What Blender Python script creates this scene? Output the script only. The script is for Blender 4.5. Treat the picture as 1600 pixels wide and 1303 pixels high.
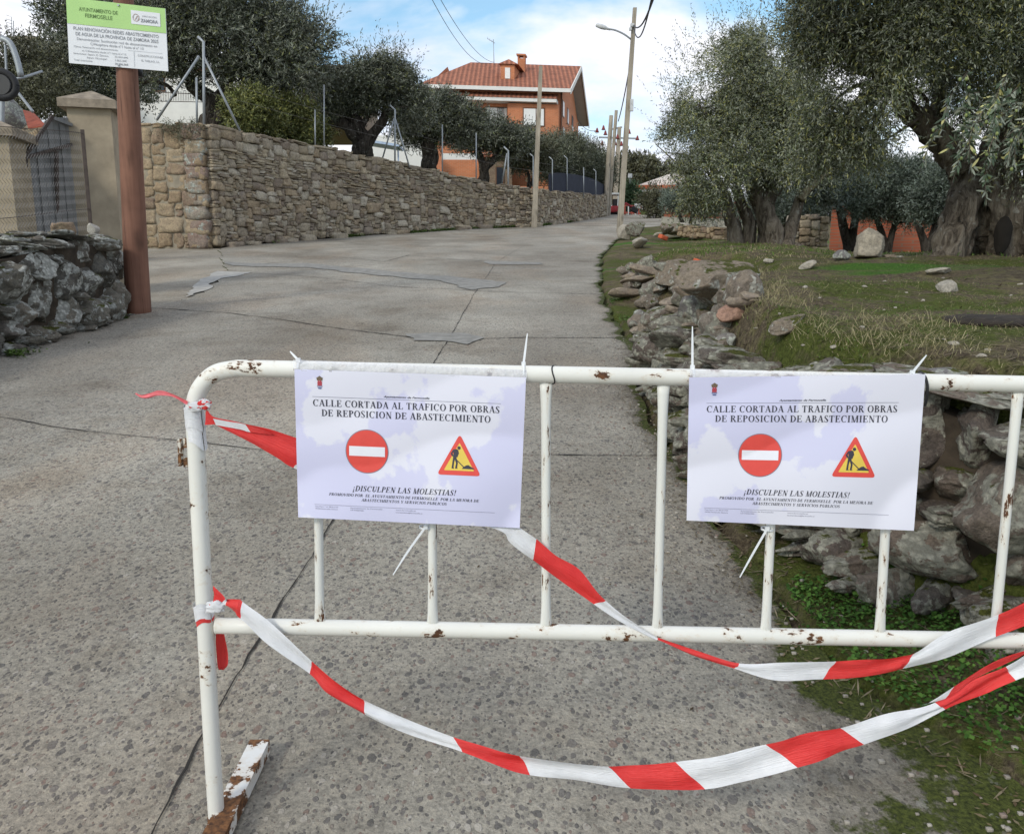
import bpy, bmesh, math, random
import numpy as np
from mathutils import Vector, Matrix

for o in list(bpy.data.objects):
    bpy.data.objects.remove(o)
random.seed(7)
RNG = np.random.default_rng(11)
SC = bpy.context.scene
C = SC.collection
rad = math.radians

# ------------------------------------------------------------------ camera
F = 1256.0
CAMZ = 1.25
PITCH = rad(10.0)
cam = bpy.data.cameras.new("camera")
cam.sensor_width = 36.0
cam.lens = 36.0 * F / 1600.0
cam.clip_start = 0.05
cam.clip_end = 3000
camo = bpy.data.objects.new("camera", cam)
C.objects.link(camo)
camo.location = (0, 0, CAMZ)
camo.rotation_euler = (rad(90) - PITCH, 0, 0)
SC.camera = camo

# ------------------------------------------------------------------ world, sun, exposure
SUN_EL, SUN_AZ = rad(33), rad(218)      # azimuth clockwise from +Y: behind and to the left
w = bpy.data.worlds.new("World")
SC.world = w
w.use_nodes = True
nt = w.node_tree
for n in list(nt.nodes):
    nt.nodes.remove(n)
def wn(t, **k):
    n = nt.nodes.new(t)
    for a, b in k.items():
        setattr(n, a, b)
    return n
out = wn('ShaderNodeOutputWorld'); bg = wn('ShaderNodeBackground'); bg.inputs[1].default_value = 0.12
sky = wn('ShaderNodeTexSky'); sky.sky_type = 'NISHITA'; sky.sun_disc = False
sky.sun_elevation = SUN_EL; sky.sun_rotation = SUN_AZ; sky.air_density = 1.0; sky.dust_density = 0.8; sky.ozone_density = 1.6
tc = wn('ShaderNodeTexCoord')
mp = wn('ShaderNodeMapping'); mp.inputs['Scale'].default_value = (1.0, 1.0, 2.6); mp.inputs['Location'].default_value = (0.35, 0.2, 0.1)
nt.links.new(tc.outputs['Generated'], mp.inputs[0])
n1 = wn('ShaderNodeTexNoise'); n1.inputs['Scale'].default_value = 3.0; n1.inputs['Detail'].default_value = 7; n1.inputs['Roughness'].default_value = 0.52; n1.inputs['Distortion'].default_value = 0.25
nt.links.new(mp.outputs[0], n1.inputs['Vector'])
r1 = wn('ShaderNodeValToRGB'); r1.color_ramp.elements[0].position = 0.40; r1.color_ramp.elements[1].position = 0.53
r1.color_ramp.elements[0].color = (0.12, 0.12, 0.12, 1)
nt.links.new(n1.outputs['Fac'], r1.inputs[0])
n2 = wn('ShaderNodeTexNoise'); n2.inputs['Scale'].default_value = 2.1; n2.inputs['Detail'].default_value = 5
mp2 = wn('ShaderNodeMapping'); mp2.inputs['Scale'].default_value = (1, 1, 3.2); mp2.inputs['Location'].default_value = (2.3, 1.2, 0.7)
nt.links.new(tc.outputs['Generated'], mp2.inputs[0]); nt.links.new(mp2.outputs[0], n2.inputs['Vector'])
r2 = wn('ShaderNodeValToRGB')
r2.color_ramp.elements[0].position = 0.36; r2.color_ramp.elements[0].color = (6.3, 6.7, 8.0, 1)
r2.color_ramp.elements[1].position = 0.56; r2.color_ramp.elements[1].color = (8.5, 8.6, 9.0, 1)
nt.links.new(n2.outputs['Fac'], r2.inputs[0])
mx = wn('ShaderNodeMix', data_type='RGBA')
nt.links.new(r1.outputs[0], mx.inputs[0]); skb = wn('ShaderNodeMix', data_type='RGBA', blend_type='MULTIPLY'); skb.inputs[0].default_value = 1.0; skb.inputs[7].default_value = (1.15, 1.55, 1.5, 1)
nt.links.new(sky.outputs[0], skb.inputs[6]); nt.links.new(skb.outputs[2], mx.inputs[6]); nt.links.new(r2.outputs[0], mx.inputs[7])
nt.links.new(mx.outputs[2], bg.inputs[0]); nt.links.new(bg.outputs[0], out.inputs[0])

sl = bpy.data.lights.new("sun", 'SUN')
sl.energy = 1.6; sl.angle = rad(11); sl.color = (1.0, 0.93, 0.82)
so = bpy.data.objects.new("sun", sl); C.objects.link(so)
sdir = Vector((math.sin(SUN_AZ) * math.cos(SUN_EL), math.cos(SUN_AZ) * math.cos(SUN_EL), math.sin(SUN_EL)))
so.rotation_euler = sdir.to_track_quat('Z', 'Y').to_euler()
so.location = (-20, -20, 30)
SC.view_settings.view_transform = 'Standard'
SC.view_settings.look = 'None'
SC.view_settings.exposure = 0.14
SC.view_settings.gamma = 1.0
SC.render.engine = 'CYCLES'
SC.cycles.max_bounces = 5
SC.cycles.diffuse_bounces = 3

# ------------------------------------------------------------------ picture measurements -> world
cp, sp_ = math.cos(PITCH), math.sin(PITCH)
def ray(px, py):
    xc = (px - 800.0) / F; yc = (651.5 - py) / F
    return np.array([xc, cp + yc * sp_, -sp_ + yc * cp])
def P(px, py, Y):
    d = ray(px, py); t = Y / d[1]
    return np.array([d[0] * t, Y, CAMZ + d[2] * t])
def ppm(Y):            # picture units per metre at distance Y
    return F / Y
def sm(t):
    t = np.clip(t, 0, 1); return t * t * (3 - 2 * t)

# ------------------------------------------------------------------ noise
def _hash(ix, iy, iz, seed):
    h = (ix * 374761393 + iy * 668265263 + iz * 2147483647 + seed * 1274126177) & 0xffffffff
    h = ((h ^ (h >> 13)) * 1274126177) & 0xffffffff
    h = h ^ (h >> 16)
    return (h & 0xffffff) / float(0xffffff)
def vnoise(p, seed=0):
    p = np.asarray(p, dtype=float)
    i = np.floor(p).astype(np.int64); f = p - i; f = f * f * (3 - 2 * f)
    r = 0
    for dx in (0, 1):
        for dy in (0, 1):
            for dz in (0, 1):
                wt = (f[..., 0] if dx else 1 - f[..., 0]) * (f[..., 1] if dy else 1 - f[..., 1]) * (f[..., 2] if dz else 1 - f[..., 2])
                r = r + wt * _hash(i[..., 0] + dx, i[..., 1] + dy, i[..., 2] + dz, seed)
    return r * 2 - 1
def fbm(p, octv=4, seed=0, gain=0.5):
    p = np.asarray(p, dtype=float); a = 1.0; r = 0; s = 0
    for k in range(octv):
        r = r + a * vnoise(p * (2 ** k), seed + k * 17); s += a; a *= gain
    return r / s
def v3(x, y, z=0.0):
    x = np.asarray(x, float); y = np.asarray(y, float)
    return np.stack([x, y, np.zeros_like(x) + z], -1)

# ------------------------------------------------------------------ mesh builder
class MB:
    def __init__(s):
        s.v = []; s.f = []; s.n = 0; s.uv = None
    def add(s, verts, faces, mi=0, smooth=False):
        verts = np.asarray(verts, float).reshape(-1, 3)
        if isinstance(faces, np.ndarray):
            s.f.append((faces.astype(np.int64) + s.n, mi, smooth))
        else:
            by = {}
            for f in faces:
                by.setdefault(len(f), []).append(f)
            for k, fl in by.items():
                s.f.append((np.array(fl, dtype=np.int64) + s.n, mi, smooth))
        s.v.append(verts); s.n += len(verts)
    def box(s, c, h, mi=0, R=None, bevel=0.0):
        c = np.array(c, float); h = np.array(h, float)
        q = np.array([[x, y, z] for x in (-1, 1) for y in (-1, 1) for z in (-1, 1)], float) * h
        if R is not None:
            q = q @ np.array(R).T
        fs = [(0, 1, 3, 2), (4, 6, 7, 5), (0, 4, 5, 1), (2, 3, 7, 6), (0, 2, 6, 4), (1, 5, 7, 3)]
        s.add(q + c, fs, mi)
    def bar(s, a, b, w, h, mi=0, up=(0, 0, 1)):
        a = np.array(a, float); b = np.array(b, float); d = b - a; L = np.linalg.norm(d); d = d / L
        up = np.array(up, float); sx = np.cross(d, up)
        if np.linalg.norm(sx) < 1e-5: sx = np.array([1, 0, 0.])
        sx /= np.linalg.norm(sx); u2 = np.cross(sx, d)
        s.box((a + b) / 2, (w / 2, L / 2, h / 2), mi, np.stack([sx, d, u2], 1))
    def tube(s, pts, r, n=8, mi=0, cap=True, flat=None, rough=0.0, seed=0, smooth=True):
        pts = np.array(pts, float); m = len(pts)
        r = np.zeros(m) + np.array(r, float)
        t = np.gradient(pts, axis=0); t /= np.maximum(np.linalg.norm(t, axis=1, keepdims=True), 1e-9)
        ref = np.array([0, 0, 1.]) if abs(t[0][2]) < 0.9 else np.array([0, 1., 0])
        a = np.cross(t[0], ref); a /= np.linalg.norm(a)
        ang = np.arange(n) * 2 * math.pi / n
        vs = []
        for i in range(m):
            a = a - t[i] * np.dot(a, t[i]); a /= np.linalg.norm(a); b = np.cross(t[i], a)
            rr = np.full(n, r[i])
            ring = pts[i] + np.outer(np.cos(ang) * rr, a) + np.outer(np.sin(ang) * rr, b)
            vs.append(ring)
        V = np.concatenate(vs)
        if rough:
            cen = np.repeat(pts, n, axis=0); d = V - cen
            k = 1 + rough * fbm(np.stack([np.tile(np.cos(ang) * 2.2, m), np.tile(np.sin(ang) * 2.2, m), np.repeat(np.arange(m) * 0.22, n)], -1) + seed * 7.3, 4, seed) * 2
            V = cen + d * k[:, None]
        i = np.arange(m - 1)[:, None] * n; j = np.arange(n)[None, :]; j2 = (j + 1) % n
        fc = np.stack([i + j, i + j2, i + n + j2, i + n + j], -1).reshape(-1, 4)
        base = s.n
        s.add(V, fc, mi, smooth)
        if cap:
            c0 = list(range(n))[::-1]; c1 = [(m - 1) * n + k for k in range(n)]
            s.f.append((np.array([c0]) + base, mi, False)); s.f.append((np.array([c1]) + base, mi, False))
    def build(s, name, mats, parent=None, origin=(0, 0, 0), uv=None):
        V = np.concatenate(s.v) if s.v else np.zeros((0, 3))
        o3 = np.array(origin, float)
        if parent is not None: o3 = WORLD[parent.name]
        me = bpy.data.meshes.new(name)
        me.vertices.add(len(V)); me.vertices.foreach_set('co', (V - o3).ravel())
        idx = np.concatenate([f.ravel() for f, _, _ in s.f]); tot = np.concatenate([np.full(len(f), f.shape[1]) for f, _, _ in s.f])
        mi = np.concatenate([np.full(len(f), m) for f, m, _ in s.f]); smo = np.concatenate([np.full(len(f), sf) for f, _, sf in s.f])
        st = np.concatenate([[0], np.cumsum(tot)[:-1]])
        me.loops.add(len(idx)); me.loops.foreach_set('vertex_index', idx.astype(np.int32))
        me.polygons.add(len(tot)); me.polygons.foreach_set('loop_start', st.astype(np.int32)); me.polygons.foreach_set('loop_total', tot.astype(np.int32))
        me.polygons.foreach_set('material_index', mi.astype(np.int32)); me.polygons.foreach_set('use_smooth', smo.astype(bool))
        if uv is not None:
            l = me.uv_layers.new(name='UVMap'); l.data.foreach_set('uv', np.asarray(uv, float)[idx].ravel())
        me.update(calc_edges=True); me.validate()
        for m in (mats if isinstance(mats, (list, tuple)) else [mats]):
            me.materials.append(m)
        o = bpy.data.objects.new(name, me); C.objects.link(o)
        if parent is not None:
            o.parent = parent; WORLD[o.name] = o3
        else:
            o.location = tuple(o3); WORLD[o.name] = o3
        return o
WORLD = {}
def thing(name, label, cat, loc, group=None):
    o = bpy.data.objects.new(name, None); C.objects.link(o); o.location = tuple(float(q) for q in loc)
    o.empty_display_size = 0.1
    WORLD[o.name] = np.array(loc, float)
    return tag(o, label, cat, group)
def tag(o, label, cat, group=None):
    o['label'] = label; o['category'] = cat
    if group: o['group'] = group
    return o
def struct(o, kind='structure'):
    o['kind'] = kind
    return o
def dup(o, loc, label=None, rz=None, scale=None, parent=None):
    c = o.copy(); C.objects.link(c)
    if parent is None:
        c.location = tuple(loc)
        if rz is not None: c.rotation_euler[2] = rz
        if scale is not None: c.scale = (scale,) * 3 if np.isscalar(scale) else scale
        if label: c['label'] = label
    else:
        c.parent = parent
    for ch in [q for q in bpy.data.objects if q.parent == o and q != c]:
        dup(ch, None, parent=c)
    return c

# ------------------------------------------------------------------ material helper
class NT:
    def __init__(s, name):
        s.m = bpy.data.materials.new(name); s.m.use_nodes = True; s.t = s.m.node_tree
        s.b = s.t.nodes['Principled BSDF']; s.o = s.t.nodes['Material Output']
        s.b.inputs['Specular IOR Level'].default_value = 0.3
    def n(s, typ, ins=None, **k):
        nd = s.t.nodes.new(typ)
        for a, b in k.items(): setattr(nd, a, b)
        for a, b in (ins or {}).items(): s.set(nd.inputs[a], b)
        return nd
    def set(s, sock, v):
        if isinstance(v, bpy.types.NodeSocket): s.t.links.new(v, sock)
        else:
            if hasattr(sock.default_value, '__len__') and len(sock.default_value) == 4 and len(v) == 3: v = (*v, 1)
            sock.default_value = v
    def pos(s): 
        return s.n('ShaderNodeTexCoord').outputs['Object']
    def map(s, v, scale=(1, 1, 1), rot=(0, 0, 0), loc=(0, 0, 0)):
        return s.n('ShaderNodeMapping', {'Vector': v, 'Scale': scale, 'Rotation': rot, 'Location': loc}).outputs[0]
    def noise(s, v, scale, detail=4, rough=0.55, dist=0.0):
        return s.n('ShaderNodeTexNoise', {'Vector': v, 'Scale': scale, 'Detail': detail, 'Roughness': rough, 'Distortion': dist}).outputs['Fac']
    def vor(s, v, scale, feature='F1', rnd=1.0):
        return s.n('ShaderNodeTexVoronoi', {'Vector': v, 'Scale': scale, 'Randomness': rnd}, feature=feature)
    def ramp(s, f, els, interp='LINEAR'):
        nd = s.n('ShaderNodeValToRGB', {0: f}); cr = nd.color_ramp; cr.interpolation = interp
        while len(cr.elements) < len(els): cr.elements.new(0.5)
        for e, (p, c) in zip(cr.elements, els):
            e.position = p; e.color = (c, c, c, 1) if np.isscalar(c) else (*c, 1)
        return nd.outputs[0]
    def mix(s, f, a, b, blend='MIX'):
        nd = s.n('ShaderNodeMix', data_type='RGBA', blend_type=blend)
        s.set(nd.inputs[0], f); s.set(nd.inputs[6], a); s.set(nd.inputs[7], b)
        return nd.outputs[2]
    def math(s, op, a, b=0.0, clamp=False):
        return s.n('ShaderNodeMath', {0: a, 1: b}, operation=op, use_clamp=clamp).outputs[0]
    def mr(s, v, a, b, c=0.0, d=1.0):
        return s.n('ShaderNodeMapRange', {0: v, 1: a, 2: b, 3: c, 4: d}).outputs[0]
    def bump(s, h, st=0.5, dist=0.01, normal=None):
        i = {'Height': h, 'Strength': st, 'Distance': dist}
        if normal is not None: i['Normal'] = normal
        return s.n('ShaderNodeBump', i).outputs[0]
    def geo(s): return s.n('ShaderNodeNewGeometry')
    def island(s): return s.geo().outputs['Random Per Island']
    def nz(s):
        g = s.geo(); return s.n('ShaderNodeSeparateXYZ', {0: g.outputs['Normal']}).outputs[2]
    def fin(s, col, rough=0.8, normal=None, metal=0.0, spec=None):
        s.set(s.b.inputs['Base Color'], col); s.set(s.b.inputs['Roughness'], rough)
        s.b.inputs['Metallic'].default_value = metal
        if normal is not None: s.set(s.b.inputs['Normal'], normal)
        if spec is not None: s.b.inputs['Specular IOR Level'].default_value = spec
        return s.m
def plain(name, col, rough=0.7, var=0.15, scale=6.0, metal=0.0, bump=0.0):
    m = NT(name); p = m.pos(); f = m.noise(p, scale, 5, 0.6)
    lo = tuple(c * (1 - var) for c in col); hi = tuple(min(1, c * (1 + var)) for c in col)
    cc = m.ramp(f, [(0.3, lo), (0.7, hi)])
    return m.fin(cc, rough, m.bump(f, 0.3, bump) if bump else None, metal)
def worn_paint(name, col, rust=(0.16, 0.07, 0.03), thr=0.66, scale=14.0, stretch=(1, 1, 1)):
    m = NT(name); p = m.map(m.pos(), stretch)
    f = m.noise(p, scale, 8, 0.68); g = m.noise(p, 3.0, 3)
    k = m.math('ADD', f, m.math('MULTIPLY', g, 0.22))
    k = m.math('ADD', k, -0.11)
    msk = m.mr(k, thr, thr + 0.015); halo = m.mr(k, thr - 0.07, thr + 0.01)
    dirt = m.ramp(m.noise(p, 5, 5), [(0.3, tuple(c * 0.86 for c in col)), (0.65, col)])
    a = m.mix(m.math('MULTIPLY', halo, 0.35), dirt, (0.55, 0.42, 0.27))
    rc = m.ramp(m.noise(p, 90, 3), [(0.3, (0.05, 0.025, 0.015)), (0.7, rust)])
    cc = m.mix(msk, a, rc)
    return m.fin(cc, m.mr(msk, 0, 1, 0.38, 0.85), m.bump(m.math('MULTIPLY', msk, -1), 0.4, 0.001))

# ------------------------------------------------------------------ shared shapes
def cubesphere(n):
    vs = {}; fs = []
    def key(p):
        k = tuple(np.round(p, 6))
        if k not in vs: vs[k] = len(vs)
        return vs[k]
    for ax in range(3):
        for sg in (-1, 1):
            for i in range(n):
                for j in range(n):
                    q = []
                    for (a, b) in ((i, j), (i + 1, j), (i + 1, j + 1), (i, j + 1)):
                        p = [0, 0, 0]; p[ax] = sg; p[(ax + 1) % 3] = math.tan((2 * a / n - 1) * math.pi / 4) ; p[(ax + 2) % 3] = math.tan((2 * b / n - 1) * math.pi / 4)
                        q.append(key(p))
                    fs.append(q if sg > 0 else q[::-1])
    V = np.array(list(vs.keys()), float)
    return V, np.array(fs)
CS = {n: cubesphere(n) for n in (3, 4, 6, 10, 16)}
def block(mb, c, h, R=None, n=4, rough=0.12, seed=0, mi=0, p=0.2, smooth=True, fs=2.5):
    """a stone: rounded box pushed about by noise"""
    V, Fc = CS[n]; d = V / np.linalg.norm(V, axis=1, keepdims=True)
    q = V * (1 - p) + d * p * 1.25
    q = q * (1 + rough * fbm(q * 0.9 + seed * 3.71, 2, seed % 997)[:, None] * 1.6)
    q = q * np.array(h, float)
    if R is not None: q = q @ np.array(R).T
    mb.add(q + np.array(c, float), Fc, mi, smooth)
def rock(mb, c, h, R=None, n=10, seed=0, cuts=9, rough=0.1, mi=0, smooth=True):
    """a loose stone: sphere with random plane cuts and noise"""
    V, Fc = CS[n]; d = V / np.linalg.norm(V, axis=1, keepdims=True)
    rg = np.random.default_rng(seed + 5); q = d.copy()
    for k in range(cuts):
        nn = rg.normal(size=3); nn /= np.linalg.norm(nn); lim = rg.uniform(0.5, 0.82)
        t = q @ nn; ex = np.maximum(t - lim, 0); q = q - np.outer(ex * 0.93, nn)
    q = q + d * (rough * fbm(d * 2.2 + seed * 1.7, 4, seed % 991, 0.6))[:, None] 
    q = q * np.array(h, float)
    if R is not None: q = q @ np.array(R).T
    mb.add(q + np.array(c, float), Fc, mi, smooth)
def rotm(ax, ay, az):
    return np.array(Matrix.Rotation(az, 3, 'Z') @ Matrix.Rotation(ay, 3, 'Y') @ Matrix.Rotation(ax, 3, 'X'))

# ================================================================== terrain
def ZR(y):
    y = np.asarray(y, float)
    return np.interp(y, [-30, 50, 60, 80, 200, 800], [-3.165, 4.835, 5.55, 6.3, 9, 22])
def onroad(px, py):
    """point of the road plane under a picture point"""
    d = ray(px, py); t = (0.1 * 1.65 + CAMZ) / (0.1 * d[1] - d[2])
    return np.array([d[0] * t, d[1] * t])
Rp = np.array([onroad(*q) for q in [(1750, 1500), (1600, 1230), (1330, 1070), (1230, 950), (1130, 830), (1000, 620), (985, 545), (945, 470), (937, 430), (940, 400), (962, 376), (1005, 356)]] + [[9, 38], [14, 46], [22, 60]])
Wp = np.array([[3.2, -1.0], [2.55, 1.0]] + [list(onroad(*q)) for q in [(1640, 1030), (1500, 985), (1380, 935), (1255, 870), (1160, 790), (1075, 680), (1015, 585), (990, 535), (965, 470), (958, 415)]] + [[2.6, 17], [4.2, 24], [8, 32], [14, 42], [30, 60]])
def RX(y): return np.interp(y, Rp[:, 1], Rp[:, 0])
def WX(y): return np.interp(y, Wp[:, 1], Wp[:, 0]) + np.interp(y, [6.6, 7.6, 9.6, 10.8], [0, 0.75, 0.75, 0])
LP_ = [(335, 388, 192), (480, 375, 222), (560, 369, 241), (640, 364, 258), (740, 358, 281), (835, 354, 297), (885, 348, 301), (948, 338, 306)]
LW = []
for (a, b, c) in LP_:
    g = onroad(a, b); LW.append([g[0], g[1], float(ZR(g[1])), P(a, c, g[1])[2]])
LW = np.array(LW)                      # long wall: x, y, base z, top z
YC = LW[0, 1]; XC = LW[0, 0]
def LWX(y): return np.interp(y, list(LW[:, 1]) + [70], list(LW[:, 0]) + [LW[-1, 0] + 3])
def LWT(y): return np.interp(y, LW[:, 1], LW[:, 3])
def H(x, y, under=True):
    x = np.asarray(x, float); y = np.asarray(y, float)
    zr = ZR(y)
    zf = np.interp(y, [-5, 1, 2.7, 5, 9, 15, 20, 25, 40, 60, 800], [0.6, 0.8, 0.93, 1.12, 1.42, 1.80, 2.05, 2.42, 3.86, 5.6, 22.1])
    low = sm((x - 0.30 * y) / 2.0) * sm((y - 8.5) / 3) * (1 - sm((y - 28) / 8))
    zf = np.maximum(zf, zr + 0.02)
    zf = zf * (1 - low) + (1.25 + 0.0215 * y) * low
    wdt = np.interp(y, [0, 6.3, 7.3, 10.2, 11.5, 14, 22], [0.25, 0.35, 0.8, 0.8, 0.7, 1.6, 3.0])
    t = sm((x - WX(y)) / wdt)
    b = fbm(v3(x * 0.9, y * 0.9), 4, 3) * 0.07 + fbm(v3(x * 4, y * 4), 3, 9) * 0.022
    z = zr + t * (zf - zr) + sm((x - RX(y)) / 0.5) * (b + 0.02)
    onr = (x < RX(y) + 0.05)
    z = np.where(onr & (y < 62), z - 0.06, z)
    # yard behind the low wall on the left
    ty = sm((-4.75 - x) / 0.25) * sm((10.2 - y) / 0.3)
    z = z + ty * (0.9 + fbm(v3(x * 2, y * 2), 3, 5) * 0.05)
    # terrace behind the long wall
    d1 = LWX(y) - 0.35 - x; d2 = y - (YC + 0.4)
    dd = np.minimum(d1, d2)
    tt = sm(dd / 0.5)
    top = LWT(np.maximum(y, YC)) - 0.3 + np.clip(dd, 0, 60) * 0.012
    top = np.maximum(top, zr + 0.3) 
    z = z * (1 - tt) + (top + b) * tt
    return z
def h1(x, y): return float(H(np.array([x]), np.array([y]))[0])
def G(px, py, zoff=0.0):
    """point of the terrain under a picture point"""
    d = ray(px, py); t = 0.8
    tt = np.geomspace(0.8, 300, 6000)
    X = d[0] * tt; Y = d[1] * tt; Z = CAMZ + d[2] * tt
    k = np.where(Z < H(X, Y) + zoff)[0]
    i = k[0] if len(k) else -1
    return np.array([X[i], Y[i], float(H(X[i:i + 1] if i >= 0 else X[-1:], Y[i:i + 1] if i >= 0 else Y[-1:])[0])])

# ---- ground sheet
ys = np.concatenate([np.linspace(-7, 1.2, 24)[:-1], np.linspace(1.2, 16, 250)[:-1], 16 * (600 / 16) ** np.linspace(0, 1, 200)])
ss = np.linspace(-1, 1, 460); ss = 0.6 * ss + 0.4 * ss ** 3
Yg, Sg = np.meshgrid(ys, ss, indexing='ij')
Xg = Sg * (np.maximum(Yg, 0) * 1.35 + 10) 
Zg = H(Xg, Yg)
n0, n1_ = Xg.shape
def gridfaces(a, b):
    i = np.arange(a - 1)[:, None] * b; j = np.arange(b - 1)[None, :]
    return np.stack([i + j, i + j + 1, i + b + j + 1, i + b + j], -1).reshape(-1, 4)

def ground_mat():
    m = NT('ground_soil_moss'); p = m.pos()
    n1 = m.noise(p, 1.1, 6, 0.6); n2 = m.noise(p, 7, 6, 0.7); n3 = m.noise(p, 45, 5, 0.7)
    soil = m.ramp(n3, [(0.3, (0.045, 0.035, 0.024)), (0.52, (0.11, 0.087, 0.058)), (0.72, (0.24, 0.195, 0.13))])
    straw = m.ramp(m.noise(m.map(p, (30, 110, 30), (0, 0, 0.5)), 1.0, 5, 0.7), [(0.35, (0.075, 0.07, 0.03)), (0.68, (0.29, 0.25, 0.13))])
    a = m.mix(m.mr(n2, 0.46, 0.62), soil, straw)
    moss = m.ramp(n3, [(0.3, (0.030, 0.040, 0.009)), (0.7, (0.125, 0.145, 0.035))])
    green = m.ramp(n3, [(0.3, (0.03, 0.07, 0.012)), (0.7, (0.09, 0.19, 0.03))])
    a = m.mix(m.mr(m.math('ADD', m.math('MULTIPLY', n1, 0.7), m.math('MULTIPLY', n2, 0.35)), 0.50, 0.58), a, moss)
    gn = m.noise(m.map(p, (0.22, 0.75, 0.3)), 1.0, 3)
    a = m.mix(m.mr(gn, 0.60, 0.64), a, green)
    return m.fin(a, 0.95, m.bump(m.math('ADD', n3, m.math('MULTIPLY', n2, 0.8)), 0.9, 0.03), spec=0.1)
M_ground = ground_mat()
mb = MB(); mb.add(np.stack([Xg, Yg, Zg], -1).reshape(-1, 3), gridfaces(n0, n1_), 0, True)
struct(mb.build('ground', M_ground))

# ---- road
def road_mat(name, driveway=False):
    m = NT(name); p = m.pos()
    big = m.noise(p, 0.55, 4, 0.55); mid = m.noise(p, 3.2, 5, 0.65); fine = m.noise(p, 120, 4, 0.7)
    base = m.ramp(fine, [(0.3, (0.20, 0.19, 0.165)), (0.7, (0.40, 0.38, 0.335))])
    if driveway: base = m.ramp(fine, [(0.3, (0.27, 0.25, 0.21)), (0.7, (0.38, 0.355, 0.31))])
    base = m.mix(m.mr(mid, 0.35, 0.7, 0, 0.55), base, (0.33, 0.315, 0.28))
    gr = m.noise(p, 42, 3, 0.8); base = m.mix(1.0, base, m.ramp(gr, [(0.35, (0.70, 0.70, 0.70)), (0.5, (1, 1, 1)), (0.68, (1.22, 1.2, 1.16))]), 'MULTIPLY')
    # pebbles of two sizes set in the concrete
    warp = m.n('ShaderNodeVectorMath', {0: p, 1: m.n('ShaderNodeTexNoise', {'Vector': p, 'Scale': 30.0}).outputs['Color'], 2: (1, 1, 1)}, operation='MULTIPLY_ADD') 
    wv = m.n('ShaderNodeVectorMath', {0: m.n('ShaderNodeTexNoise', {'Vector': p, 'Scale': 22.0}).outputs['Color'], 'Scale': 0.022}, operation='SCALE').outputs[0]
    pv = m.n('ShaderNodeVectorMath', {0: p, 1: wv}, operation='ADD').outputs[0]
    h = None
    for (sc, rot, thr, amt) in ((52.0, 0.4, 0.42, 0.85), (30.0, 1.3, 0.33, 0.8), (95.0, 2.2, 0.44, 0.8)):
        v = m.vor(m.map(pv, (1.0, 0.68, 1.0), (0, 0, rot)), sc)
        rn = m.n('ShaderNodeSeparateColor', {0: v.outputs['Color']})
        t = m.math('MULTIPLY', m.mr(rn.outputs[0], 0.25, 1.0, 0.1, 1.0), thr)
        k = m.n('ShaderNodeMapRange', {0: v.outputs['Distance'], 1: t, 2: m.math('ADD', t, 0.07), 3: 1.0, 4: 0.0}).outputs[0]
        pres = m.mr(m.math('ADD', rn.outputs[1], m.math('MULTIPLY', mid, 0.4)), 0.27, 0.31)
        k = m.math('MULTIPLY', k, pres)
        pc = m.ramp(rn.outputs[2], [(0.0, (0.07, 0.066, 0.066)), (0.2, (0.14, 0.13, 0.125)), (0.38, (0.21, 0.135, 0.11)), (0.52, (0.15, 0.135, 0.13)), (0.66, (0.26, 0.225, 0.19)), (0.8, (0.13, 0.12, 0.115)), (0.90, (0.48, 0.45, 0.40))], 'CONSTANT')
        pc = m.mix(0.25, pc, m.ramp(m.noise(p, 160, 3), [(0.3, 0.06), (0.7, 0.36)]))
        base = m.mix(m.math('MULTIPLY', k, amt if not driveway else 0.25), base, pc)
        hh = m.math('MULTIPLY', k, 1.0)
        h = hh if h is None else m.math('MAXIMUM', h, hh)
    # damp and worn areas
    base = m.mix(1.0, base, m.ramp(big, [(0.34, (0.78, 0.75, 0.71)), (0.5, (0.97, 0.96, 0.94)), (0.64, (1.16, 1.15, 1.13))]), 'MULTIPLY')
    slabn = m.noise(m.map(p, (0.5, 0.22, 1), (0, 0, 0.3), (7, 2, 0)), 1.0, 2); base = m.mix(1.0, base, m.ramp(slabn, [(0.38, (0.90, 0.88, 0.86)), (0.6, (1.08, 1.08, 1.07))]), 'MULTIPLY')
    pink = m.noise(m.map(p, (0.8, 0.35, 1), (0, 0, 0), (3, 1, 0)), 1.0, 3)
    base = m.mix(m.mr(pink, 0.5, 0.64, 0.0, 0.45), base, m.mix(1.0, base, (1.08, 0.96, 0.86), 'MULTIPLY'))
    st = m.mr(m.noise(p, 1.7, 7, 0.75), 0.54, 0.66, 0.0, 0.6)
    base = m.mix(st, base, m.mix(1.0, base, (0.62, 0.6, 0.58), 'MULTIPLY'))
    yv = m.n('ShaderNodeSeparateXYZ', {0: p}).outputs[1]      # the near end is darker and browner, fading out with distance
    base = m.mix(m.mr(m.math('ADD', yv, m.math('MULTIPLY', mid, 1.2)), 3.6, 5.6, 0.9, 0.0), base, m.mix(1.0, base, (0.90, 0.885, 0.87), 'MULTIPLY'))
    base = m.mix(m.mr(m.noise(m.map(p, (0.9, 0.9, 1), (0, 0, 0), (1, 6, 0)), 1.3, 6, 0.7), 0.53, 0.62, 0, 0.55), base, m.mix(1.0, base, (0.77, 0.73, 0.69), 'MULTIPLY'))
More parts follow.
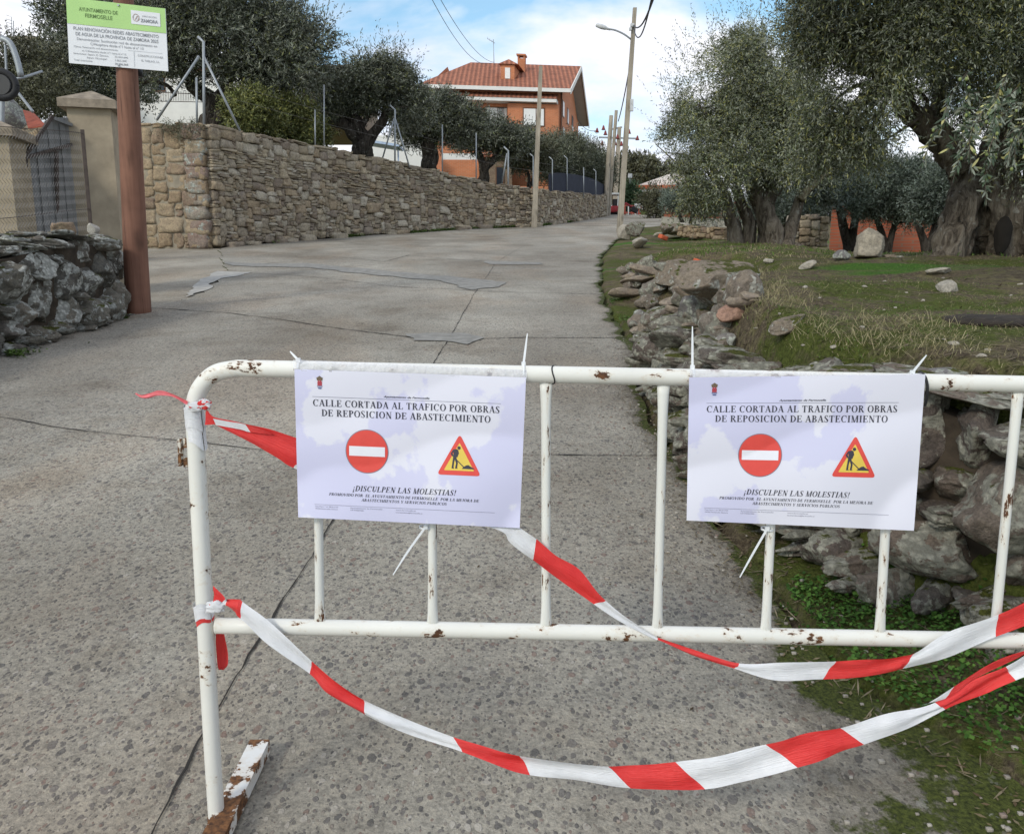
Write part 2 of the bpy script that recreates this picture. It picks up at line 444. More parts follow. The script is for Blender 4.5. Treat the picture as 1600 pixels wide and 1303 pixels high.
    if not driveway:      # moss, dirt and lichen creeping in from the right edge
        ed = m.n('ShaderNodeAttribute', attribute_name='edge').outputs['Fac']; ydn = m.n('ShaderNodeSeparateXYZ', {0: p}).outputs[1]
        nm = m.noise(p, 4.5, 8, 0.72); nw = m.mr(ydn, 1.2, 2.5, 0.75, 0.10)
        k1 = m.math('SUBTRACT', m.math('ADD', nm, m.math('MULTIPLY', m.noise(p, 1.4, 2), 0.35)), m.math('DIVIDE', m.math('MULTIPLY', ed, 0.30), nw))
        dirt = m.mr(k1, 0.30, 0.58, 0, 0.75)
        base = m.mix(dirt, base, m.ramp(fine, [(0.3, (0.05, 0.042, 0.032)), (0.7, (0.13, 0.115, 0.09))]))
        mossc = m.ramp(m.noise(p, 95, 4), [(0.3, (0.020, 0.026, 0.007)), (0.7, (0.085, 0.10, 0.022))])
        base = m.mix(m.mr(k1, 0.50, 0.56), base, mossc)
        k2 = m.math('SUBTRACT', m.noise(m.map(p, (1, 1, 1), (0, 0, 0), (5, 3, 0)), 9, 7, 0.7), m.math('MULTIPLY', ed, 0.08))
        base = m.mix(m.math('MULTIPLY', m.mr(k2, 0.585, 0.60), m.mr(ydn, 1.9, 1.4)), base, (0.36, 0.35, 0.32))
    hsum = m.math('ADD', m.math('MULTIPLY', h, 0.5), m.math('MULTIPLY', fine, 0.7))
    hsum = m.math('ADD', hsum, m.math('MULTIPLY', mid, 0.6))
    return m.fin(base, m.mr(fine, 0.3, 0.7, 0.72, 0.92), m.bump(m.math('ADD', hsum, m.math('MULTIPLY', gr, 1.2)), 0.8, 0.006), spec=0.2)
M_road = road_mat('exposed_aggregate_concrete')
M_drive = road_mat('smooth_driveway_concrete', True)
Lp = np.array([[-4.72, -8], [-4.68, 6], [-4.65, 9.0], [-4.5, 9.5]] + [list(onroad(*q)) for q in [(300, 464), (343, 440), (352, 420), (346, 402), (340, 389)]])
Lp2 = np.concatenate([Lp, LW[1:, :2] + np.array([-0.1, 0]), [[LW[-1, 0] + 2.4, 62]]])
def LX(y): return np.interp(y, Lp2[:, 1], Lp2[:, 0])
yr = np.concatenate([np.linspace(-6, 14, 400)[:-1], np.linspace(14, 62, 240)])
tr = np.linspace(0, 1, 120)
Yr, Tr = np.meshgrid(yr, tr, indexing='ij')
eL = LX(yr) + fbm(v3(yr * 3, yr * 0), 3, 31) * 0.10 * (yr > 9); eR = RX(yr) + fbm(v3(yr * 2.2, yr * 0), 4, 33) * 0.09
Xr = eL[:, None] * (1 - Tr) + eR[:, None] * Tr
Zr = ZR(Yr) + fbm(v3(Xr * 0.6, Yr * 0.6), 3, 41) * 0.016 + 0.004 
mb = MB(); mb.add(np.stack([Xr, Yr, Zr], -1).reshape(-1, 3), gridfaces(*Xr.shape), 0, True)
for (ex, s) in ((eL, -1), (eR, 1)):
    a = np.stack([ex, yr, Zr[:, 0 if s < 0 else -1]], -1); b = a + np.array([s * 0.01, 0, -0.12]); m_ = len(yr)
    i = np.arange(m_ - 1); mb.add(np.concatenate([a, b]), np.stack([i, i + 1, m_ + i + 1, m_ + i], -1))
road = struct(mb.build('road', M_road))
ea = road.data.attributes.new('edge', 'FLOAT', 'POINT'); ev = np.full(len(road.data.vertices), 0.0); ev[:Xr.size] = (eR[:, None] - Xr).ravel(); ea.data.foreach_set('value', ev)
def roadz(x, y): return ZR(y) + fbm(v3(np.asarray(x) * 0.6, np.asarray(y) * 0.6), 3, 41) * 0.016 + 0.004

# side street slab going off to the left
mb = MB(); ax_ = np.linspace(-20, -4.2, 60); ay_ = np.linspace(9.6, YC + 0.3, 60)
AX, AY = np.meshgrid(ax_, ay_, indexing='ij')
mb.add(np.stack([AX, AY, ZR(AY) - 0.012 - 0.03 * sm((-5 - AX) / 4) * 0], -1).reshape(-1, 3), gridfaces(60, 60)[:, ::-1], 0, True)
struct(mb.build('side_street', M_drive))

# cracks, joints and repair patches of the road
M_crack = plain('crack_dirt', (0.03, 0.027, 0.024), 0.95)
M_patch = plain('repair_mortar', (0.235, 0.228, 0.21), 0.9, 0.25, 9, bump=0.003)
M_patchl = plain('pale_mortar', (0.37, 0.36, 0.335), 0.9, 0.2, 9, bump=0.003)
def strip(pix, wid, lift=0.004, jag=0.5, seed=1):
    pts = np.array([onroad(*q) for q in pix]); out = []
    for a, b in zip(pts[:-1], pts[1:]):
        n = max(2, int(np.linalg.norm(b - a) / 0.035)); t = np.linspace(0, 1, n, endpoint=False)[:, None]
        out.append(a + (b - a) * t)
    q = np.concatenate(out + [pts[-1:]])
    t = np.gradient(q, axis=0); t /= np.linalg.norm(t, axis=1, keepdims=True); nn = np.stack([-t[:, 1], t[:, 0]], 1)
    q = q + nn * (fbm(v3(q[:, 0] * 2.2, q[:, 1] * 2.2), 3, seed) * 0.03 + fbm(v3(q[:, 0] * 14, q[:, 1] * 14), 3, seed + 3) * 0.018)[:, None] * jag
    ww = wid * (0.35 + 0.9 * np.abs(fbm(v3(q[:, 0] * 6, q[:, 1] * 6), 3, seed + 5)) * 2)
    a = q - nn * ww[:, None] / 2; b = q + nn * ww[:, None] / 2; k = len(q)
    V = np.concatenate([np.column_stack([a, roadz(a[:, 0], a[:, 1]) + lift]), np.column_stack([b, roadz(b[:, 0], b[:, 1]) + lift])])
    i = np.arange(k - 1)
    return V, np.stack([i, i + 1, k + i + 1, k + i], -1)
for i, (pix, wd) in enumerate([
    ([(225, 1330), (320, 1145), (432, 960), (520, 815), (600, 690), (672, 575), (708, 520), (742, 458), (762, 430), (775, 410), (800, 395), (820, 384)], 0.008),
    ([(-60, 640), (0, 655), (100, 671), (280, 690), (400, 703), (560, 720), (820, 712), (1010, 714), (1075, 712)], 0.009),
    ([(236, 483), (300, 487), (350, 489), (440, 500), (540, 515), (640, 528), (700, 531), (820, 528), (985, 530)], 0.018),
    ([(385, 427), (470, 432), (540, 440), (620, 448), (760, 456), (930, 461)], 0.016),
    ([(520, 402), (600, 410), (640, 399), (720, 407), (850, 410)], 0.02),
    ([(530, 378), (600, 387), (760, 376), (900, 384)], 0.02)]):
    mb = MB(); mb.add(*strip(pix, wd, 0.005, 0.4, 50 + i)); mb.build('crack', M_crack, road)
def patch(pix, mat, lift, seed):
    pts = np.array([onroad(*q) for q in pix]); c = pts.mean(0); out = []
    for a, b in zip(pts, np.roll(pts, -1, axis=0)):
        for t in np.linspace(0, 1, 10, endpoint=False): out.append(a + (b - a) * t)
    q = np.array(out); q = q + (np.stack([fbm(v3(q[:, 0] * 3, q[:, 1] * 3), 3, seed), fbm(v3(q[:, 0] * 3, q[:, 1] * 3), 3, seed + 9)], 1)) * 0.12
    V = np.column_stack([q, roadz(q[:, 0], q[:, 1]) + lift])
    bm = bmesh.new(); f = bm.faces.new([bm.verts.new(v) for v in V]); f.normal_update(); bmesh.ops.triangulate(bm, faces=[f])
    bm.verts.ensure_lookup_table(); bm.verts.index_update()
    mb = MB(); mb.add(np.array([v.co[:] for v in bm.verts]), [[v.index for v in g.verts] for g in bm.faces]); bm.free()
    mb.build('repair_patch', mat, road)
patch([(345, 411), (420, 413), (480, 413), (560, 420), (700, 432), (795, 442), (780, 450), (740, 455), (690, 440), (560, 428), (480, 419), (360, 416)], M_patch, 0.009, 3)
patch([(630, 524), (740, 522), (750, 530), (720, 540), (650, 534)], M_patch, 0.009, 8)
patch([(757, 408), (845, 410), (845, 414), (760, 413)], M_patch, 0.009, 9)
patch([(340, 424), (395, 427), (345, 437), (318, 455), (290, 466), (300, 450)], M_patchl, 0.009, 5)

# ================================================================== barrier
YB = 1.65
M_white = worn_paint('worn_white_paint', (0.76, 0.75, 0.70), thr=0.605, scale=32, stretch=(0.55, 1, 0.8))
M_whitebar = worn_paint('worn_white_paint_streaked', (0.74, 0.74, 0.70), thr=0.60, scale=34, stretch=(1.5, 1.5, 0.35))
M_foot = worn_paint('rusty_white_paint', (0.72, 0.72, 0.70), (0.22, 0.10, 0.04), thr=0.465, scale=9)
RT = 13.6 / F * YB
barr = thing('crowd_barrier', 'white steel crowd barrier with chipped rusty paint standing across the road', 'barrier', (0, YB, 0))
def PB(px, py, dy=0.0): return P(px, py, YB + dy)
def smoothpath(pts, n=60):
    """Catmull-Rom"""
    pts = np.array(pts, float); pp = np.vstack([2 * pts[0] - pts[1], pts, 2 * pts[-1] - pts[-2]]); out = []
    k = max(2, n // (len(pts) - 1))
    for i in range(1, len(pp) - 2):
        a, b, c, d = pp[i - 1], pp[i], pp[i + 1], pp[i + 2]
        for t in np.linspace(0, 1, k, endpoint=False):
            out.append(0.5 * ((2 * b) + (-a + c) * t + (2 * a - 5 * b + 4 * c - d) * t * t + (-a + 3 * b - 3 * c + d) * t ** 3))
    return np.array(out + [pts[-1]])
XR = 1.55                                    # right upright stands outside the picture
tl = PB(372, 575.5); tr_ = PB(1600, 600.5); dz = (tr_[2] - tl[2]) / (tr_[0] - tl[0])
def ontop(x): return np.array([x, YB, tl[2] + dz * (x - tl[0])])
curve = [PB(339, 1288), PB(331, 1160), PB(318, 920), PB(306, 690), PB(303.5, 650), PB(307, 620), PB(320, 597), PB(340, 582), PB(372, 575.5)]
path = np.vstack([smoothpath(curve, 80), [ontop(x) for x in np.linspace(tl[0] + 0.02, XR - 0.1, 40)],
                  [ontop(XR) + np.array([-0.1 + 0.1 * math.sin(a), 0, -0.1 + 0.1 * math.cos(a)]) for a in np.linspace(0.15, math.pi / 2, 9)],
                  [[XR, YB, 0.5], [XR, YB, 0.02]]])
mb = MB(); mb.tube(path, RT, 20); mb.build('tube_frame', M_white, barr)
bl = PB(338, 977); br = PB(1600, 1001); dzb = (br[2] - bl[2]) / (br[0] - bl[0])
def onrail(x): return np.array([x, YB, bl[2] + dzb * (x - bl[0])])
mb = MB(); mb.tube([onrail(x) for x in np.linspace(bl[0], XR - 0.005, 30)], RT * 0.98, 16); mb.build('bottom_rail', M_white, barr)
bars = [(495, 590, 500), (675, 590, 676), (853, 597, 853), (1037, 600, 1027), (1215, 605, 1196), (1396, 608, 1374), (1592, 612, 1553)]
for i, (xa, _, xb) in enumerate(bars):
    a = PB(xa, 576 + (xa - 372) * 0.0204); b = PB(xb, 977 + (xb - 338) * 0.019)
    a = a + (b - a) * 0.02
    mb = MB(); t = np.linspace(0, 1, 24)[:, None]; pp = a + (b - a) * t
    rr = 0.0098 + 0.0 * t[:, 0]; mb.tube(pp, rr, 12)
    V = mb.v[0]; # flattened, flared ends
    k = np.repeat(np.exp(-t[:, 0] * 14) + np.exp(-(1 - t[:, 0]) * 18), 12)
    cen = np.repeat(pp, 12, axis=0); d = V - cen
    d[:, 0] *= 1 + 0.45 * k; d[:, 1] *= 1 - 0.45 * k; mb.v[0] = cen + d
    mb.build('upright_bar', M_whitebar, barr)
x = PB(1592, 600)[0] + 0.23
while x < XR - 0.1:
    mb = MB(); mb.tube([ontop(x), onrail(x)], 0.0098, 10); mb.build('upright_bar', M_whitebar, barr); x += 0.23
# feet: folded steel channels on the ground
def channel(a, b, wd, ht):
    mb = MB(); a = np.array(a); b = np.array(b)
    d = (b - a) / np.linalg.norm(b - a); s = np.cross(d, [0, 0, 1]); s /= np.linalg.norm(s)
    n = 8
    prof = [(-wd / 2, -ht), (-wd / 2, 0), (wd / 2, 0), (wd / 2, -ht), (wd / 2 - 0.004, -ht), (wd / 2 - 0.004, -0.004), (-wd / 2 + 0.004, -0.004), (-wd / 2 + 0.004, -ht)]
    V = []
    for t in np.linspace(0, 1, n):
        c = a + (b - a) * t
        for (p, q) in prof: V.append(c + s * p + np.array([0, 0, q]))
    m = len(prof); fs = []
    for i in range(n - 1):
        for j in range(m): fs.append((i * m + j, i * m + (j + 1) % m, (i + 1) * m + (j + 1) % m, (i + 1) * m + j))
    mb.add(V, fs); mb.add(V[:m], [tuple(range(m))]); mb.add(V[-m:], [tuple(range(m))[::-1]])
    return mb
fa = P(408, 1190, 1.90); fb = P(318, 1312, 1.52); fb[2] = 0.045; fa[2] = 0.070
channel(fb + (fb - fa) * 0.35, fa, 0.05, 0.035).build('foot', M_foot, barr)
channel([XR + 0.03, 1.35, 0.05], [XR - 0.02, 1.97, 0.07], 0.05, 0.035).build('foot', M_foot, barr)
M_rustlug = worn_paint('rusty_lug_paint', (0.66, 0.64, 0.58), (0.25, 0.12, 0.05), thr=0.46, scale=40)
mb = MB(); mb.bar(PB(282, 685), PB(283, 727), 0.017, 0.006); mb.bar(PB(287, 692), PB(294, 692), 0.006, 0.02); mb.bar(PB(287, 722), PB(294, 722), 0.006, 0.02)
mb.build('coupling_lug', M_rustlug, barr)
M_rust = plain('weld_rust', (0.12, 0.055, 0.025), 0.9, 0.4, 60)
mb = MB(); c = PB(339, 1281); mb.tube([c + np.array([0, 0, -0.02]), c + np.array([0, 0, 0.012])], RT * 1.14, 16, rough=0.12); mb.build('weld_collar', M_rust, barr)

# ------------------------------------------------------------------ serif lettering
def rect(x0, y0, x1, y1): return [(x0, y0), (x1, y0), (x1, y1), (x0, y1)]
def stk(x0, y0, x1, y1, w): return [(x0 - w / 2, y0), (x0 + w / 2, y0), (x1 + w / 2, y1), (x1 - w / 2, y1)]
def arc(cx, cy, rx, ry, a0, a1, T, t, n=14):
    o = []
    for k in range(n):
        q = []
        for (a, f) in ((a0 + (a1 - a0) * k / n, 0), (a0 + (a1 - a0) * (k + 1) / n, 0), (a0 + (a1 - a0) * (k + 1) / n, 1), (a0 + (a1 - a0) * k / n, 1)):
            c, s = math.cos(rad(a)), math.sin(rad(a))
            q.append((cx + c * (rx - f * T), cy + s * (ry - f * t)))
        o.append(q)
    return o
T_, t_ = 0.165, 0.055
def stem(x, y0=0.0, y1=1.0, sb=True, st=True, w=T_, e=0.075):
    r = [rect(x - w / 2, y0, x + w / 2, y1)]
    if sb: r.append(rect(x - w / 2 - e, y0, x + w / 2 + e, y0 + 0.045))
    if st: r.append(rect(x - w / 2 - e, y1 - 0.045, x + w / 2 + e, y1))
    return r
def glyph(c):
    if c == 'I': return 0.40, stem(0.2)
    if c == 'L': return 0.66, stem(0.18) + [rect(0.18, 0, 0.6, t_), stk(0.57, 0, 0.61, 0.27, t_)]
    if c == 'E': return 0.68, stem(0.18) + [rect(0.18, 0, 0.6, t_), rect(0.18, 1 - t_, 0.58, 1), rect(0.18, 0.49, 0.44, 0.545), stk(0.57, 0, 0.61, 0.26, t_), stk(0.56, 0.76, 0.56, 1, t_), stk(0.44, 0.38, 0.44, 0.66, t_)]
    if c == 'F': return 0.63, stem(0.18) + [rect(0.18, 1 - t_, 0.56, 1), rect(0.18, 0.49, 0.43, 0.545), stk(0.55, 0.74, 0.55, 1, t_), stk(0.43, 0.38, 0.43, 0.66, t_)]
    if c == 'T': return 0.70, stem(0.34, 0, 1, True, False) + [rect(0.04, 1 - t_, 0.64, 1), stk(0.055, 0.74, 0.055, 1, 0.05), stk(0.625, 0.74, 0.625, 1, 0.05)]
    if c == 'D': return 0.76, stem(0.18) + arc(0.26, 0.5, 0.46, 0.5, -90, 90, T_, t_)
    if c == 'P': return 0.64, stem(0.18) + arc(0.26, 0.735, 0.34, 0.265, -90, 90, 0.15, t_)
    if c == 'R': return 0.75, stem(0.18) + arc(0.26, 0.75, 0.33, 0.25, -90, 90, 0.15, t_) + [stk(0.36, 0.52, 0.64, 0, 0.17), rect(0.5, 0, 0.76, 0.045)]
    if c == 'B': return 0.68, stem(0.18) + arc(0.26, 0.76, 0.31, 0.24, -90, 90, 0.14, t_) + arc(0.26, 0.27, 0.37, 0.27, -90, 90, 0.16, t_)
    if c == 'O': return 0.80, arc(0.4, 0.5, 0.37, 0.515, 0, 360, T_, t_, 28)
    if c == 'C': return 0.74, arc(0.4, 0.5, 0.37, 0.515, 48, 312, T_, t_, 22) + [stk(0.64, 0.66, 0.66, 1, 0.05)]
    if c == 'S': return 0.56, arc(0.27, 0.75, 0.215, 0.265, 40, 240, 0.11, 0.06) + [[(0.06, 0.73), (0.17, 0.80), (0.51, 0.32), (0.40, 0.18)]] + arc(0.28, 0.26, 0.235, 0.275, 220, 400, 0.11, 0.06) + [stk(0.44, 0.72, 0.45, 1, 0.04), stk(0.06, 0.0, 0.06, 0.3, 0.04)]
    if c == 'A': return 0.74, [stk(0.10, 0, 0.36, 1, 0.06), stk(0.61, 0, 0.355, 1, 0.17), rect(0.16, 0.3, 0.52, 0.35), rect(-0.0, 0, 0.22, 0.045), rect(0.48, 0, 0.76, 0.045)]
    if c == 'V': return 0.74, [stk(0.14, 1, 0.38, 0, 0.17), stk(0.64, 1, 0.40, 0, 0.06), rect(0.0, 0.955, 0.28, 1), rect(0.52, 0.955, 0.74, 1)]
    if c == 'Y': return 0.74, stem(0.37, 0, 0.45, True, False) + [stk(0.14, 1, 0.35, 0.42, 0.17), stk(0.63, 1, 0.41, 0.42, 0.06), rect(0.0, 0.955, 0.28, 1), rect(0.52, 0.955, 0.75, 1)]
    if c == 'N': return 0.78, [rect(0.13, 0, 0.18, 1), rect(0.61, 0, 0.66, 1), stk(0.16, 1, 0.62, 0, 0.18), rect(0.04, 0, 0.28, 0.045), rect(0.5, 0.955, 0.76, 1), rect(0.02, 0.955, 0.16, 1)]
    if c == 'M': return 0.95, stem(0.78) + [rect(0.13, 0, 0.18, 1), stk(0.17, 1, 0.44, 0, 0.16), stk(0.74, 1, 0.46, 0, 0.05), rect(0.03, 0, 0.28, 0.045), rect(0.03, 0.955, 0.2, 1)]
    if c == 'U': return 0.76, stem(0.19, 0.28, 1, False, True) + arc(0.375, 0.3, 0.265, 0.315, 180, 360, T_, 0.06) + [rect(0.59, 0.3, 0.64, 1), rect(0.5, 0.955, 0.73, 1)]
    if c == 'J': return 0.50, stem(0.30, 0.22, 1, False, True) + arc(0.205, 0.2, 0.18, 0.2, 200, 360, 0.1, 0.06)
    if c == '!': return 0.36, [[(0.15, 0.3), (0.21, 0.3), (0.26, 1), (0.10, 1)]] + arc(0.18, 0.08, 0.085, 0.085, 0, 360, 0.085, 0.085, 10)
    if c == '\u00a1': return 0.36, [[(0.10, -0.25), (0.26, -0.25), (0.21, 0.45), (0.15, 0.45)]] + arc(0.18, 0.67, 0.085, 0.085, 0, 360, 0.085, 0.085, 10)
    return 0.30, []
def serif(txt, x0, x1, ybase, cap, shear=0.0):
    """quads (2-D) of a line of text fitted between x0 and x1; y grows upward"""
    pos, q = 0.0, []
    for ch in txt:
        a, g = glyph(ch)
        for poly in g: q.append([(pos + x, y) for x, y in poly])
        pos += a + 0.035
    k = (x1 - x0) / pos
    return [[(x0 + x * k + y * cap * shear, ybase + y * cap) for x, y in poly] for poly in q]
def sans(txt, size=1.0, bold=0.0, shear=0.0):
    cu = bpy.data.curves.new('t', 'FONT'); cu.body = txt; cu.size = size; cu.resolution_u = 3; cu.offset = bold; cu.shear = shear
    o = bpy.data.objects.new('t', cu); C.objects.link(o)
    dg = bpy.context.evaluated_depsgraph_get()
    me = bpy.data.meshes.new_from_object(o.evaluated_get(dg))
    V = np.array([v.co[:2] for v in me.vertices]) if len(me.vertices) else np.zeros((0, 2)); Fc = [tuple(p.vertices) for p in me.polygons]
    bpy.data.objects.remove(o); bpy.data.curves.remove(cu); bpy.data.meshes.remove(me)
    return V, Fc
def sans_fit(txt, x0, x1, ybase, cap, **k):
    V, Fc = sans(txt, **k)
    if not len(V): return V, Fc
    mnx, mxx = V[:, 0].min(), V[:, 0].max(); V = V.copy()
    V[:, 0] = x0 + (V[:, 0] - mnx) * (x1 - x0) / (mxx - mnx); V[:, 1] = ybase + V[:, 1] * cap / 0.73
    return V, Fc

# ------------------------------------------------------------------ notices
M_ink = plain('black_ink', (0.05, 0.05, 0.07), 0.5, 0.1, 50)
M_inkg = plain('grey_ink', (0.22, 0.22, 0.28), 0.5, 0.1, 50)
M_signred = plain('printed_red', (0.72, 0.085, 0.07), 0.4, 0.06, 30)
M_signyel = plain('printed_yellow', (0.76, 0.56, 0.10), 0.4, 0.06, 30)
M_pwhite = plain('printed_white', (0.80, 0.80, 0.87), 0.35, 0.02, 30)
M_crest = plain('crest_brown', (0.16, 0.12, 0.08), 0.5, 0.1, 30)
M_crestr = plain('crest_red', (0.42, 0.06, 0.08), 0.5, 0.1, 30)
M_crestb = plain('crest_blue', (0.10, 0.13, 0.30), 0.5, 0.1, 30)
def paper(name, loc):
    m = NT(name); p = m.map(m.pos(), (1, 1, 1), (0, 0, 0), loc)
    f = m.n('ShaderNodeTexNoise', {'Vector': p, 'Scale': 3.0, 'Detail': 8.0, 'Roughness': 0.55, 'Distortion': 0.15}).outputs['Fac']
    wet = m.mr(f, 0.485, 0.50)
    c = m.mix(wet, (0.60, 0.60, 0.80), (0.72, 0.72, 0.82))
    c = m.mix(m.mr(m.noise(p, 2.0, 2), 0.3, 0.8, 0, 0.2), c, (0.78, 0.77, 0.86))
    m.b.inputs['Coat Weight'].default_value = 0.35; m.b.inputs['Coat Roughness'].default_value = 0.22
    return m.fin(c, 0.45, m.bump(m.noise(p, 11, 4), 0.25, 0.004))
def notice(label, TL, TR, BR, BL, seed, loc):
    W = 1.554
    Y0 = YB - RT - 0.0045
    root = thing('paper_notice', label, 'notice', P((TL[0] + BR[0]) / 2, BR[1], Y0))
    def pm(V, lift):
        """poster coordinates (x 0..W, y 0..1 upward) -> world"""
        V = np.asarray(V, float); u = V[:, 0] / W; v = 1 - V[:, 1]
        px = (1 - u) * (1 - v) * TL[0] + u * (1 - v) * TR[0] + u * v * BR[0] + (1 - u) * v * BL[0]
        py = (1 - u) * (1 - v) * TL[1] + u * (1 - v) * TR[1] + u * v * BR[1] + (1 - u) * v * BL[1]
        bul = 0.008 * np.sin(u * math.pi) * v + 0.006 * np.sin(u * 9 + seed) * v * v + 0.005 * np.sin(v * 6 + u * 3 + seed)
        Y = Y0 - np.abs(bul) - lift
        return np.array([P(a, b, c) for a, b, c in zip(px, py, Y)])
    n = 40; U, Vv = np.meshgrid(np.linspace(0, W, n), np.linspace(0, 1, n), indexing='ij')
    g = np.stack([U.ravel(), Vv.ravel()], 1); mb = MB(); a = pm(g, 0.0); b = a + np.array([0, 0.0012, 0])
    mb.add(a, gridfaces(n, n), 0, True); mb.add(b, gridfaces(n, n)[:, ::-1], 0, True)
    mb.build('sheet', paper('damp_paper_%d' % seed, loc), root)
    # clear sleeve edge, a hair wider than the paper
    def layer(name, polys=None, mesh=None, mat=M_ink, lift=0.0006):
        mb = MB()
        for q in (polys or []):
            qa = np.array(q)
            if np.ptp(qa[:, 0]) < 0.03 and np.ptp(qa[:, 1]) < 0.06:
                mb.add(pm(q, lift), [tuple(range(len(q)))]); continue
            bm = bmesh.new(); f = bm.faces.new([bm.verts.new((x, y, 0)) for x, y in q]); bmesh.ops.triangulate(bm, faces=[f])
            for _ in range(5):                       # follow the bulge of the sheet
                es = [e for e in bm.edges if e.calc_length() > 0.035]
                if not es: break
                bmesh.ops.subdivide_edges(bm, edges=es, cuts=1); bmesh.ops.triangulate(bm, faces=[g for g in bm.faces if len(g.verts) > 3])
            bm.verts.index_update()
            mb.add(pm([v.co[:2] for v in bm.verts], lift), [tuple(v.index for v in g.verts) for g in bm.faces]); bm.free()
        for (V, Fc) in (mesh or []):
            if len(V): mb.add(pm(V, lift), Fc)
        return mb.build(name, mat, root)
    Y = lambda v: 1 - v
    hl = serif('CALLE CORTADA AL TRAFICO POR OBRAS', 0.076 * W, 0.893 * W, Y(0.243), 0.045)
    hl += serif('DE REPOSICION DE ABASTECIMIENTO', 0.113 * W, 0.855 * W, Y(0.309), 0.045)
    hl += serif('\u00a1DISCULPEN LAS MOLESTIAS!', 0.245 * W, 0.708 * W, Y(0.805), 0.037, 0.25)
    hl += serif('PROMOVIDO POR  EL AYUNTAMIENTO DE FERMOSELLE  POR LA MEJORA DE', 0.14 * W, 0.812 * W, Y(0.842), 0.0185, 0.25)
    hl += serif('ABASTECIMIENTOS Y SERVICIOS PUBLICOS', 0.285 * W, 0.668 * W, Y(0.872), 0.0185, 0.25)
    layer('lettering', hl, [sans_fit('Ayuntamiento de Fermoselle', 0.385 * W, 0.585 * W, Y(0.168), 0.013, bold=0.02, shear=0.3)], M_ink)
    sm_ = [rect(0.075 * W, Y(0.181), 0.895 * W, Y(0.1785)), rect(0.075 * W, Y(0.9075), 0.885 * W, Y(0.9055))]
    tx = [sans_fit('Plaza Mayor 1 tel. 980 613 020', 0.078 * W, 0.18 * W, Y(0.923), 0.008), sans_fit('49220 Fermoselle Zamora', 0.078 * W, 0.18 * W, Y(0.938), 0.008),
          sans_fit('Ayuntamiento de Fermoselle', 0.235 * W, 0.38 * W, Y(0.923), 0.008), sans_fit('CIF P4907700', 0.235 * W, 0.295 * W, Y(0.938), 0.008),
          sans_fit('www.fermoselle.es', 0.44 * W, 0.53 * W, Y(0.923), 0.008), sans_fit('ayuntamiento@fermoselle.es', 0.44 * W, 0.56 * W, Y(0.938), 0.008)]
    for q in sm_: layer('rule_line', [q], None, M_inkg)
    for k in (0, 2, 4): layer('small_print', None, tx[k:k + 2], M_inkg)
    def disc(cx, cy, r, n=48): return [(cx + r * math.cos(2 * math.pi * k / n), cy + r * math.sin(2 * math.pi * k / n)) for k in range(n)]
    cx, cy, r = 0.312 * W, Y(0.535), 0.148
    layer('no_entry_outline', [disc(cx, cy, r)], None, M_inkg, 0.0005)
    layer('no_entry_disc', [disc(cx, cy, r * 0.965)], None, M_signred, 0.0009)
    layer('no_entry_bar', [rect(cx - r * 0.83, cy - r * 0.22, cx + r * 0.83, cy + r * 0.22)], None, M_pwhite, 0.0013)
    ty, by, lx, rx = Y(0.392), Y(0.668), 0.622 * W, 0.818 * W; mx_ = (lx + rx) / 2
    def rtri(ins, rr):
        A = [(mx_, ty - ins * 1.9), (lx + ins * 1.55, by + ins), (rx - ins * 1.55, by + ins)]; o = []
        for i in range(3):
            p = np.array(A[i]); a = np.array(A[i - 1]) - p; b = np.array(A[(i + 1) % 3]) - p
            a /= np.linalg.norm(a); b /= np.linalg.norm(b)
            for k in np.linspace(0, 1, 7):
                o.append(tuple(p + a * rr * (1 - k) ** 2 + b * rr * k ** 2))
        return o
    layer('warning_border', [rtri(0, 0.03)], None, M_signred, 0.0006)
    layer('warning_field', [rtri(0.031, 0.008)], None, M_signyel, 0.0010)
    ox, oy, s = lx, by, (rx - lx)
    def W2(q): return [(ox + x * s, oy + y * s) for x, y in q]
    fig = [W2([(0.33 + 0.036 * 0 + 0.5 * 0 + 0.16 * 0 + 0.16, 0.0)] and [(0.49 + 0.038 * math.cos(a), 0.60 + 0.038 * math.sin(a)) for a in np.linspace(0, 2 * math.pi, 14, endpoint=False)]),
           W2([(0.36, 0.56), (0.44, 0.575), (0.475, 0.55), (0.49, 0.47), (0.455, 0.44), (0.43, 0.37), (0.36, 0.37), (0.37, 0.47)]),
           W2([(0.36, 0.56), (0.38, 0.52), (0.34, 0.48), (0.37, 0.44), (0.355, 0.425), (0.30, 0.47)]),
           W2([(0.36, 0.38), (0.41, 0.38), (0.385, 0.28), (0.375, 0.16), (0.40, 0.145), (0.33, 0.145), (0.345, 0.26)]),
           W2([(0.39, 0.38), (0.435, 0.38), (0.47, 0.27), (0.455, 0.16), (0.48, 0.145), (0.41, 0.145), (0.43, 0.26)]),
           W2([(0.455, 0.53), (0.49, 0.50), (0.46, 0.40), (0.44, 0.39)]),
           W2([(0.31, 0.445), (0.32, 0.46), (0.62, 0.185), (0.61, 0.165)]),
           W2([(0.56, 0.145), (0.60, 0.185), (0.66, 0.225), (0.71, 0.235), (0.76, 0.20), (0.84, 0.16), (0.84, 0.145)])]
    layer('worker_pictogram', fig, None, M_ink, 0.0014)
    # small coat of arms
    c0 = 0.108 * W; q = 0.0115
    layer('crest_crown', [[(c0 - 1.5 * q, Y(0.072)), (c0 - 1.9 * q, Y(0.052)), (c0 - 0.8 * q, Y(0.045)), (c0, Y(0.038)), (c0 + 0.8 * q, Y(0.045)), (c0 + 1.9 * q, Y(0.052)), (c0 + 1.5 * q, Y(0.072))]], None, M_crest)
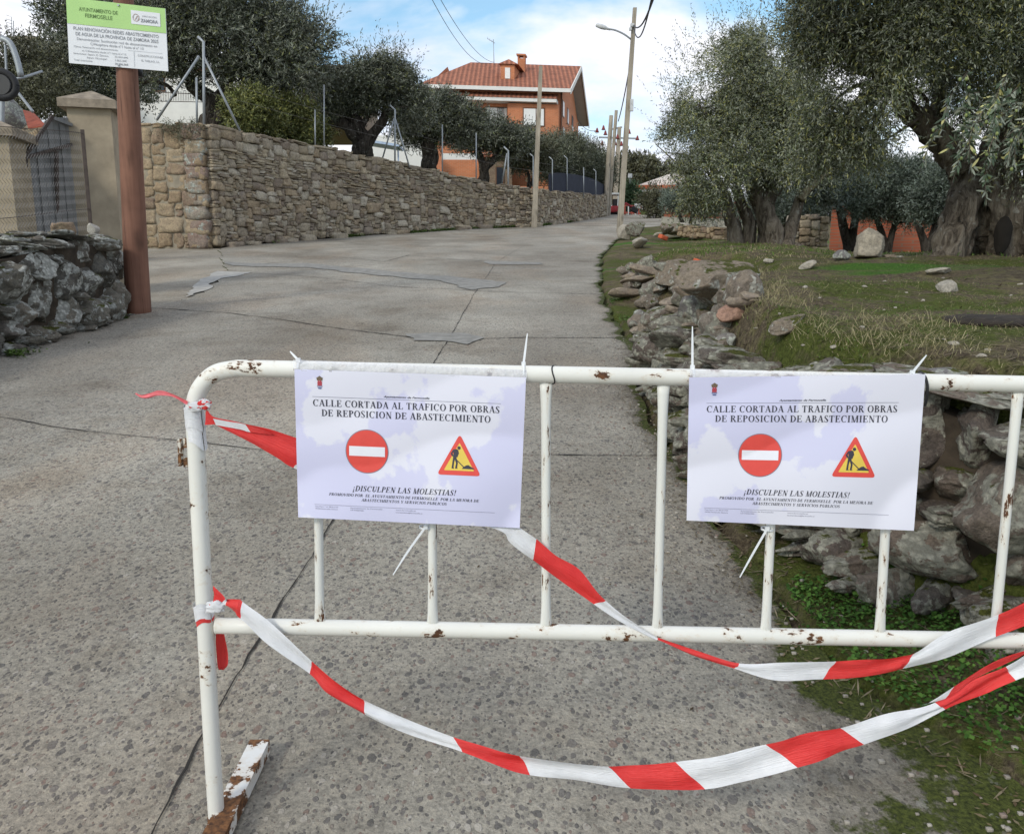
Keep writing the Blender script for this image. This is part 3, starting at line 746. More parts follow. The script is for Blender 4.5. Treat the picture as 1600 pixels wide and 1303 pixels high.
    layer('crest_shield', [rect(c0 - 1.35 * q, Y(0.105), c0 + 1.35 * q, Y(0.076)), rect(c0 - 0.9 * q, Y(0.078), c0 - 0.2 * q, Y(0.068)), rect(c0 + 0.2 * q, Y(0.078), c0 + 0.9 * q, Y(0.068))], None, M_crestr)
    layer('crest_base', [rect(c0 - 1.6 * q, Y(0.112), c0 + 1.6 * q, Y(0.107)), [(c0 - 1.4 * q, Y(0.117)), (c0 + 1.4 * q, Y(0.117)), (c0 + 0.7 * q, Y(0.127)), (c0 - 0.7 * q, Y(0.127))][::-1]], None, M_crestb)
    return root, pm
n1o, pm1 = notice('left of the two damp paper notices on the barrier, above the tape', (460, 577), (822, 590), (812, 825), (466, 808), 1, (0, 0, 0))
n2o, pm2 = notice('damp paper notice whose upper right corner is beside the black cord', (1077, 590), (1446, 585), (1428, 829), (1073, 813), 2, (3.3, 1.0, 0.4))
# crumpled clear sleeve corner and strip along the tube
M_sleeve = NT('clear_sleeve')
M_sleeve.b.inputs['Transmission Weight'].default_value = 0.0
M_sleeve.b.inputs['Alpha'].default_value = 0.45
M_sleeve = M_sleeve.fin((0.75, 0.75, 0.80), 0.22, M_sleeve.bump(M_sleeve.noise(M_sleeve.pos(), 60, 4), 0.9, 0.01))
for root, pts, sd in ((n1o, [(458, 562), (560, 566), (700, 572), (823, 578)], 1), (n2o, [(1078, 576), (1200, 580), (1330, 584), (1447, 583)], 2)):
    mb = MB(); top = smoothpath([(a, b, 0) for a, b in pts], 60)[:, :2]; n = len(top); V = []
    for i, (a, b) in enumerate(top):
        lowy = (577 + (a - 460) * 0.036 if sd == 1 else 590 - (a - 1077) * 0.0135) + 2
        for k in range(7):
            t = k / 6.0; py = b + (lowy - b) * t
            th = (1 - t) * 1.1; y = YB - RT * math.cos(th * 0.9) - 0.0035
            y -= 0.002 * (0.5 + 0.5 * float(vnoise(np.array([a * 0.06, py * 0.1, sd * 3.0]))))
            if sd == 1 and a < 525: y -= 0.006 * abs(float(vnoise(np.array([a * 0.12, py * 0.25, 9.0])))) * 1.5
            V.append(P(a, py, y))
    mb.add(V, gridfaces(n, 7), 0, True); mb.build('clear_sleeve', M_sleeve, root)

# ------------------------------------------------------------------ tape
def tape_mat(name, fade=0.0):
    m = NT(name); uv = m.n('ShaderNodeTexCoord').outputs['UV']
    s = m.n('ShaderNodeSeparateXYZ', {0: uv})
    fr = m.math('FRACT', m.math('MULTIPLY', m.math('ADD', s.outputs[0], m.math('MULTIPLY', s.outputs[1], 0.0)), 0.5))
    isr = m.math('LESS_THAN', fr, 0.5)
    p = m.pos()
    f = m.noise(p, 14, 4)
    red = m.ramp(f, [(0.3, (0.62, 0.020, 0.022)), (0.7, (0.78, 0.05, 0.045))])
    wh = m.ramp(f, [(0.3, (0.66, 0.67, 0.70)), (0.7, (0.82, 0.82, 0.84))])
    c = m.mix(isr, wh, red)
    st = m.noise(m.map(uv, (1.4, 9, 1)), 3.0, 5, 0.6)
    return m.fin(c, 0.36, m.bump(st, 0.55, 0.006), spec=0.45)
M_tape = tape_mat('barrier_tape_plastic')
def ribbon(rows, name, label, sub=8, nv=7, wr=0.002, parent=None, twist=None):
    """rows: (top px, top py, bottom px, bottom py, depth offset top, depth offset bottom, u top, u bottom)"""
    R_ = np.array(rows, float); t0 = np.arange(len(R_)); 
    S = smoothpath(R_[:, :6][:, :3], sub * (len(R_) - 1)); S2 = smoothpath(R_[:, 3:6], sub * (len(R_) - 1))
    n = len(S); ut = np.interp(np.linspace(0, len(R_) - 1, n), t0, R_[:, 6]); ub = np.interp(np.linspace(0, len(R_) - 1, n), t0, R_[:, 7])
    V = []; UV = []
    for i in range(n):
        a = P(S[i, 0], S[i, 1], YB + S[i, 2]); b = P(S2[i, 0], S2[i, 1], YB + S2[i, 2])
        for k in range(nv):
            t = k / (nv - 1); q = a + (b - a) * t
            q = q + np.array([0, -wr * (math.sin(t * 7 + i * 0.13) + 1.3 * float(vnoise(np.array([i * 0.16, t * 3.0, len(rows)])))), 0])
            V.append(q); UV.append((ut[i] * (1 - t) + ub[i] * t, t))
    mb = MB(); mb.add(V, gridfaces(n, nv), 0, True)
    return mb, UV
def fixrows(rows): return [(a, b, e, c, d, f, u, w_) for (a, b, c, d, e, f, u, w_) in rows]

# upper tape: from the knot on the upright, behind the left notice, sagging past the lower rail
# rows: top px, top py, bottom px, bottom py, dY top, dY bottom, u top, u bottom   (u in [0,1) red, [1,2) white, [2,3) red ...)
up = fixrows([
 (322, 640, 322, 660, -0.022, -0.022, 0.3, 0.3),
 (337, 652, 337, 664, -0.024, -0.024, 0.5, 0.5),
 (375, 660, 385, 688, -0.024, -0.022, 0.62, 0.6),
 (420, 670, 432, 716, -0.023, -0.018, 0.75, 0.8),
 (462, 684, 460, 733, -0.0195, -0.0185, 0.92, 1.01),
 (560, 715, 548, 762, -0.0185, -0.0185, 1.05, 1.1),
 (680, 757, 664, 800, -0.0185, -0.0185, 1.3, 1.3),
 (800, 818, 776, 826, -0.019, -0.0185, 1.5, 1.5),
 (818, 828, 797, 848, -0.021, -0.020, 1.75, 1.7),
 (838, 842, 830, 873, -0.024, -0.020, 2.0, 1.97),
 (868, 868, 862, 898, -0.026, -0.022, 2.25, 2.3),
 (905, 890, 894, 920, -0.026, -0.022, 2.6, 2.65),
 (938, 930, 928, 944, -0.027, -0.024, 2.9, 3.0),
 (970, 958, 962, 966, -0.028, -0.026, 3.25, 3.3),
 (1022, 992, 1020, 997, -0.030, -0.030, 3.92, 3.95),
 (1035, 998, 1032, 1001, -0.032, -0.034, 4.05, 4.05),
 (1090, 1017, 1086, 1026, -0.04, -0.044, 4.5, 4.5),
 (1155, 1036, 1142, 1043, -0.05, -0.056, 5.0, 4.95),
 (1225, 1034, 1210, 1062, -0.058, -0.064, 5.5, 5.5),
 (1306, 1032, 1283, 1061, -0.058, -0.062, 6.0, 5.98),
 (1370, 1029, 1350, 1057, -0.052, -0.056, 6.5, 6.5),
 (1410, 1025, 1395, 1050, -0.046, -0.05, 6.85, 6.85),
 (1435, 1018, 1412, 1046, -0.042, -0.046, 7.03, 7.0),
 (1490, 985, 1475, 1030, -0.032, -0.036, 7.5, 7.5),
 (1560, 960, 1555, 994, -0.026, -0.028, 8.0, 8.0),
 (1620, 932, 1620, 970, -0.022, -0.024, 8.6, 8.6),
 (1690, 900, 1700, 940, -0.021, -0.021, 9.3, 9.3)])
mb, uv = ribbon(up, 'barrier_tape', '', 8, 7, 0.0024)
tp = thing('barrier_tape', 'upper red and white tape, passing behind the left notice', 'tape', P(320, 660, YB - 0.02))
mb.build('ribbon', M_tape, tp, uv=uv)
fold = fixrows([(333, 654, 337, 664, -0.028, -0.028, 1.2, 1.2), (360, 659, 375, 671, -0.0285, -0.027, 1.5, 1.5), (382, 663, 390, 675, -0.0285, -0.027, 1.98, 1.98), (425, 676, 424, 679, -0.0265, -0.026, 2.4, 2.4)])
mb, uv = ribbon(fold, 'f', '', 6, 3, 0.0005); mb.build('folded_edge', M_tape, tp, uv=uv)
# wrapped turns round the post, the knot and the torn end
def wrap(pix, r, uvals, h0, h1, name, par, skew=0.0, seed=0, n=26):
    c = PB(*pix); V = []; UV = []
    for i in range(n):
        a = -0.4 + (2 * math.pi * 0.98) * i / (n - 1)
        for k in range(5):
            t = k / 4
            rr = r * (1 + 0.05 * float(vnoise(np.array([i * 0.5, t * 4, seed * 3.1]))))
            lean = -0.0545 * (h0 + (h1 - h0) * t)
            V.append(c + np.array([rr * math.cos(a) + lean, rr * math.sin(a), h0 + (h1 - h0) * t + skew * math.cos(a) + 0.004 * math.sin(3 * a)]))
            UV.append((uvals[0] + (uvals[1] - uvals[0]) * i / (n - 1), t))
    mb = MB(); mb.add(V, gridfaces(n, 5), 0, True); mb.build(name, M_tape, par, uv=UV)
wrap((305, 655), RT * 1.13, (1.1, 1.6), -0.017, 0.027, 'wrap', tp, -0.004, 1)
wrap((306, 672), RT * 1.08, (1.1, 1.9), -0.028, 0.012, 'wrap', tp, -0.012, 4)
def crumple(pix, r, u, par, seed, sx=1.0, dy=-0.024):
    mb = MB(); V, Fc = CS[10]; d = V / np.linalg.norm(V, axis=1, keepdims=True)
    q = d * (1 + 0.55 * fbm(d * 2.4 + seed * 3.3, 4, seed)[:, None]) * np.array([r * sx, r * 0.55, r])
    q = q + P(pix[0], pix[1], YB + dy); uv = np.column_stack([u + 0.9 * fbm(d * 1.5 + seed, 2, seed + 4), d[:, 2]])
    mb.add(q, Fc, 0, True); mb.build('knot', M_tape, par, uv=uv)
crumple((320, 632), 0.011, 1.0, tp, 3, 1.2)
crumple((306, 636), 0.010, 1.6, tp, 6, 1.5)
mb, uv = ribbon(fixrows([(322, 643, 320, 664, -0.026, -0.026, 0.2, 0.2), (336, 656, 335, 663, -0.027, -0.026, 0.5, 0.5)]), 'k', '', 6, 4, 0.0006); mb.build('folded_edge', M_tape, tp, uv=uv)
mb, uv = ribbon(fixrows([(294, 627, 292, 632, -0.02, -0.02, 0.2, 0.2), (272, 616, 270, 620, -0.026, -0.026, 0.3, 0.3), (250, 610, 248, 618, -0.03, -0.03, 0.4, 0.4), (235, 614, 233, 622, -0.03, -0.03, 0.5, 0.5), (222, 617, 222, 622, -0.03, -0.03, 0.6, 0.6), (212, 614, 211, 616, -0.03, -0.03, 0.7, 0.7)]), 'e', '', 7, 5, 0.0014)
M_tapepink = plain('faded_tape', (0.72, 0.16, 0.18), 0.5, 0.3, 30, bump=0.002)
mb.build('torn_end', M_tapepink, tp, uv=uv)

# lower tape
lo = fixrows([
 (333, 915, 334, 938, -0.020, -0.022, 0.6, 0.6),
 (350, 932, 340, 944, -0.023, -0.024, 0.95, 0.95),
 (356, 938, 348, 946, -0.024, -0.024, 1.1, 1.1),
 (352, 937, 352, 946, -0.025, -0.025, 1.95, 1.95),
 (372, 938, 366, 956, -0.026, -0.026, 2.4, 2.4),
 (378, 942, 376, 966, -0.027, -0.027, 3.02, 3.0),
 (430, 978, 414, 1002, -0.030, -0.033, 3.4, 3.4),
 (488, 1031, 484, 1052, -0.038, -0.042, 4.0, 4.0),
 (530, 1066, 512, 1083, -0.045, -0.05, 4.5, 4.5),
 (568, 1092, 566, 1114, -0.052, -0.058, 5.0, 4.96),
 (640, 1125, 630, 1144, -0.065, -0.07, 5.5, 5.45),
 (708, 1151, 716, 1172, -0.08, -0.085, 6.0, 5.95),
 (770, 1170, 768, 1190, -0.09, -0.095, 6.4, 6.45),
 (800, 1176, 828, 1209, -0.094, -0.098, 6.9, 7.0),
 (870, 1186, 890, 1218, -0.1, -0.104, 7.4, 7.5),
 (950, 1196, 985, 1230, -0.105, -0.11, 8.0, 8.0),
 (1010, 1197, 1045, 1234, -0.106, -0.112, 8.5, 8.5),
 (1056, 1192, 1102, 1233, -0.105, -0.112, 9.0, 9.0),
 (1120, 1181, 1160, 1222, -0.1, -0.108, 9.45, 9.45),
 (1196, 1162, 1245, 1197, -0.092, -0.1, 10.0, 10.0),
 (1250, 1146, 1300, 1180, -0.084, -0.092, 10.5, 10.5),
 (1312, 1136, 1350, 1163, -0.075, -0.083, 11.0, 11.0),
 (1390, 1116, 1420, 1138, -0.063, -0.07, 11.5, 11.5),
 (1462, 1098, 1478, 1109, -0.05, -0.056, 12.0, 12.0),
 (1520, 1062, 1540, 1084, -0.042, -0.046, 12.5, 12.5),
 (1570, 1040, 1584, 1060, -0.036, -0.038, 13.0, 13.0),
 (1625, 1010, 1640, 1040, -0.03, -0.032, 13.5, 13.5),
 (1700, 965, 1720, 1000, -0.024, -0.024, 14.2, 14.2)])
mb, uv = ribbon(lo, 'l', '', 8, 7, 0.0035)
tq = thing('barrier_tape', 'lower red and white tape hanging in a long loop below the rail', 'tape', P(320, 945, YB - 0.02))
mb.build('ribbon', M_tape, tq, uv=uv)
wrap((318, 950), RT * 1.14, (1.1, 1.9), -0.020, 0.014, 'wrap', tq, 0.004, 2)
wrap((320, 962), RT * 1.07, (0.2, 0.9), -0.012, 0.006, 'wrap', tq, 0.006, 7)
crumple((336, 948), 0.013, 1.4, tq, 9, 1.6)
mb, uv = ribbon(fixrows([(337, 975, 348, 975, 0.01, 0.014, 0.3, 0.3), (338, 1000, 353, 998, 0.016, 0.02, 0.5, 0.5), (339, 1022, 357, 1020, 0.018, 0.022, 0.7, 0.7), (341, 1040, 356, 1038, 0.018, 0.02, 0.85, 0.85), (343, 1046, 350, 1046, 0.018, 0.02, 0.9, 0.9)]), 't', '', 6, 4, 0.002)
mb.build('loose_end', M_tape, tq, uv=uv)
mb, uv = ribbon(fixrows([(1640, 1005, 1590, 1028, -0.034, -0.036, 0.2, 0.2), (1560, 1030, 1520, 1062, -0.04, -0.044, 0.5, 0.5), (1500, 1066, 1486, 1088, -0.046, -0.05, 0.9, 0.9), (1462, 1092, 1440, 1102, -0.052, -0.056, 1.4, 1.4)]), 't', '', 8, 4, 0.001)
mb.build('folded_edge', M_tape, tq, uv=uv)

# ------------------------------------------------------------------ cable ties, cord
M_tie = plain('white_nylon', (0.74, 0.76, 0.78), 0.35, 0.05, 40)
def tie(label, head, tip, Y, dy2=0.0, wd=0.0046, mid=None, top=True):
    r = thing('cable_tie', label, 'cable tie', P(head[0], head[1], Y), 'white cable ties fixing the notices')
    a = P(head[0], head[1], Y); b = P(tip[0], tip[1], Y + dy2)
    pts = [a, (a + b) / 2 if mid is None else P(mid[0], mid[1], Y + dy2 / 2), b]; pts = smoothpath(pts, 12); n = len(pts)
    d = (b - a) / np.linalg.norm(b - a); s = np.cross(d, [0, 1, 0]); s /= np.linalg.norm(s); V = []
    for i, q in enumerate(pts):
        w_ = wd * (1 - 0.6 * (i / (n - 1)) ** 3) / 2
        for (u, v) in ((-1, 0), (1, 0), (1, 1), (-1, 1)): V.append(q + s * u * w_ + np.array([0, 0.0013 * v, 0]))
    fs = [(i * 4 + j, i * 4 + (j + 1) % 4, (i + 1) * 4 + (j + 1) % 4, (i + 1) * 4 + j) for i in range(n - 1) for j in range(4)] + [(0, 1, 2, 3), tuple((n - 1) * 4 + k for k in (3, 2, 1, 0))]
    mb = MB(); mb.add(V, fs); mb.build('tail', M_tie, r)
    mb = MB(); mb.box(a + np.array([0, 0.001, 0]), (0.0042, 0.003, 0.0045)); mb.build('head', M_tie, r)
    # loop round the tube or bar
    mb = MB(); c = P(head[0], head[1], YB) if not top else np.array([a[0], YB, ontop(a[0])[2]]); R_ = (RT if top else 0.0105) + 0.0022
    lp = [c + (np.array([0, R_ * math.cos(t), R_ * math.sin(t)]) if top else np.array([R_ * math.cos(t), R_ * math.sin(t), 0])) for t in np.linspace(0, 2 * math.pi, 20)]
    V = []
    for q in lp:
        nrm = (q - c) / R_
        for (u, v) in ((-1, 0), (1, 0), (1, 1), (-1, 1)):
            V.append(q + (np.array([1, 0, 0]) if top else np.array([0, 0, 1])) * u * 0.002 + nrm * 0.0012 * v)
    mb.add(V, [(i * 4 + j, i * 4 + (j + 1) % 4, (i + 1) * 4 + (j + 1) % 4, (i + 1) * 4 + j) for i in range(19) for j in range(4)]); mb.build('loop', M_tie, r)
tie('short white cable tie sticking up at the top left corner of the left notice', (466, 563), (453, 549), YB - 0.012, 0.01)
tie('long white cable tie standing up at the top right corner of the left notice', (818, 569), (824, 521), YB - 0.002, 0.015)
tie('long upright white cable tie at the top left corner of the right notice', (1082, 574), (1082, 510), YB - 0.002, 0.012)
tie('white cable tie leaning right on the top tube next to the black cord', (1426, 582), (1448, 555), YB - 0.004, 0.01)
tie('long white cable tie pointing down left below the left notice', (665, 823), (614, 898), YB - 0.014, -0.03, mid=(637, 862), top=False)
tie('white cable tie pointing down left below the right notice', (1199, 826), (1156, 902), YB - 0.014, -0.03, mid=(1176, 866), top=False)
M_cord = plain('black_rubber', (0.02, 0.02, 0.022), 0.5, 0.2, 30)
mb = MB(); mb.tube(smoothpath([P(1436, 582, YB + 0.01), P(1440, 583, YB - 0.012), P(1446, 590, YB - 0.022), P(1449, 604, YB - 0.025), P(1448, 622, YB - 0.022), P(1445, 634, YB - 0.016)], 30), 0.0028, 8)
tag(mb.build('black_cord', M_cord, origin=P(1446, 590, YB - 0.02)), 'black rubber cord looped over the top tube at the right edge of the right notice', 'cord')
mb = MB(); c = ontop(P(864, 587, YB)[0]); mb.tube([c + np.array([0.003 * math.sin(t * 2), (RT + 0.001) * math.cos(t), (RT + 0.001) * math.sin(t)]) for t in np.linspace(0, 2 * math.pi, 24)], 0.0014, 6)
tag(mb.build('thin_wire', M_cord, origin=c), 'thin dark wire wound round the top tube between the two notices', 'wire')

# ================================================================== stone materials
def stone_mat(name, cols, lichen=0.0, moss=0.0, scale=5.0, bump=0.012, lcol=(0.42, 0.43, 0.38), dark=0.35, isl=0.6):
    m = NT(name); p = m.pos(); r = m.island()
    n1 = m.noise(p, scale, 6, 0.65); n2 = m.noise(p, scale * 7, 5, 0.7); n3 = m.noise(p, scale * 0.45, 3)
    k = len(cols); a = m.ramp(r, [(i / k, c) for i, c in enumerate(cols)], 'CONSTANT')
    b = m.ramp(n1, [(0.3 + 0.4 * i / (k - 1), c) for i, c in enumerate(cols)])
    c = m.mix(isl, b, a)
    c = m.mix(1.0, c, m.ramp(n2, [(0.28, (0.5, 0.5, 0.5)), (0.5, (0.9, 0.9, 0.9)), (0.75, (1.25, 1.22, 1.18))]), 'MULTIPLY')
    c = m.mix(m.mr(n1, 0.56, 0.68, 0, dark), c, (0.05, 0.045, 0.04))
    if lichen:
        l = m.noise(p, scale * 2.3, 7, 0.62, 0.3)
        l = m.math('ADD', l, m.math('MULTIPLY', m.noise(p, scale * 0.5, 2), 0.4))
        ring = m.vor(p, scale * 6)
        lc = m.mix(m.mr(ring.outputs['Distance'], 0.15, 0.6), lcol, tuple(q * 0.55 for q in lcol))
        c = m.mix(m.mr(l, 0.80 - lichen, 0.83 - lichen), c, lc)
    if moss:
        z = m.nz(); q = m.math('ADD', m.math('MULTIPLY', z, 0.32), m.noise(p, scale * 1.1, 5, 0.7))
        mc = m.ramp(m.noise(p, scale * 18, 3), [(0.3, (0.02, 0.024, 0.006)), (0.7, (0.10, 0.105, 0.022))])
        c = m.mix(m.mr(q, 0.92 - moss, 0.97 - moss), c, mc)
    n4 = m.noise(p, scale * 22, 4, 0.75)
    h = m.math('ADD', m.math('ADD', m.math('MULTIPLY', n1, 1.0), m.math('MULTIPLY', n2, 0.5)), m.math('MULTIPLY', n4, 0.18))
    c = m.mix(1.0, c, m.ramp(n4, [(0.3, 0.72), (0.7, 1.25)]), 'MULTIPLY')
    return m.fin(c, 0.92, m.bump(h, 0.9, bump), spec=0.15)
M_dry = stone_mat('brown_schist_stone', [(0.29, 0.235, 0.165), (0.40, 0.345, 0.26), (0.20, 0.155, 0.12), (0.43, 0.36, 0.255), (0.32, 0.275, 0.215), (0.24, 0.195, 0.16), (0.37, 0.285, 0.19), (0.52, 0.475, 0.39)], 0.0, 0, 3.0, 0.02)
M_tan = stone_mat('tan_granite_block', [(0.33, 0.25, 0.155), (0.40, 0.315, 0.205), (0.27, 0.20, 0.14), (0.22, 0.16, 0.12), (0.42, 0.34, 0.23), (0.30, 0.225, 0.14)], 0.0, 0, 3.0, 0.02, dark=0.25)
M_mortar = plain('lime_mortar', (0.26, 0.225, 0.17), 0.95, 0.3, 4, bump=0.02)
M_mortard = plain('dark_joint_earth', (0.10, 0.085, 0.065), 0.95, 0.4, 4, bump=0.03)
M_lich = stone_mat('lichen_covered_stone', [(0.13, 0.12, 0.10), (0.18, 0.165, 0.135), (0.10, 0.095, 0.085), (0.21, 0.185, 0.15), (0.15, 0.13, 0.115)], 0.09, 0.09, 4.5, 0.03, (0.46, 0.46, 0.42))
M_granite = stone_mat('mossy_granite_stone', [(0.13, 0.115, 0.10), (0.19, 0.155, 0.125), (0.11, 0.09, 0.08), (0.22, 0.195, 0.165), (0.16, 0.125, 0.10)], 0.14, 0.10, 6.0, 0.03, (0.36, 0.35, 0.29))
M_pile = stone_mat('rubble_stone', [(0.19, 0.155, 0.12), (0.26, 0.215, 0.165), (0.14, 0.115, 0.10), (0.22, 0.185, 0.15), (0.30, 0.25, 0.19)], 0.02, 0.15, 6.0, 0.03, (0.44, 0.43, 0.38))
M_earth = plain('dark_earth', (0.045, 0.034, 0.024), 0.98, 0.5, 9, bump=0.04)

def packwall(mb, pf, L, topf, spec, seed, dep=0.14, nf=3, step=0.05, mi=0, jit=0.03, rough=0.13, gap=0.97, rk=False, p=0.12):
    """random stone packing. pf(s, z) -> (point, tangent, outward normal); topf(s) -> height; spec(s, f) -> (wmin, wmax, hmin, hmax)"""
    rg = np.random.default_rng(seed); n = int(L / step); sk = np.zeros(n); top = np.array([topf((i + 0.5) * step) for i in range(n)])
    sk[:] = rg.uniform(0, 0.05, n); cnt = 0; done = np.zeros(n, bool)
    while True:
        z = np.where(done, 1e9, sk / 1.0)
        i = int(np.argmin(z - 0.0))
        if z[i] > 1e8: break
        f = sk[i] / max(top[i], 0.05)
        w0, w1, a0, a1 = spec((i + 0.5) * step, f)
        w = rg.uniform(w0, w1); hh = rg.uniform(a0, a1); k = max(1, int(round(w / step)))
        j = i
        while j > 0 and sk[j - 1] < sk[i] + 0.012 and i - j < k // 3 and not done[j - 1]: j -= 1
        e = j
        while e < n and e - j < k and sk[e] < sk[i] + 0.035 and not done[e]: e += 1
        e = max(e, j + 1); w = (e - j) * step; bz = sk[j:e].max() * 0.5 + sk[j:e].min() * 0.5
        if w < 0.6 * w0: hh = min(hh, max(0.04, w * 0.8))
        if bz + hh > top[j:e].mean() + 0.05: hh = max(0.03, top[j:e].mean() - bz)
        s = (j + e) / 2 * step; pt, tg, nn = pf(s, bz + hh / 2); up = np.array([0, 0, 1.])
        a = rg.normal(0, 0.035)
        t2 = tg * math.cos(a) + up * math.sin(a); u2 = up * math.cos(a) - tg * math.sin(a)
        R = np.stack([t2, nn, u2], 1)
        if rk:
            rock(mb, pt + nn * (rg.uniform(-jit, jit) - dep * 0.3), (w / 2 * gap * 1.22, dep * rg.uniform(0.9, 1.3), hh / 2 * gap * 1.25), R @ rotm(rg.uniform(-0.2, 0.2), rg.uniform(-0.2, 0.2), rg.uniform(-0.3, 0.3)), nf, seed * 1000 + cnt, 8, rough, mi)
        else:
            block(mb, pt + nn * (rg.uniform(-jit, jit) - dep * 0.45), (w / 2 * gap, dep, hh / 2 * gap), R, nf, rough, seed * 1000 + cnt, mi, p)
        cnt += 1; sk[j:e] = bz + hh; done[j:e] |= sk[j:e] >= top[j:e] - 0.03
    return cnt
def slab(mb, pf, L, topf, thick, mi, ns=60, back=0.1, base=-0.3):
    """wall core"""
    V = []
    for i in range(ns + 1):
        s = L * i / ns; pt, tg, nn = pf(s, 0); t = topf(s) - 0.05; z0 = pt[2]
        f = pt - nn * back; b = pt - nn * thick
        V += [[f[0], f[1], z0 + base], [f[0], f[1], z0 + t], [b[0], b[1], z0 + t], [b[0], b[1], z0 + base]]
    fs = [(i * 4 + j, i * 4 + (j + 1) % 4, (i + 1) * 4 + (j + 1) % 4, (i + 1) * 4 + j) for i in range(ns) for j in range(4)]
    mb.add(V, fs, mi); mb.add(V[:4], [(0, 1, 2, 3)], mi); mb.add(V[-4:], [(3, 2, 1, 0)], mi)

# ---- long dry-stone wall
seg = np.linalg.norm(np.diff(LW[:, :2], axis=0), axis=1); cum = np.concatenate([[0], np.cumsum(seg)]); LL = cum[-1]
def pf_long(s, z):
    s = min(max(s, 0), LL); x = np.interp(s, cum, LW[:, 0]); y = np.interp(s, cum, LW[:, 1]); b = np.interp(s, cum, LW[:, 2])
    a2 = min(s + 0.8, LL); a1 = max(s - 0.8, 0)
    tg = np.array([np.interp(a2, cum, LW[:, 0]) - np.interp(a1, cum, LW[:, 0]), np.interp(a2, cum, LW[:, 1]) - np.interp(a1, cum, LW[:, 1]), 0]); tg /= np.linalg.norm(tg)
    return np.array([x, y, b + z]), tg, np.array([tg[1], -tg[0], 0])
def top_long(s): 
    return np.interp(s, cum, LW[:, 3] - LW[:, 2]) + 0.05 * float(vnoise(np.array([s * 0.9, 0, 0])))
def spec_long(s, f):
    thin = 0.50 + 0.12 * math.sin(s * 0.5) + 0.1 * math.sin(s * 1.7)
    if s > 12: thin += 0.18
    if f > 0.92: return (0.5, 1.1, 0.05, 0.09)
    if f > 0.80 and s < 7: return (0.35, 0.7, 0.2, 0.3)
    if f > thin: return (0.2, 0.62, 0.035, 0.08) if (math.sin(s * 3.1 + f * 9) < 0.8) else (0.25, 0.4, 0.16, 0.25)
    return ((0.15, 0.45, 0.06, 0.14) if math.sin(s * 7 + f * 17) < 0.2 else (0.25, 0.6, 0.14, 0.30))
mb = MB(); packwall(mb, pf_long, LL, top_long, spec_long, 5, 0.16, 4, 0.05, 0, 0.035, 0.20, 0.96)
slab(mb, pf_long, LL, top_long, 0.6, 1, 70, 0.10)
rg = np.random.default_rng(3)
for k in range(26):          # footing stones along the base
    s = rg.uniform(0.5, 26); pt, tg, nn = pf_long(s, 0)
    block(mb, pt + nn * rg.uniform(0.05, 0.2) + np.array([0, 0, 0.03]), (rg.uniform(0.12, 0.4), 0.14, rg.uniform(0.06, 0.15)), np.stack([tg, nn, [0, 0, 1.]], 1), 4, 0.2, 900 + k)
tag(mb.build('stone_wall', [M_dry, M_mortard], origin=LW[0, :3]), 'long dry-stone retaining wall of brown slabs running up the left side of the road', 'wall')

# ---- tan mortared wall facing the camera
TW0 = np.array([-24.0, YC + 0.9]); TW1 = np.array([XC - 0.02, YC - 0.05]); TL_ = float(np.linalg.norm(TW1 - TW0)); tdir = (TW1 - TW0) / TL_
def pf_tan(s, z):
    q = TW0 + tdir * s; return np.array([q[0], q[1], float(ZR(q[1])) + z - 0.03]), np.array([*tdir, 0]), np.array([tdir[1], -tdir[0], 0])
def top_tan(s):
    q = TW0 + tdir * s; zt = LW[0, 3] - 0.02 + 0.012 * min(q[0] - XC, 0) * -1
    return zt - float(ZR(q[1])) + 0.03 + 0.03 * float(vnoise(np.array([s * 1.2, 3, 0])))
def spec_tan(s, f):
    if f > 0.86: return (0.3, 0.6, 0.2, 0.3)
    return (0.35, 0.85, 0.22, 0.42)
mb = MB(); packwall(mb, pf_tan, TL_ + 0.0, top_tan, spec_tan, 8, 0.14, 6, 0.05, 0, 0.012, 0.22, 0.90)
slab(mb, pf_tan, TL_ - 0.12, top_tan, 0.55, 1, 30, -0.052)
pt, tg, nn = pf_tan(TL_ - 0.28, 0)                   # grey corner stones
zz = 0
for k in range(9):
    hh = [0.42, 0.3, 0.36, 0.28, 0.35, 0.3, 0.33, 0.3, 0.4][k]
    if zz + hh > top_tan(TL_): break
    block(mb, pt + np.array([0, 0, zz + hh / 2]) - nn * 0.11 + tg * (0.0 if k % 2 else -0.06), (0.26, 0.2, hh / 2 * 0.95), np.stack([tg, nn, [0, 0, 1.]], 1), 6, 0.14, 770 + k, 2); zz += hh
M_corner = stone_mat('grey_corner_stone', [(0.22, 0.21, 0.20), (0.30, 0.27, 0.22), (0.24, 0.17, 0.14), (0.34, 0.28, 0.19)], 0.03, 0, 3)
tag(mb.build('stone_wall', [M_tan, M_mortar, M_corner], origin=(*TW1, float(ZR(TW1[1])))), 'tall tan mortared block wall behind the brown pole, closing the side street', 'wall')

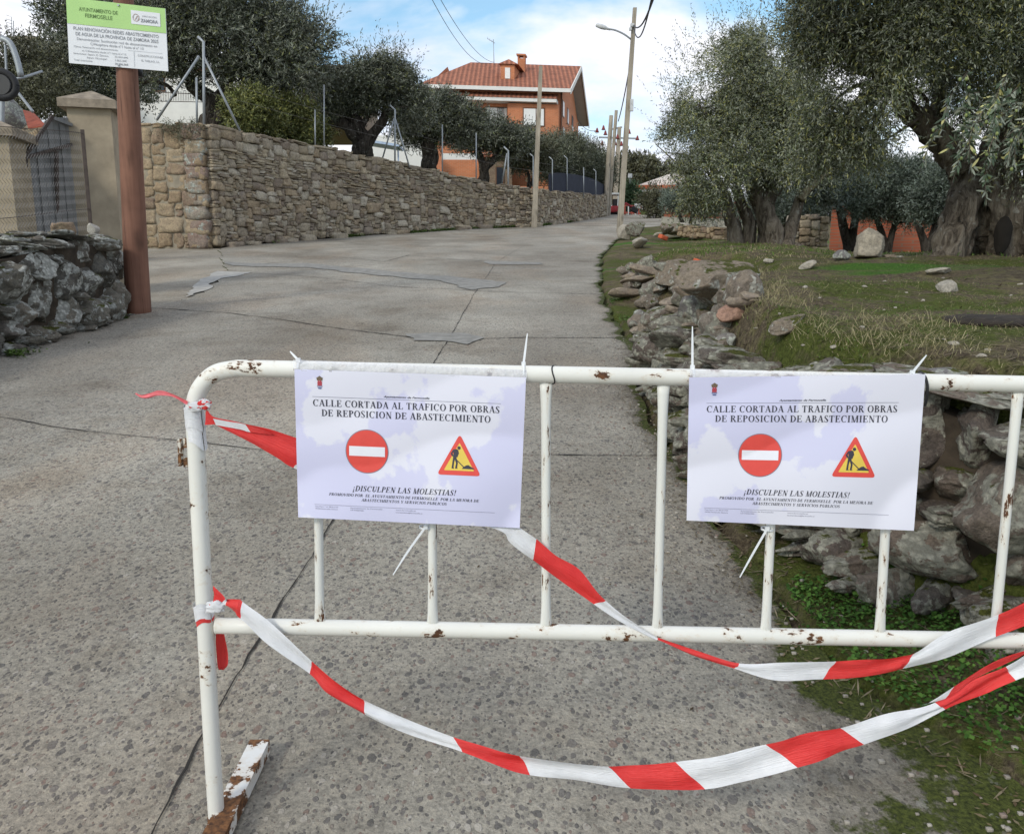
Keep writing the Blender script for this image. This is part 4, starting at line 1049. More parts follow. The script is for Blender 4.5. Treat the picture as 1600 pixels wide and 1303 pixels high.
# ---- low lichen-covered wall, lower left
def pf_low(s, z):
    y = 2.0 + s; b = float(ZR(y)); x = -4.62 + 0.10 * math.sin(y * 0.9) - 0.10 * z
    if y > 9.3: x -= (y - 9.3) * 0.9
    return np.array([x, y, b - 0.05 + z]), np.array([0, 1., 0]), np.array([1., 0, 0])
def top_low(s): return 0.93 + 0.05 * math.sin(s * 1.3) + 0.05 * float(vnoise(np.array([s * 1.5, 7, 0])))
mb = MB(); packwall(mb, pf_low, 7.75, top_low, lambda s, f: (0.4, 0.95, 0.26, 0.5) if f < 0.75 else (0.3, 0.7, 0.14, 0.24), 12, 0.26, 16, 0.05, 0, 0.05, 0.22, 1.08, True)
slab(mb, pf_low, 7.6, lambda s: top_low(s) - 0.04, 0.6, 1, 20, 0.03)
rg = np.random.default_rng(5)
for k in range(60):
    s = rg.uniform(0, 7.7); pt, tg, nn = pf_low(s, top_low(s)); rock(mb, pt + nn * rg.uniform(-0.4, 0.0) + np.array([0, 0, rg.uniform(-0.05, 0.05)]), (rg.uniform(0.06, 0.2), rg.uniform(0.06, 0.18), rg.uniform(0.02, 0.06)), rotm(0, 0, rg.uniform(0, 6)), 4, 300 + k)
for k, (yy, zz, a, b, c) in enumerate([(9.75, 0.3, 0.2, 0.24, 0.36), (9.6, 0.75, 0.25, 0.25, 0.2), (9.3, 0.25, 0.16, 0.2, 0.33), (10.0, 0.6, 0.2, 0.2, 0.3)]):
    rock(mb, (-4.86, yy, float(ZR(yy)) + zz), (a, b, c), rotm(0.2, 0.25, k), 10, 50 + k)
low = tag(mb.build('stone_wall', [M_lich, M_earth], origin=(-4.6, 6, 0.4)), 'low rounded stone wall with white lichen under the wire fence at lower left', 'wall')

# ---- retaining wall beside the barrier
WS = [(3.1, -0.6), (2.45, 1.2)] + [tuple(onroad(*q)) for q in [(1640, 1030), (1500, 985), (1380, 935), (1255, 870), (1160, 790), (1075, 680), (1015, 585)]]
WS = np.array(WS); c2 = np.concatenate([[0], np.cumsum(np.linalg.norm(np.diff(WS, axis=0), axis=1))]); L2 = c2[-1]
def pf_near(s, z):
    s = min(max(s, 0), L2); x = np.interp(s, c2, WS[:, 0]); y = np.interp(s, c2, WS[:, 1]); b = float(ZR(y))
    a1, a2 = max(0, s - 0.35), min(L2, s + 0.35)
    tg = np.array([np.interp(a2, c2, WS[:, 0]) - np.interp(a1, c2, WS[:, 0]), np.interp(a2, c2, WS[:, 1]) - np.interp(a1, c2, WS[:, 1]), 0]); tg /= np.linalg.norm(tg)
    nn = np.array([-tg[1], tg[0], 0]); nn = -nn if nn[0] > 0 else nn
    return np.array([x, y, b - 0.04 + z]) - nn * (0.16 * z - 0.05), tg, nn
def top_near(s):
    y = float(np.interp(s, c2, WS[:, 1])); x = float(np.interp(s, c2, WS[:, 0]))
    return float(H(np.array([x + 0.45]), np.array([y]))[0] - ZR(y)) - float(np.interp(y, [2.7, 3.6], [0.0, 0.17])) + 0.05 * float(vnoise(np.array([s * 1.8, 1, 0])))
mb = MB(); packwall(mb, pf_near, L2, top_near, lambda s, f: ((0.2, 0.55, 0.12, 0.3) if math.sin(s * 5 + f * 11) > -0.3 else (0.12, 0.2, 0.07, 0.12)) if (f < 0.72) else (0.35, 0.8, 0.09, 0.17), 21, 0.19, 16, 0.05, 0, 0.06, 0.20, 0.99, True)
slab(mb, pf_near, L2, lambda s: top_near(s) - 0.07, 0.6, 1, 40, 0.12)
tag(mb.build('stone_wall', [M_granite, M_earth], origin=(1.4, 2.5, 0.1)), 'rough mossy granite retaining wall right behind the barrier, below the grass', 'wall')

# ---- rubble of the collapsed wall and loose stones, each one a thing
M_stpink = stone_mat('pinkish_stone', [(0.36, 0.22, 0.165), (0.30, 0.19, 0.145)], 0.0, 0.0, 6)
M_stpale = stone_mat('pale_stone', [(0.36, 0.33, 0.28), (0.44, 0.40, 0.33)], 0.0, 0.0, 6, dark=0.2)
M_stgrey = stone_mat('grey_lichened_stone', [(0.19, 0.18, 0.18), (0.24, 0.22, 0.20)], 0.11, 0.05, 7)
def stone(px, py, Y, hx, hy, hz, seed, label, cat='stone', mat=None, group=None, rot=None, n=16, name='loose_stone', cuts=9, rough=0.12):
    c = P(px, py, Y); mb = MB(); rg = np.random.default_rng(seed)
    rock(mb, c, (hx, hy, hz), rotm(*(rot if rot is not None else (rg.uniform(-0.35, 0.35), rg.uniform(-0.35, 0.35), rg.uniform(0, 6)))), n, seed, cuts, rough)
    return tag(mb.build(name, mat or M_pile, origin=c), label, cat, group)
# named, distinctive ones of the near pile
stone(1056, 432, float(G(1050, 455)[1]), 0.36, 0.28, 0.23, 101, 'biggest grey-brown slab leaning at the top left of the rubble pile')
stone(1126, 436, float(G(1130, 452)[1]), 0.37, 0.25, 0.14, 102, 'broad brown block lying on top of the rubble pile at its right', rot=(0.1, 0.06, 0.2))
stone(1084, 484, float(G(1084, 500)[1]) - 0.15, 0.12, 0.12, 0.15, 103, 'upright grey stone with white lichen spots in the middle of the rubble', mat=M_stgrey, rot=(0.3, 0.25, 0.4))
stone(1145, 490, float(G(1145, 505)[1]), 0.12, 0.10, 0.075, 104, 'pinkish stone in dry grass at the right of the rubble', mat=M_stpink)
stone(1232, 507, float(G(1228, 518)[1]), 0.11, 0.07, 0.042, 105, 'wedge-shaped brown stone lying alone in the grass right of the rubble', mat=M_pile, rot=(0.1, -0.32, 0.2))
stone(1478, 450, float(G(1478, 455)[1]), 0.10, 0.08, 0.05, 106, 'small tan stone alone on the grass in front of the big olive trunk', mat=M_stpale)
stone(1468, 424, float(G(1468, 428)[1]), 0.11, 0.08, 0.035, 107, 'flat pale stone on the far grass beyond the small tan stone', mat=M_stpale)
stone(1155, 553, float(G(1155, 565)[1]), 0.14, 0.10, 0.045, 108, 'long rounded grey stone at the near foot of the rubble pile', rot=(0, 0, 0.1))
stone(1076, 560, float(G(1076, 572)[1]), 0.12, 0.10, 0.085, 109, 'pale grey stone at the lower edge of the rubble behind the upright cable tie', mat=M_stgrey)
stone(1016, 524, float(G(1016, 545)[1]) - 0.1, 0.13, 0.12, 0.17, 110, 'tall brown stone at the lower left corner of the rubble pile')
stone(1052, 543, float(G(1052, 560)[1]) - 0.1, 0.16, 0.14, 0.15, 111, 'rounded reddish-brown stone at the bottom of the rubble pile', mat=M_stpink)
stone(1150, 582, float(G(1150, 592)[1]), 0.14, 0.10, 0.03, 112, 'flat lichened slab just above the barrier tube beside the right notice', mat=M_stgrey, rot=(0, 0, 0.2))
stone(1470, 584, float(G(1470, 590)[1]), 0.12, 0.09, 0.025, 113, 'flat grey capstone at the wall top beside the leaning cable tie', mat=M_stgrey, rot=(0, 0, 0.2))
rg = np.random.default_rng(77)
zones = [(985, 430, 0, 24, 14), (1000, 462, 0, 26, 18), (1040, 440, 0, 26, 14), (1075, 462, 0, 30, 12), (1125, 470, 0, 30, 12), (1030, 505, 0, 26, 20), (1070, 505, 0, 24, 18), (1000, 510, 0, 14, 20), (1115, 505, 0, 24, 14), (1020, 415, 0, 30, 8), (1155, 462, 0, 22, 10), (1085, 540, 0, 22, 14), (1120, 540, 0, 24, 12)]
kinds = ['brown angular stone', 'mossy dark stone', 'small grey stone with lichen', 'flat brown slab']
spots = ['on the left shoulder of the rubble pile', 'low on the left flank of the rubble pile', 'in the upper middle of the rubble pile', 'under the big slabs of the rubble pile', 'on the right side of the rubble pile', 'in the lower left of the rubble pile', 'in the lower middle of the rubble pile', 'at the road edge of the rubble pile', 'at the lower right of the rubble pile', 'along the top left of the rubble pile', 'at the right tip of the rubble pile', 'at the near foot of the rubble pile', 'at the near right foot of the rubble pile']
for i in range(91):
    z_ = i % len(zones); zx, zy, zY, sx, sy = zones[z_]; kd = int(rg.integers(0, 4))
    a = rg.uniform(0.09, 0.21) * (0.6 if kd == 2 else 1); hz_ = a * (0.35 if kd == 3 else rg.uniform(0.5, 0.95))
    sx_, sy_ = zx + rg.uniform(-sx, sx), zy + rg.uniform(-sy, sy); gY = float(G(sx_, sy_ + 8)[1]); a *= min(1.0, gY / 7.5)
    stone(sx_, sy_, gY - 0.06, a * (1.3 if kd == 3 else 1), a * rg.uniform(0.6, 0.95), hz_, 200 + i, kinds[kd] + ' ' + spots[z_], group='stones of the collapsed wall heap', n=10, mat=[M_pile, M_granite, M_stgrey, M_dry][kd])
# second heap by the lamp post
stone(993, 356, 24, 0.34, 0.3, 0.26, 401, 'dark jagged rock sticking up just right of the lamp pole foot', mat=M_granite)
stone(977, 366, 24.5, 0.26, 0.24, 0.3, 402, 'round pale stone leaning against the foot of the lamp pole', mat=M_stpale)
stone(1000, 379, 20.5, 0.34, 0.28, 0.14, 403, 'flat yellowish stone in front of the lamp pole heap', mat=M_stpale)
for i in range(16):
    a = rg.uniform(0.16, 0.4); X = rg.uniform(975, 1120)
    stone(X, 357 + (X - 975) * 0.02 + rg.uniform(-4, 10), 25 + rg.uniform(-2, 1), a, a * 0.8, a * rg.uniform(0.4, 0.7), 420 + i, ['dull brown stone', 'dark mossy stone', 'pale stone'][i % 3] + (' in the low heap close to the lamp pole foot' if X < 1040 else ' at the right end of the low heap beyond the lamp pole'), group='stones heaped beyond the lamp pole', n=6, mat=[M_pile, M_granite, M_stpale][i % 3])
M_brickbit = plain('broken_red_brick', (0.50, 0.11, 0.05), 0.9, 0.2, 20)
for (a, b, Y, s, lb) in ((1092, 410, float(G(1092, 418)[1]), 0.05, 'orange-red brick piece on top of the rubble pile'), (1036, 371, 20, 0.08, 'flat orange-red brick piece on the grass beyond the rubble pile')):
    mb = MB(); block(mb, P(a, b, Y), (s * 1.2, s, s * 0.6), rotm(0.2, 0.3, 0.5), 6, 0.05, 3, 0, 0.1); tag(mb.build('brick_piece', M_brickbit, origin=P(a, b, Y)), lb, 'brick')
# boulder with a flat face
YBo = float(G(1359, 403)[1]); kB = YBo / F
stone(1359, 381, YBo, 33 * kB, 26 * kB, 25 * kB, 520, 'big pale boulder with a flat dark-streaked top in front of the brick wall', mat=stone_mat('pale_boulder', [(0.34, 0.30, 0.24), (0.40, 0.36, 0.29)], 0.0, 0.0, 3, dark=0.5), rot=(0, 0, 0.1), name='boulder', n=16, cuts=12)
stone(1316, 400, YBo - 0.1, 15 * kB, 12 * kB, 9 * kB, 521, 'grey pointed stone at the left foot of the pale boulder', mat=M_stgrey)
stone(1396, 404, YBo, 17 * kB, 12 * kB, 7 * kB, 522, 'low grey-brown stone at the right foot of the pale boulder', mat=M_pile)
stone(1262, 416, float(G(1262, 420)[1]), 0.10, 0.08, 0.04, 523, 'whitish flat stone on open grass left of the pale boulder', mat=M_stpale)
stone(1200, 408, float(G(1200, 411)[1]), 0.07, 0.06, 0.03, 524, 'small pale stone near the gnarled olive trunks', mat=M_stpale)
for i in range(20):
    X = rg.uniform(1180, 1600); Yp = rg.uniform(408, 560); g = G(X, Yp); a = rg.uniform(0.010, 0.024)
    mb = MB(); rock(mb, g + np.array([0, 0, a * 0.2]), (a, a * 0.8, a * 0.5), rotm(0, 0, i), 6, 600 + i)
    tag(mb.build('pebble', M_stpale, origin=g), 'small pale pebble in the ' + ('near' if Yp > 480 else 'far') + ' grass, ' + ('left' if X < 1330 else 'right') + ' part of the olive plot', 'pebble', 'pebbles scattered on the olive plot')
# low stacked wall under the olives
q0, q1 = P(1060, 371, 18.5), P(1136, 377, 17.5); qL = float(np.linalg.norm(q1 - q0)); qd = (q1 - q0) / qL
mb = MB(); packwall(mb, lambda s, z: (q0 + qd * s + np.array([0, 0, z]), np.array([qd[0], qd[1], 0]), np.array([qd[1], -qd[0], 0])), qL, lambda s: 0.27, lambda s, f: (0.12, 0.3, 0.08, 0.14), 31, 0.12, 4, 0.03, 0, 0.03, 0.15, 0.93)
tag(mb.build('stone_wall', M_tan, origin=q0), 'short low wall of small tan stones left of the gnarled olive trunks', 'wall')
mb = MB(); q0, q1 = P(1230, 386, 20), P(1292, 388, 20); qL = float(np.linalg.norm(q1 - q0)); qd = (q1 - q0) / qL
packwall(mb, lambda s, z: (q0 + qd * s + np.array([0, 0, z]), np.array([qd[0], qd[1], 0]), np.array([qd[1], -qd[0], 0])), qL, lambda s: 0.75, lambda s, f: (0.25, 0.5, 0.14, 0.25), 33, 0.14, 4, 0.03, 0, 0.03, 0.15, 0.93)
tag(mb.build('stone_wall', M_dry, origin=q0), 'dark block wall stub between the gnarled olive and the brick wall', 'wall')
M_darksoil = plain('dark_soil', (0.028, 0.022, 0.017), 0.98, 0.5, 20, bump=0.03)
mb = MB(); c = G(1545, 500); block(mb, c + np.array([0, 0.0, -0.015]), (0.20, 0.2, 0.035), None, 10, 0.15, 71, 0, 0.9); struct(mb.build('soil_mound', M_darksoil, origin=c), 'stuff')

# ---- brown timber pole with the works sign
pb = np.array([*onroad(216, 489), 0]); pb[2] = float(ZR(pb[1])); YP = pb[1]
def wood_mat(name, a, b, knots=True):
    m = NT(name); p = m.pos(); g = m.noise(m.map(p, (9, 9, 0.5)), 2.0, 6, 0.65)
    c = m.ramp(g, [(0.3, a), (0.7, b)])
    v = m.vor(m.map(p, (2.6, 2.6, 1.3)), 1.0); c = m.mix(m.mr(v.outputs['Distance'], 0.06, 0.2, 0.75, 0.0), c, tuple(q * 0.25 for q in a))
    c = m.mix(m.mr(m.noise(p, 2.2, 3), 0.4, 0.7, 0, 0.45), c, tuple(q * 1.45 for q in b))
    ck = m.noise(m.map(p, (34, 34, 0.7)), 1.0, 4, 0.7); c = m.mix(m.mr(ck, 0.60, 0.66, 0, 0.7), c, tuple(q * 0.3 for q in a))
    return m.fin(c, 0.75, m.bump(g, 0.4, 0.006))
M_pole = wood_mat('treated_timber', (0.10, 0.045, 0.030), (0.215, 0.105, 0.07))
ptop = P(180, -260, YP); rr0 = 19.0 / F * YP
pole = thing('utility_pole', 'reddish-brown treated timber pole carrying the green and white works sign', 'pole', pb)
mb = MB(); tt = np.linspace(0, 1, 30)[:, None]; pp = pb + np.array([0, 0, -0.1]) + (ptop - pb) * tt
mb.tube(pp, np.linspace(rr0, 11.5 / F * YP, 30), 24, rough=0.02); mb.build('shaft', M_pole, pole)
# sign
YS = YP - 0.19
M_sgreen = plain('sign_green', (0.40, 0.62, 0.23), 0.4, 0.05, 3)
M_swhite = plain('sign_white', (0.72, 0.73, 0.76), 0.35, 0.03, 3)
M_stext = plain('sign_grey_ink', (0.26, 0.27, 0.29), 0.5, 0.05, 3)
M_sgt = plain('sign_dark_green_ink', (0.13, 0.22, 0.07), 0.5, 0.05, 3)
sTL, sTR, sBR, sBL = (103, -4), (258, 14), (262.5, 112), (108, 99)
SW = 1.56
def sg(V, lift):
    V = np.asarray(V, float); u = V[:, 0] / SW; v = 1 - V[:, 1]
    px = (1 - u) * (1 - v) * sTL[0] + u * (1 - v) * sTR[0] + u * v * sBR[0] + (1 - u) * v * sBL[0]
    py = (1 - u) * (1 - v) * sTL[1] + u * (1 - v) * sTR[1] + u * v * sBR[1] + (1 - u) * v * sBL[1]
    return np.array([P(a, b, YS + 0.10 * w_ - lift) for a, b, w_ in zip(px, py, u)])
sign = thing('works_sign', 'white and green works sign with grey lettering on the brown timber pole', 'sign', sg([(SW / 2, 0)], 0)[0])
def slayer(name, polys, mesh, mat, lift):
    mb = MB()
    for q in polys or []: mb.add(sg(q, lift), [tuple(range(len(q)))])
    for V, Fc in mesh or []:
        if len(V): mb.add(sg(V, lift), Fc)
    return mb.build(name, mat, sign)
mb = MB(); a = sg(rect(0, 0, SW, 1), 0); b = a + np.array([0, 0.012, 0]); mb.add(np.vstack([a, b]), [(0, 1, 2, 3), (7, 6, 5, 4), (0, 4, 5, 1), (1, 5, 6, 2), (2, 6, 7, 3), (3, 7, 4, 0)]); mb.build('panel', M_swhite, sign)
slayer('green_band', [rect(0, 0.605, SW, 1)], None, M_sgreen, 0.004)
slayer('logo_plate', [rect(0.65 * SW, 0.70, 0.945 * SW, 0.915)], None, M_swhite, 0.008)
slayer('lettering', None, [sans_fit('AYUNTAMIENTO DE', 0.125 * SW, 0.515 * SW, 0.815, 0.062, bold=0.008), sans_fit('FERMOSELLE', 0.185 * SW, 0.46 * SW, 0.725, 0.062, bold=0.008)], M_sgt, 0.008)
slayer('lettering', None, [
    sans_fit('DIPUTACI\u00d3N', 0.765 * SW, 0.905 * SW, 0.826, 0.026), sans_fit('ZAMORA', 0.745 * SW, 0.92 * SW, 0.745, 0.052, bold=0.03)], M_stext, 0.012)
slayer('lettering', None, [
    sans_fit('PLAN RENOVACI\u00d3N REDES ABASTECIMIENTO', 0.06 * SW, 0.92 * SW, 0.515, 0.055, bold=0.008), sans_fit('DE AGUA DE LA PROVINCIA DE ZAMORA 2025', 0.08 * SW, 0.915 * SW, 0.435, 0.055, bold=0.008),
    sans_fit('Denominaci\u00f3n: Sustituci\u00f3n red de abastecimiento en', 0.09 * SW, 0.9 * SW, 0.365, 0.042), sans_fit('C/Hospitera desde n\u00ba1 hasta el n\u00ba 13', 0.225 * SW, 0.76 * SW, 0.305, 0.042),
    sans_fit('Obras: Sustituci\u00f3n red abastecimiento', 0.055 * SW, 0.5 * SW, 0.25, 0.03), sans_fit('en C/Hospitera desde n\u00ba1 hasta el n\u00ba13', 0.135 * SW, 0.58 * SW, 0.195, 0.03),
    sans_fit('Inversiones: Aport. D. Zamora', 0.05 * SW, 0.40 * SW, 0.145, 0.03), sans_fit('35.444,44\u20ac', 0.465 * SW, 0.6 * SW, 0.145, 0.03),
    sans_fit('Aport. Municipal', 0.18 * SW, 0.38 * SW, 0.095, 0.03), sans_fit('3.863,38\u20ac', 0.465 * SW, 0.585 * SW, 0.09, 0.03),
    sans_fit('Total inversiones', 0.05 * SW, 0.235 * SW, 0.045, 0.03), sans_fit('39.306,36\u20ac', 0.465 * SW, 0.6 * SW, 0.035, 0.03, bold=0.02),
    sans_fit('CONSTRUCCIONES', 0.70 * SW, 0.955 * SW, 0.195, 0.034), sans_fit('EL TABLAO, S.L.', 0.735 * SW, 0.92 * SW, 0.12, 0.034)], M_stext, 0.004)
M_line = plain('sign_line', (0.55, 0.57, 0.6), 0.5)
slayer('rule_line', [rect(0.66 * SW, 0.02, 0.665 * SW, 0.27)], None, M_line, 0.004)
slayer('rule_line', [rect(0.6 * SW, 0.275, 0.95 * SW, 0.28)], None, M_line, 0.004)
def loopq(cx, cy, r, a0, a1, w, n=12, k=1.0): return arc(cx, cy, r, r * k, a0, a1, w, w, n)
M_logo = plain('logo_ink', (0.42, 0.33, 0.30), 0.5)
slayer('logo_swirl', loopq(0.70 * SW, 0.815, 0.05, -60, 200, 0.010) + loopq(0.70 * SW, 0.80, 0.055, 150, 360, 0.010) + [[(0.685 * SW, 0.77), (0.71 * SW, 0.835), (0.72 * SW, 0.835), (0.695 * SW, 0.77)]], None, M_logo, 0.012)
M_galv = plain('galvanised_steel', (0.30, 0.32, 0.34), 0.45, 0.12, 12, metal=0.4)
for (u, v) in ((0.53, 0.965), (0.50, 0.03)):
    q = sg([(u * SW, v)], 0.004)[0]; mb = MB(); mb.tube([q, q + np.array([0, -0.012, 0])], 0.011, 10); mb.build('bolt', M_galv, sign)
mb = MB(); c = P(222, 118, YP + 0.12); mb.tube([c + np.array([-0.05, 0, 0.10]), c + np.array([-0.05, 0, -0.02])], 0.055, 12); mb.box(c + np.array([-0.09, -0.03, 0.03]), (0.05, 0.05, 0.02))
mb.build('cable_clamp', plain('black_plastic', (0.015, 0.015, 0.017), 0.5), pole)

# ---- gate pillars, gate, wire fence
M_render_ = plain('weathered_render', (0.33, 0.275, 0.20), 0.9, 0.22, 3.5, bump=0.008)
M_cap = plain('weathered_coping', (0.24, 0.20, 0.155), 0.95, 0.35, 9, bump=0.012)
def pillar(label, cx, cy, hw, zt, rz, roof=0.18):
    zb = float(ZR(cy)) - 0.1; r = thing('gate_pillar', label, 'pillar', (cx, cy, zb), None); R = rotm(0, 0, rz)
    mb = MB(); mb.box((cx, cy, (zb + zt) / 2), (hw, hw, (zt - zb) / 2), 0, R); mb.build('shaft', M_render_, r)
    mb = MB(); e = hw + 0.09; V = np.array([[-e, -e, 0], [e, -e, 0], [e, e, 0], [-e, e, 0], [-e, -e, 0.11], [e, -e, 0.11], [e, e, 0.11], [-e, e, 0.11], [0, 0, 0.11 + roof]]) @ R.T + np.array([cx, cy, zt])
    mb.add(V, [(3, 2, 1, 0), (0, 1, 5, 4), (1, 2, 6, 5), (2, 3, 7, 6), (3, 0, 4, 7), (4, 5, 8), (5, 6, 8), (6, 7, 8), (7, 4, 8)]); mb.build('cap', M_cap, r)
    return r
c = P(157, 300, 12.0); pillar('rendered gate pillar with a pyramid cap directly left of the brown pole', c[0], 12.0, 0.28, P(150, 176, 12.0)[2], rad(14))
c = P(-4, 300, 10.7); pillar('rendered gate pillar at the left edge, with a lower worn pyramid cap', c[0], 10.7, 0.31, P(18, 219, 10.7)[2], rad(10))
M_gate = plain('grey_painted_steel', (0.20, 0.20, 0.20), 0.6, 0.15, 5, metal=0.2)
M_gframe = plain('rusty_dark_steel', (0.06, 0.045, 0.04), 0.7, 0.3, 12)
gate = thing('metal_gate', 'grey corrugated metal gate with a sloping top between the two pillars', 'gate', P(75, 420, 11.4))
mb = MB(); xs = np.linspace(38, 112, 75)
for i in range(74):
    ya, yb_ = [float(np.interp(q, [38, 80, 112], [244, 184, 184])) for q in (xs[i], xs[i + 1])]
    Ya = 11.0 + (xs[i] - 38) / 74 * 0.7 + 0.02 * ((i // 9) % 2); Yb = 11.0 + (xs[i + 1] - 38) / 74 * 0.7 + 0.02 * (((i + 1) // 9) % 2)
    a, b = P(xs[i], ya, Ya), P(xs[i + 1], yb_, Yb); mb.add([a, b, [b[0], b[1], 0.9], [a[0], a[1], 0.9]], [(0, 1, 2, 3)])
mb.build('sheet', M_gate, gate)
for a, b in (((38, 246, 10.95), (82, 182, 11.35)), ((38, 247, 10.95), (112, 226, 11.65)), ((40, 246, 10.95), (40, 420, 10.95)), ((88, 236, 11.35), (90, 420, 11.4)), ((80, 184, 11.35), (112, 196, 11.65))):
    mb = MB(); mb.bar(P(*a), P(*b), 0.04, 0.04); mb.build('frame_bar', M_gframe if a[1] > 240 or a[0] == 88 else M_gate, gate)
# wire fence on the low wall
M_wire = plain('dull_wire', (0.20, 0.19, 0.18), 0.6, 0.2, 20, metal=0.3)
fence = thing('wire_fence', 'sagging chain-link fence with a rusty angle post above the low lichened wall', 'fence', (-5.0, 8, 1.5))
def fx(y): return -4.98 - (y - 8) * 0.04
def fb0(y): return float(ZR(y)) + 0.86
def ft(y): return fb0(y) + 1.22
mb = MB(); sp2 = 0.055; k = 0
for y0 in np.arange(2.2, 9.9, sp2):
    n = 24; pts = []
    for i in range(n + 1):
        z = i / n; y = y0 + (sp2 / 2 if i % 2 else -sp2 / 2) * 1.02
        top = fb0(y) + (ft(y) - fb0(y)) * z - 0.08 * z * math.sin((y - 2) * 0.8) ** 2
        pts.append([fx(y) + 0.02 * math.sin(y * 3), y, top])
    mb.tube(pts, 0.0026, 3, cap=False, smooth=False)
mb.build('chain_link', M_wire, fence)
for h in (0.99, 0.28):
    mb = MB(); mb.tube([[fx(y) - 0.004, y, fb0(y) + 1.22 * h - (0.05 * math.sin((y - 2) * 0.8) ** 2)] for y in np.linspace(2, 9.9, 40)], 0.0035, 5); mb.build('line_wire', M_gframe, fence)
for y in (9.9, 6.2, 3.0):
    mb = MB(); mb.bar([fx(y), y, fb0(y) - 0.2], [fx(y), y, ft(y) + 0.03], 0.045, 0.006); mb.bar([fx(y) - 0.02, y + 0.02, fb0(y) - 0.2], [fx(y) - 0.02, y + 0.02, ft(y) + 0.03], 0.006, 0.045); mb.build('post', M_gframe, fence)
stone(146, 358, 9.7, 0.07, 0.06, 0.08, 530, 'small white speckled stone standing on the low wall beside the rusty post', mat=stone_mat('white_speckled', [(0.5, 0.47, 0.42), (0.42, 0.40, 0.36)], 0.0, 0, 16, 0.01), rot=(0, 0.1, 0.4), cuts=4)
stone(98, 360, 9.2, 0.14, 0.12, 0.13, 531, 'rough brown stone on the low wall behind the wire', mat=M_tan)
# yard things behind the gate
stone(16, 182, 15.5, 0.42, 0.4, 0.3, 532, 'big grey boulder on the wall above the left gate pillar', mat=M_stgrey, name='boulder')
M_rustsheet = plain('rusty_sheet', (0.24, 0.06, 0.035), 0.85, 0.3, 7)
mb = MB(); V = [P(36, 172, 15.0), P(52, 176, 15.0), P(72, 196, 14.0), P(44, 200, 14.0)]; V += [q + np.array([0, 0, -0.02]) for q in V]
mb.add(V, [(0, 1, 2, 3), (7, 6, 5, 4), (0, 4, 5, 1), (1, 5, 6, 2), (2, 6, 7, 3), (3, 7, 4, 0)]); tag(mb.build('rusty_sheet', M_rustsheet, origin=V[0]), 'rusty red metal sheet lying aslant right of the boulder at left', 'metal sheet')
mb = MB(); c = P(8, 215, 12.6); mb.box((c[0] - 1.0, 15.2, 1.9), (3.2, 0.25, 1.15)); mb.add([[0, 0, 0]] * 3, [(0, 1, 2)])
mb = MB()
packwall(mb, lambda s, z: (np.array([-13 + s, 15.6, 1.3 + z]), np.array([1., 0, 0]), np.array([0, -1., 0])), 3.9, lambda s: 2.0, lambda s, f: (0.25, 0.5, 0.15, 0.3), 35, 0.15, 4)
slab(mb, lambda s, z: (np.array([-13 + s, 15.6, 1.3 + z]), np.array([1., 0, 0]), np.array([0, -1., 0])), 3.9, lambda s: 2.0, 0.5, 1, 6)
tag(mb.build('stone_wall', [M_tan, M_mortard], origin=(-10, 15.6, 1.3)), 'old stone yard wall carrying the boulder behind the left gate pillar', 'wall')
# old wheel and bent pipes at the left edge
M_blk = plain('black_rubber_tyre', (0.02, 0.02, 0.022), 0.6, 0.3, 20)
wh = thing('old_wheel', 'old black wheel hanging on grey pipes at the left edge of the photo', 'wheel', P(2, 133, 13))
c = P(2, 133, 13); mb = MB(); mb.tube([c + np.array([0.19 * math.cos(t), 0.05 * math.cos(t), 0.19 * math.sin(t)]) for t in np.linspace(0, 2 * math.pi, 33)], 0.055, 10, cap=False); mb.build('tyre', M_blk, wh)
mb = MB(); mb.tube([c + np.array([0, 0.05, 0]), c + np.array([0.0, -0.03, 0])], 0.15, 20, cap=True); mb.build('disc', plain('dark_grey_disc', (0.05, 0.05, 0.052), 0.6), wh)
pr = thing('pipe_frame', 'bent grey pipe frame standing behind the old wheel at left', 'frame', P(30, 185, 14))
for pts, r in (([(2, 60, 14), (16, 68, 14), (26, 92, 14), (33, 120, 14)], 0.05), ([(16, 124, 14), (34, 122, 14), (66, 112, 14.3)], 0.022), ([(24, 140, 14), (52, 176, 14)], 0.025), ([(8, 70, 14), (10, 114, 14)], 0.018), ([(4, 150, 14), (3, 200, 14)], 0.04)):
    mb = MB(); mb.tube(smoothpath([P(*q) for q in pts], 12), r, 8); mb.build('pipe', M_galv, pr)

# ================================================================== buildings, poles, wires, far things
def brickwall_mat(name, a, b, sc=1.0, mortar=(0.30, 0.20, 0.15), rotz=0.0, f=1.0):
    m = NT(name); p = m.map(m.pos(), (1, 1, 1), (rad(90), 0, 0)) 
    s = m.n('ShaderNodeSeparateXYZ', {0: m.pos()}); xy = m.math('ADD', s.outputs[0], s.outputs[1])
    v = m.n('ShaderNodeCombineXYZ', {0: xy, 1: s.outputs[2], 2: 0.0}).outputs[0]
    br = m.n('ShaderNodeTexBrick', {'Vector': v, 'Color1': (*a, 1), 'Color2': (*b, 1), 'Mortar': (*mortar, 1), 'Scale': sc, 'Mortar Size': 0.012, 'Brick Width': 0.26, 'Row Height': 0.075, 'Bias': 0.0})
    c = m.mix(1.0, br.outputs['Color'], m.ramp(m.noise(m.pos(), 0.9, 5), [(0.3, 0.82), (0.7, 1.1)]), 'MULTIPLY')
    return m.fin(c, 0.85, m.bump(br.outputs['Fac'], 0.3, -0.004))
M_brick = brickwall_mat('orange_brick', (0.58, 0.20, 0.085), (0.50, 0.165, 0.07), mortar=(0.50, 0.26, 0.16))
M_gbrick = brickwall_mat('red_garden_brick', (0.36, 0.095, 0.045), (0.27, 0.075, 0.04), 1.0, (0.22, 0.12, 0.08))
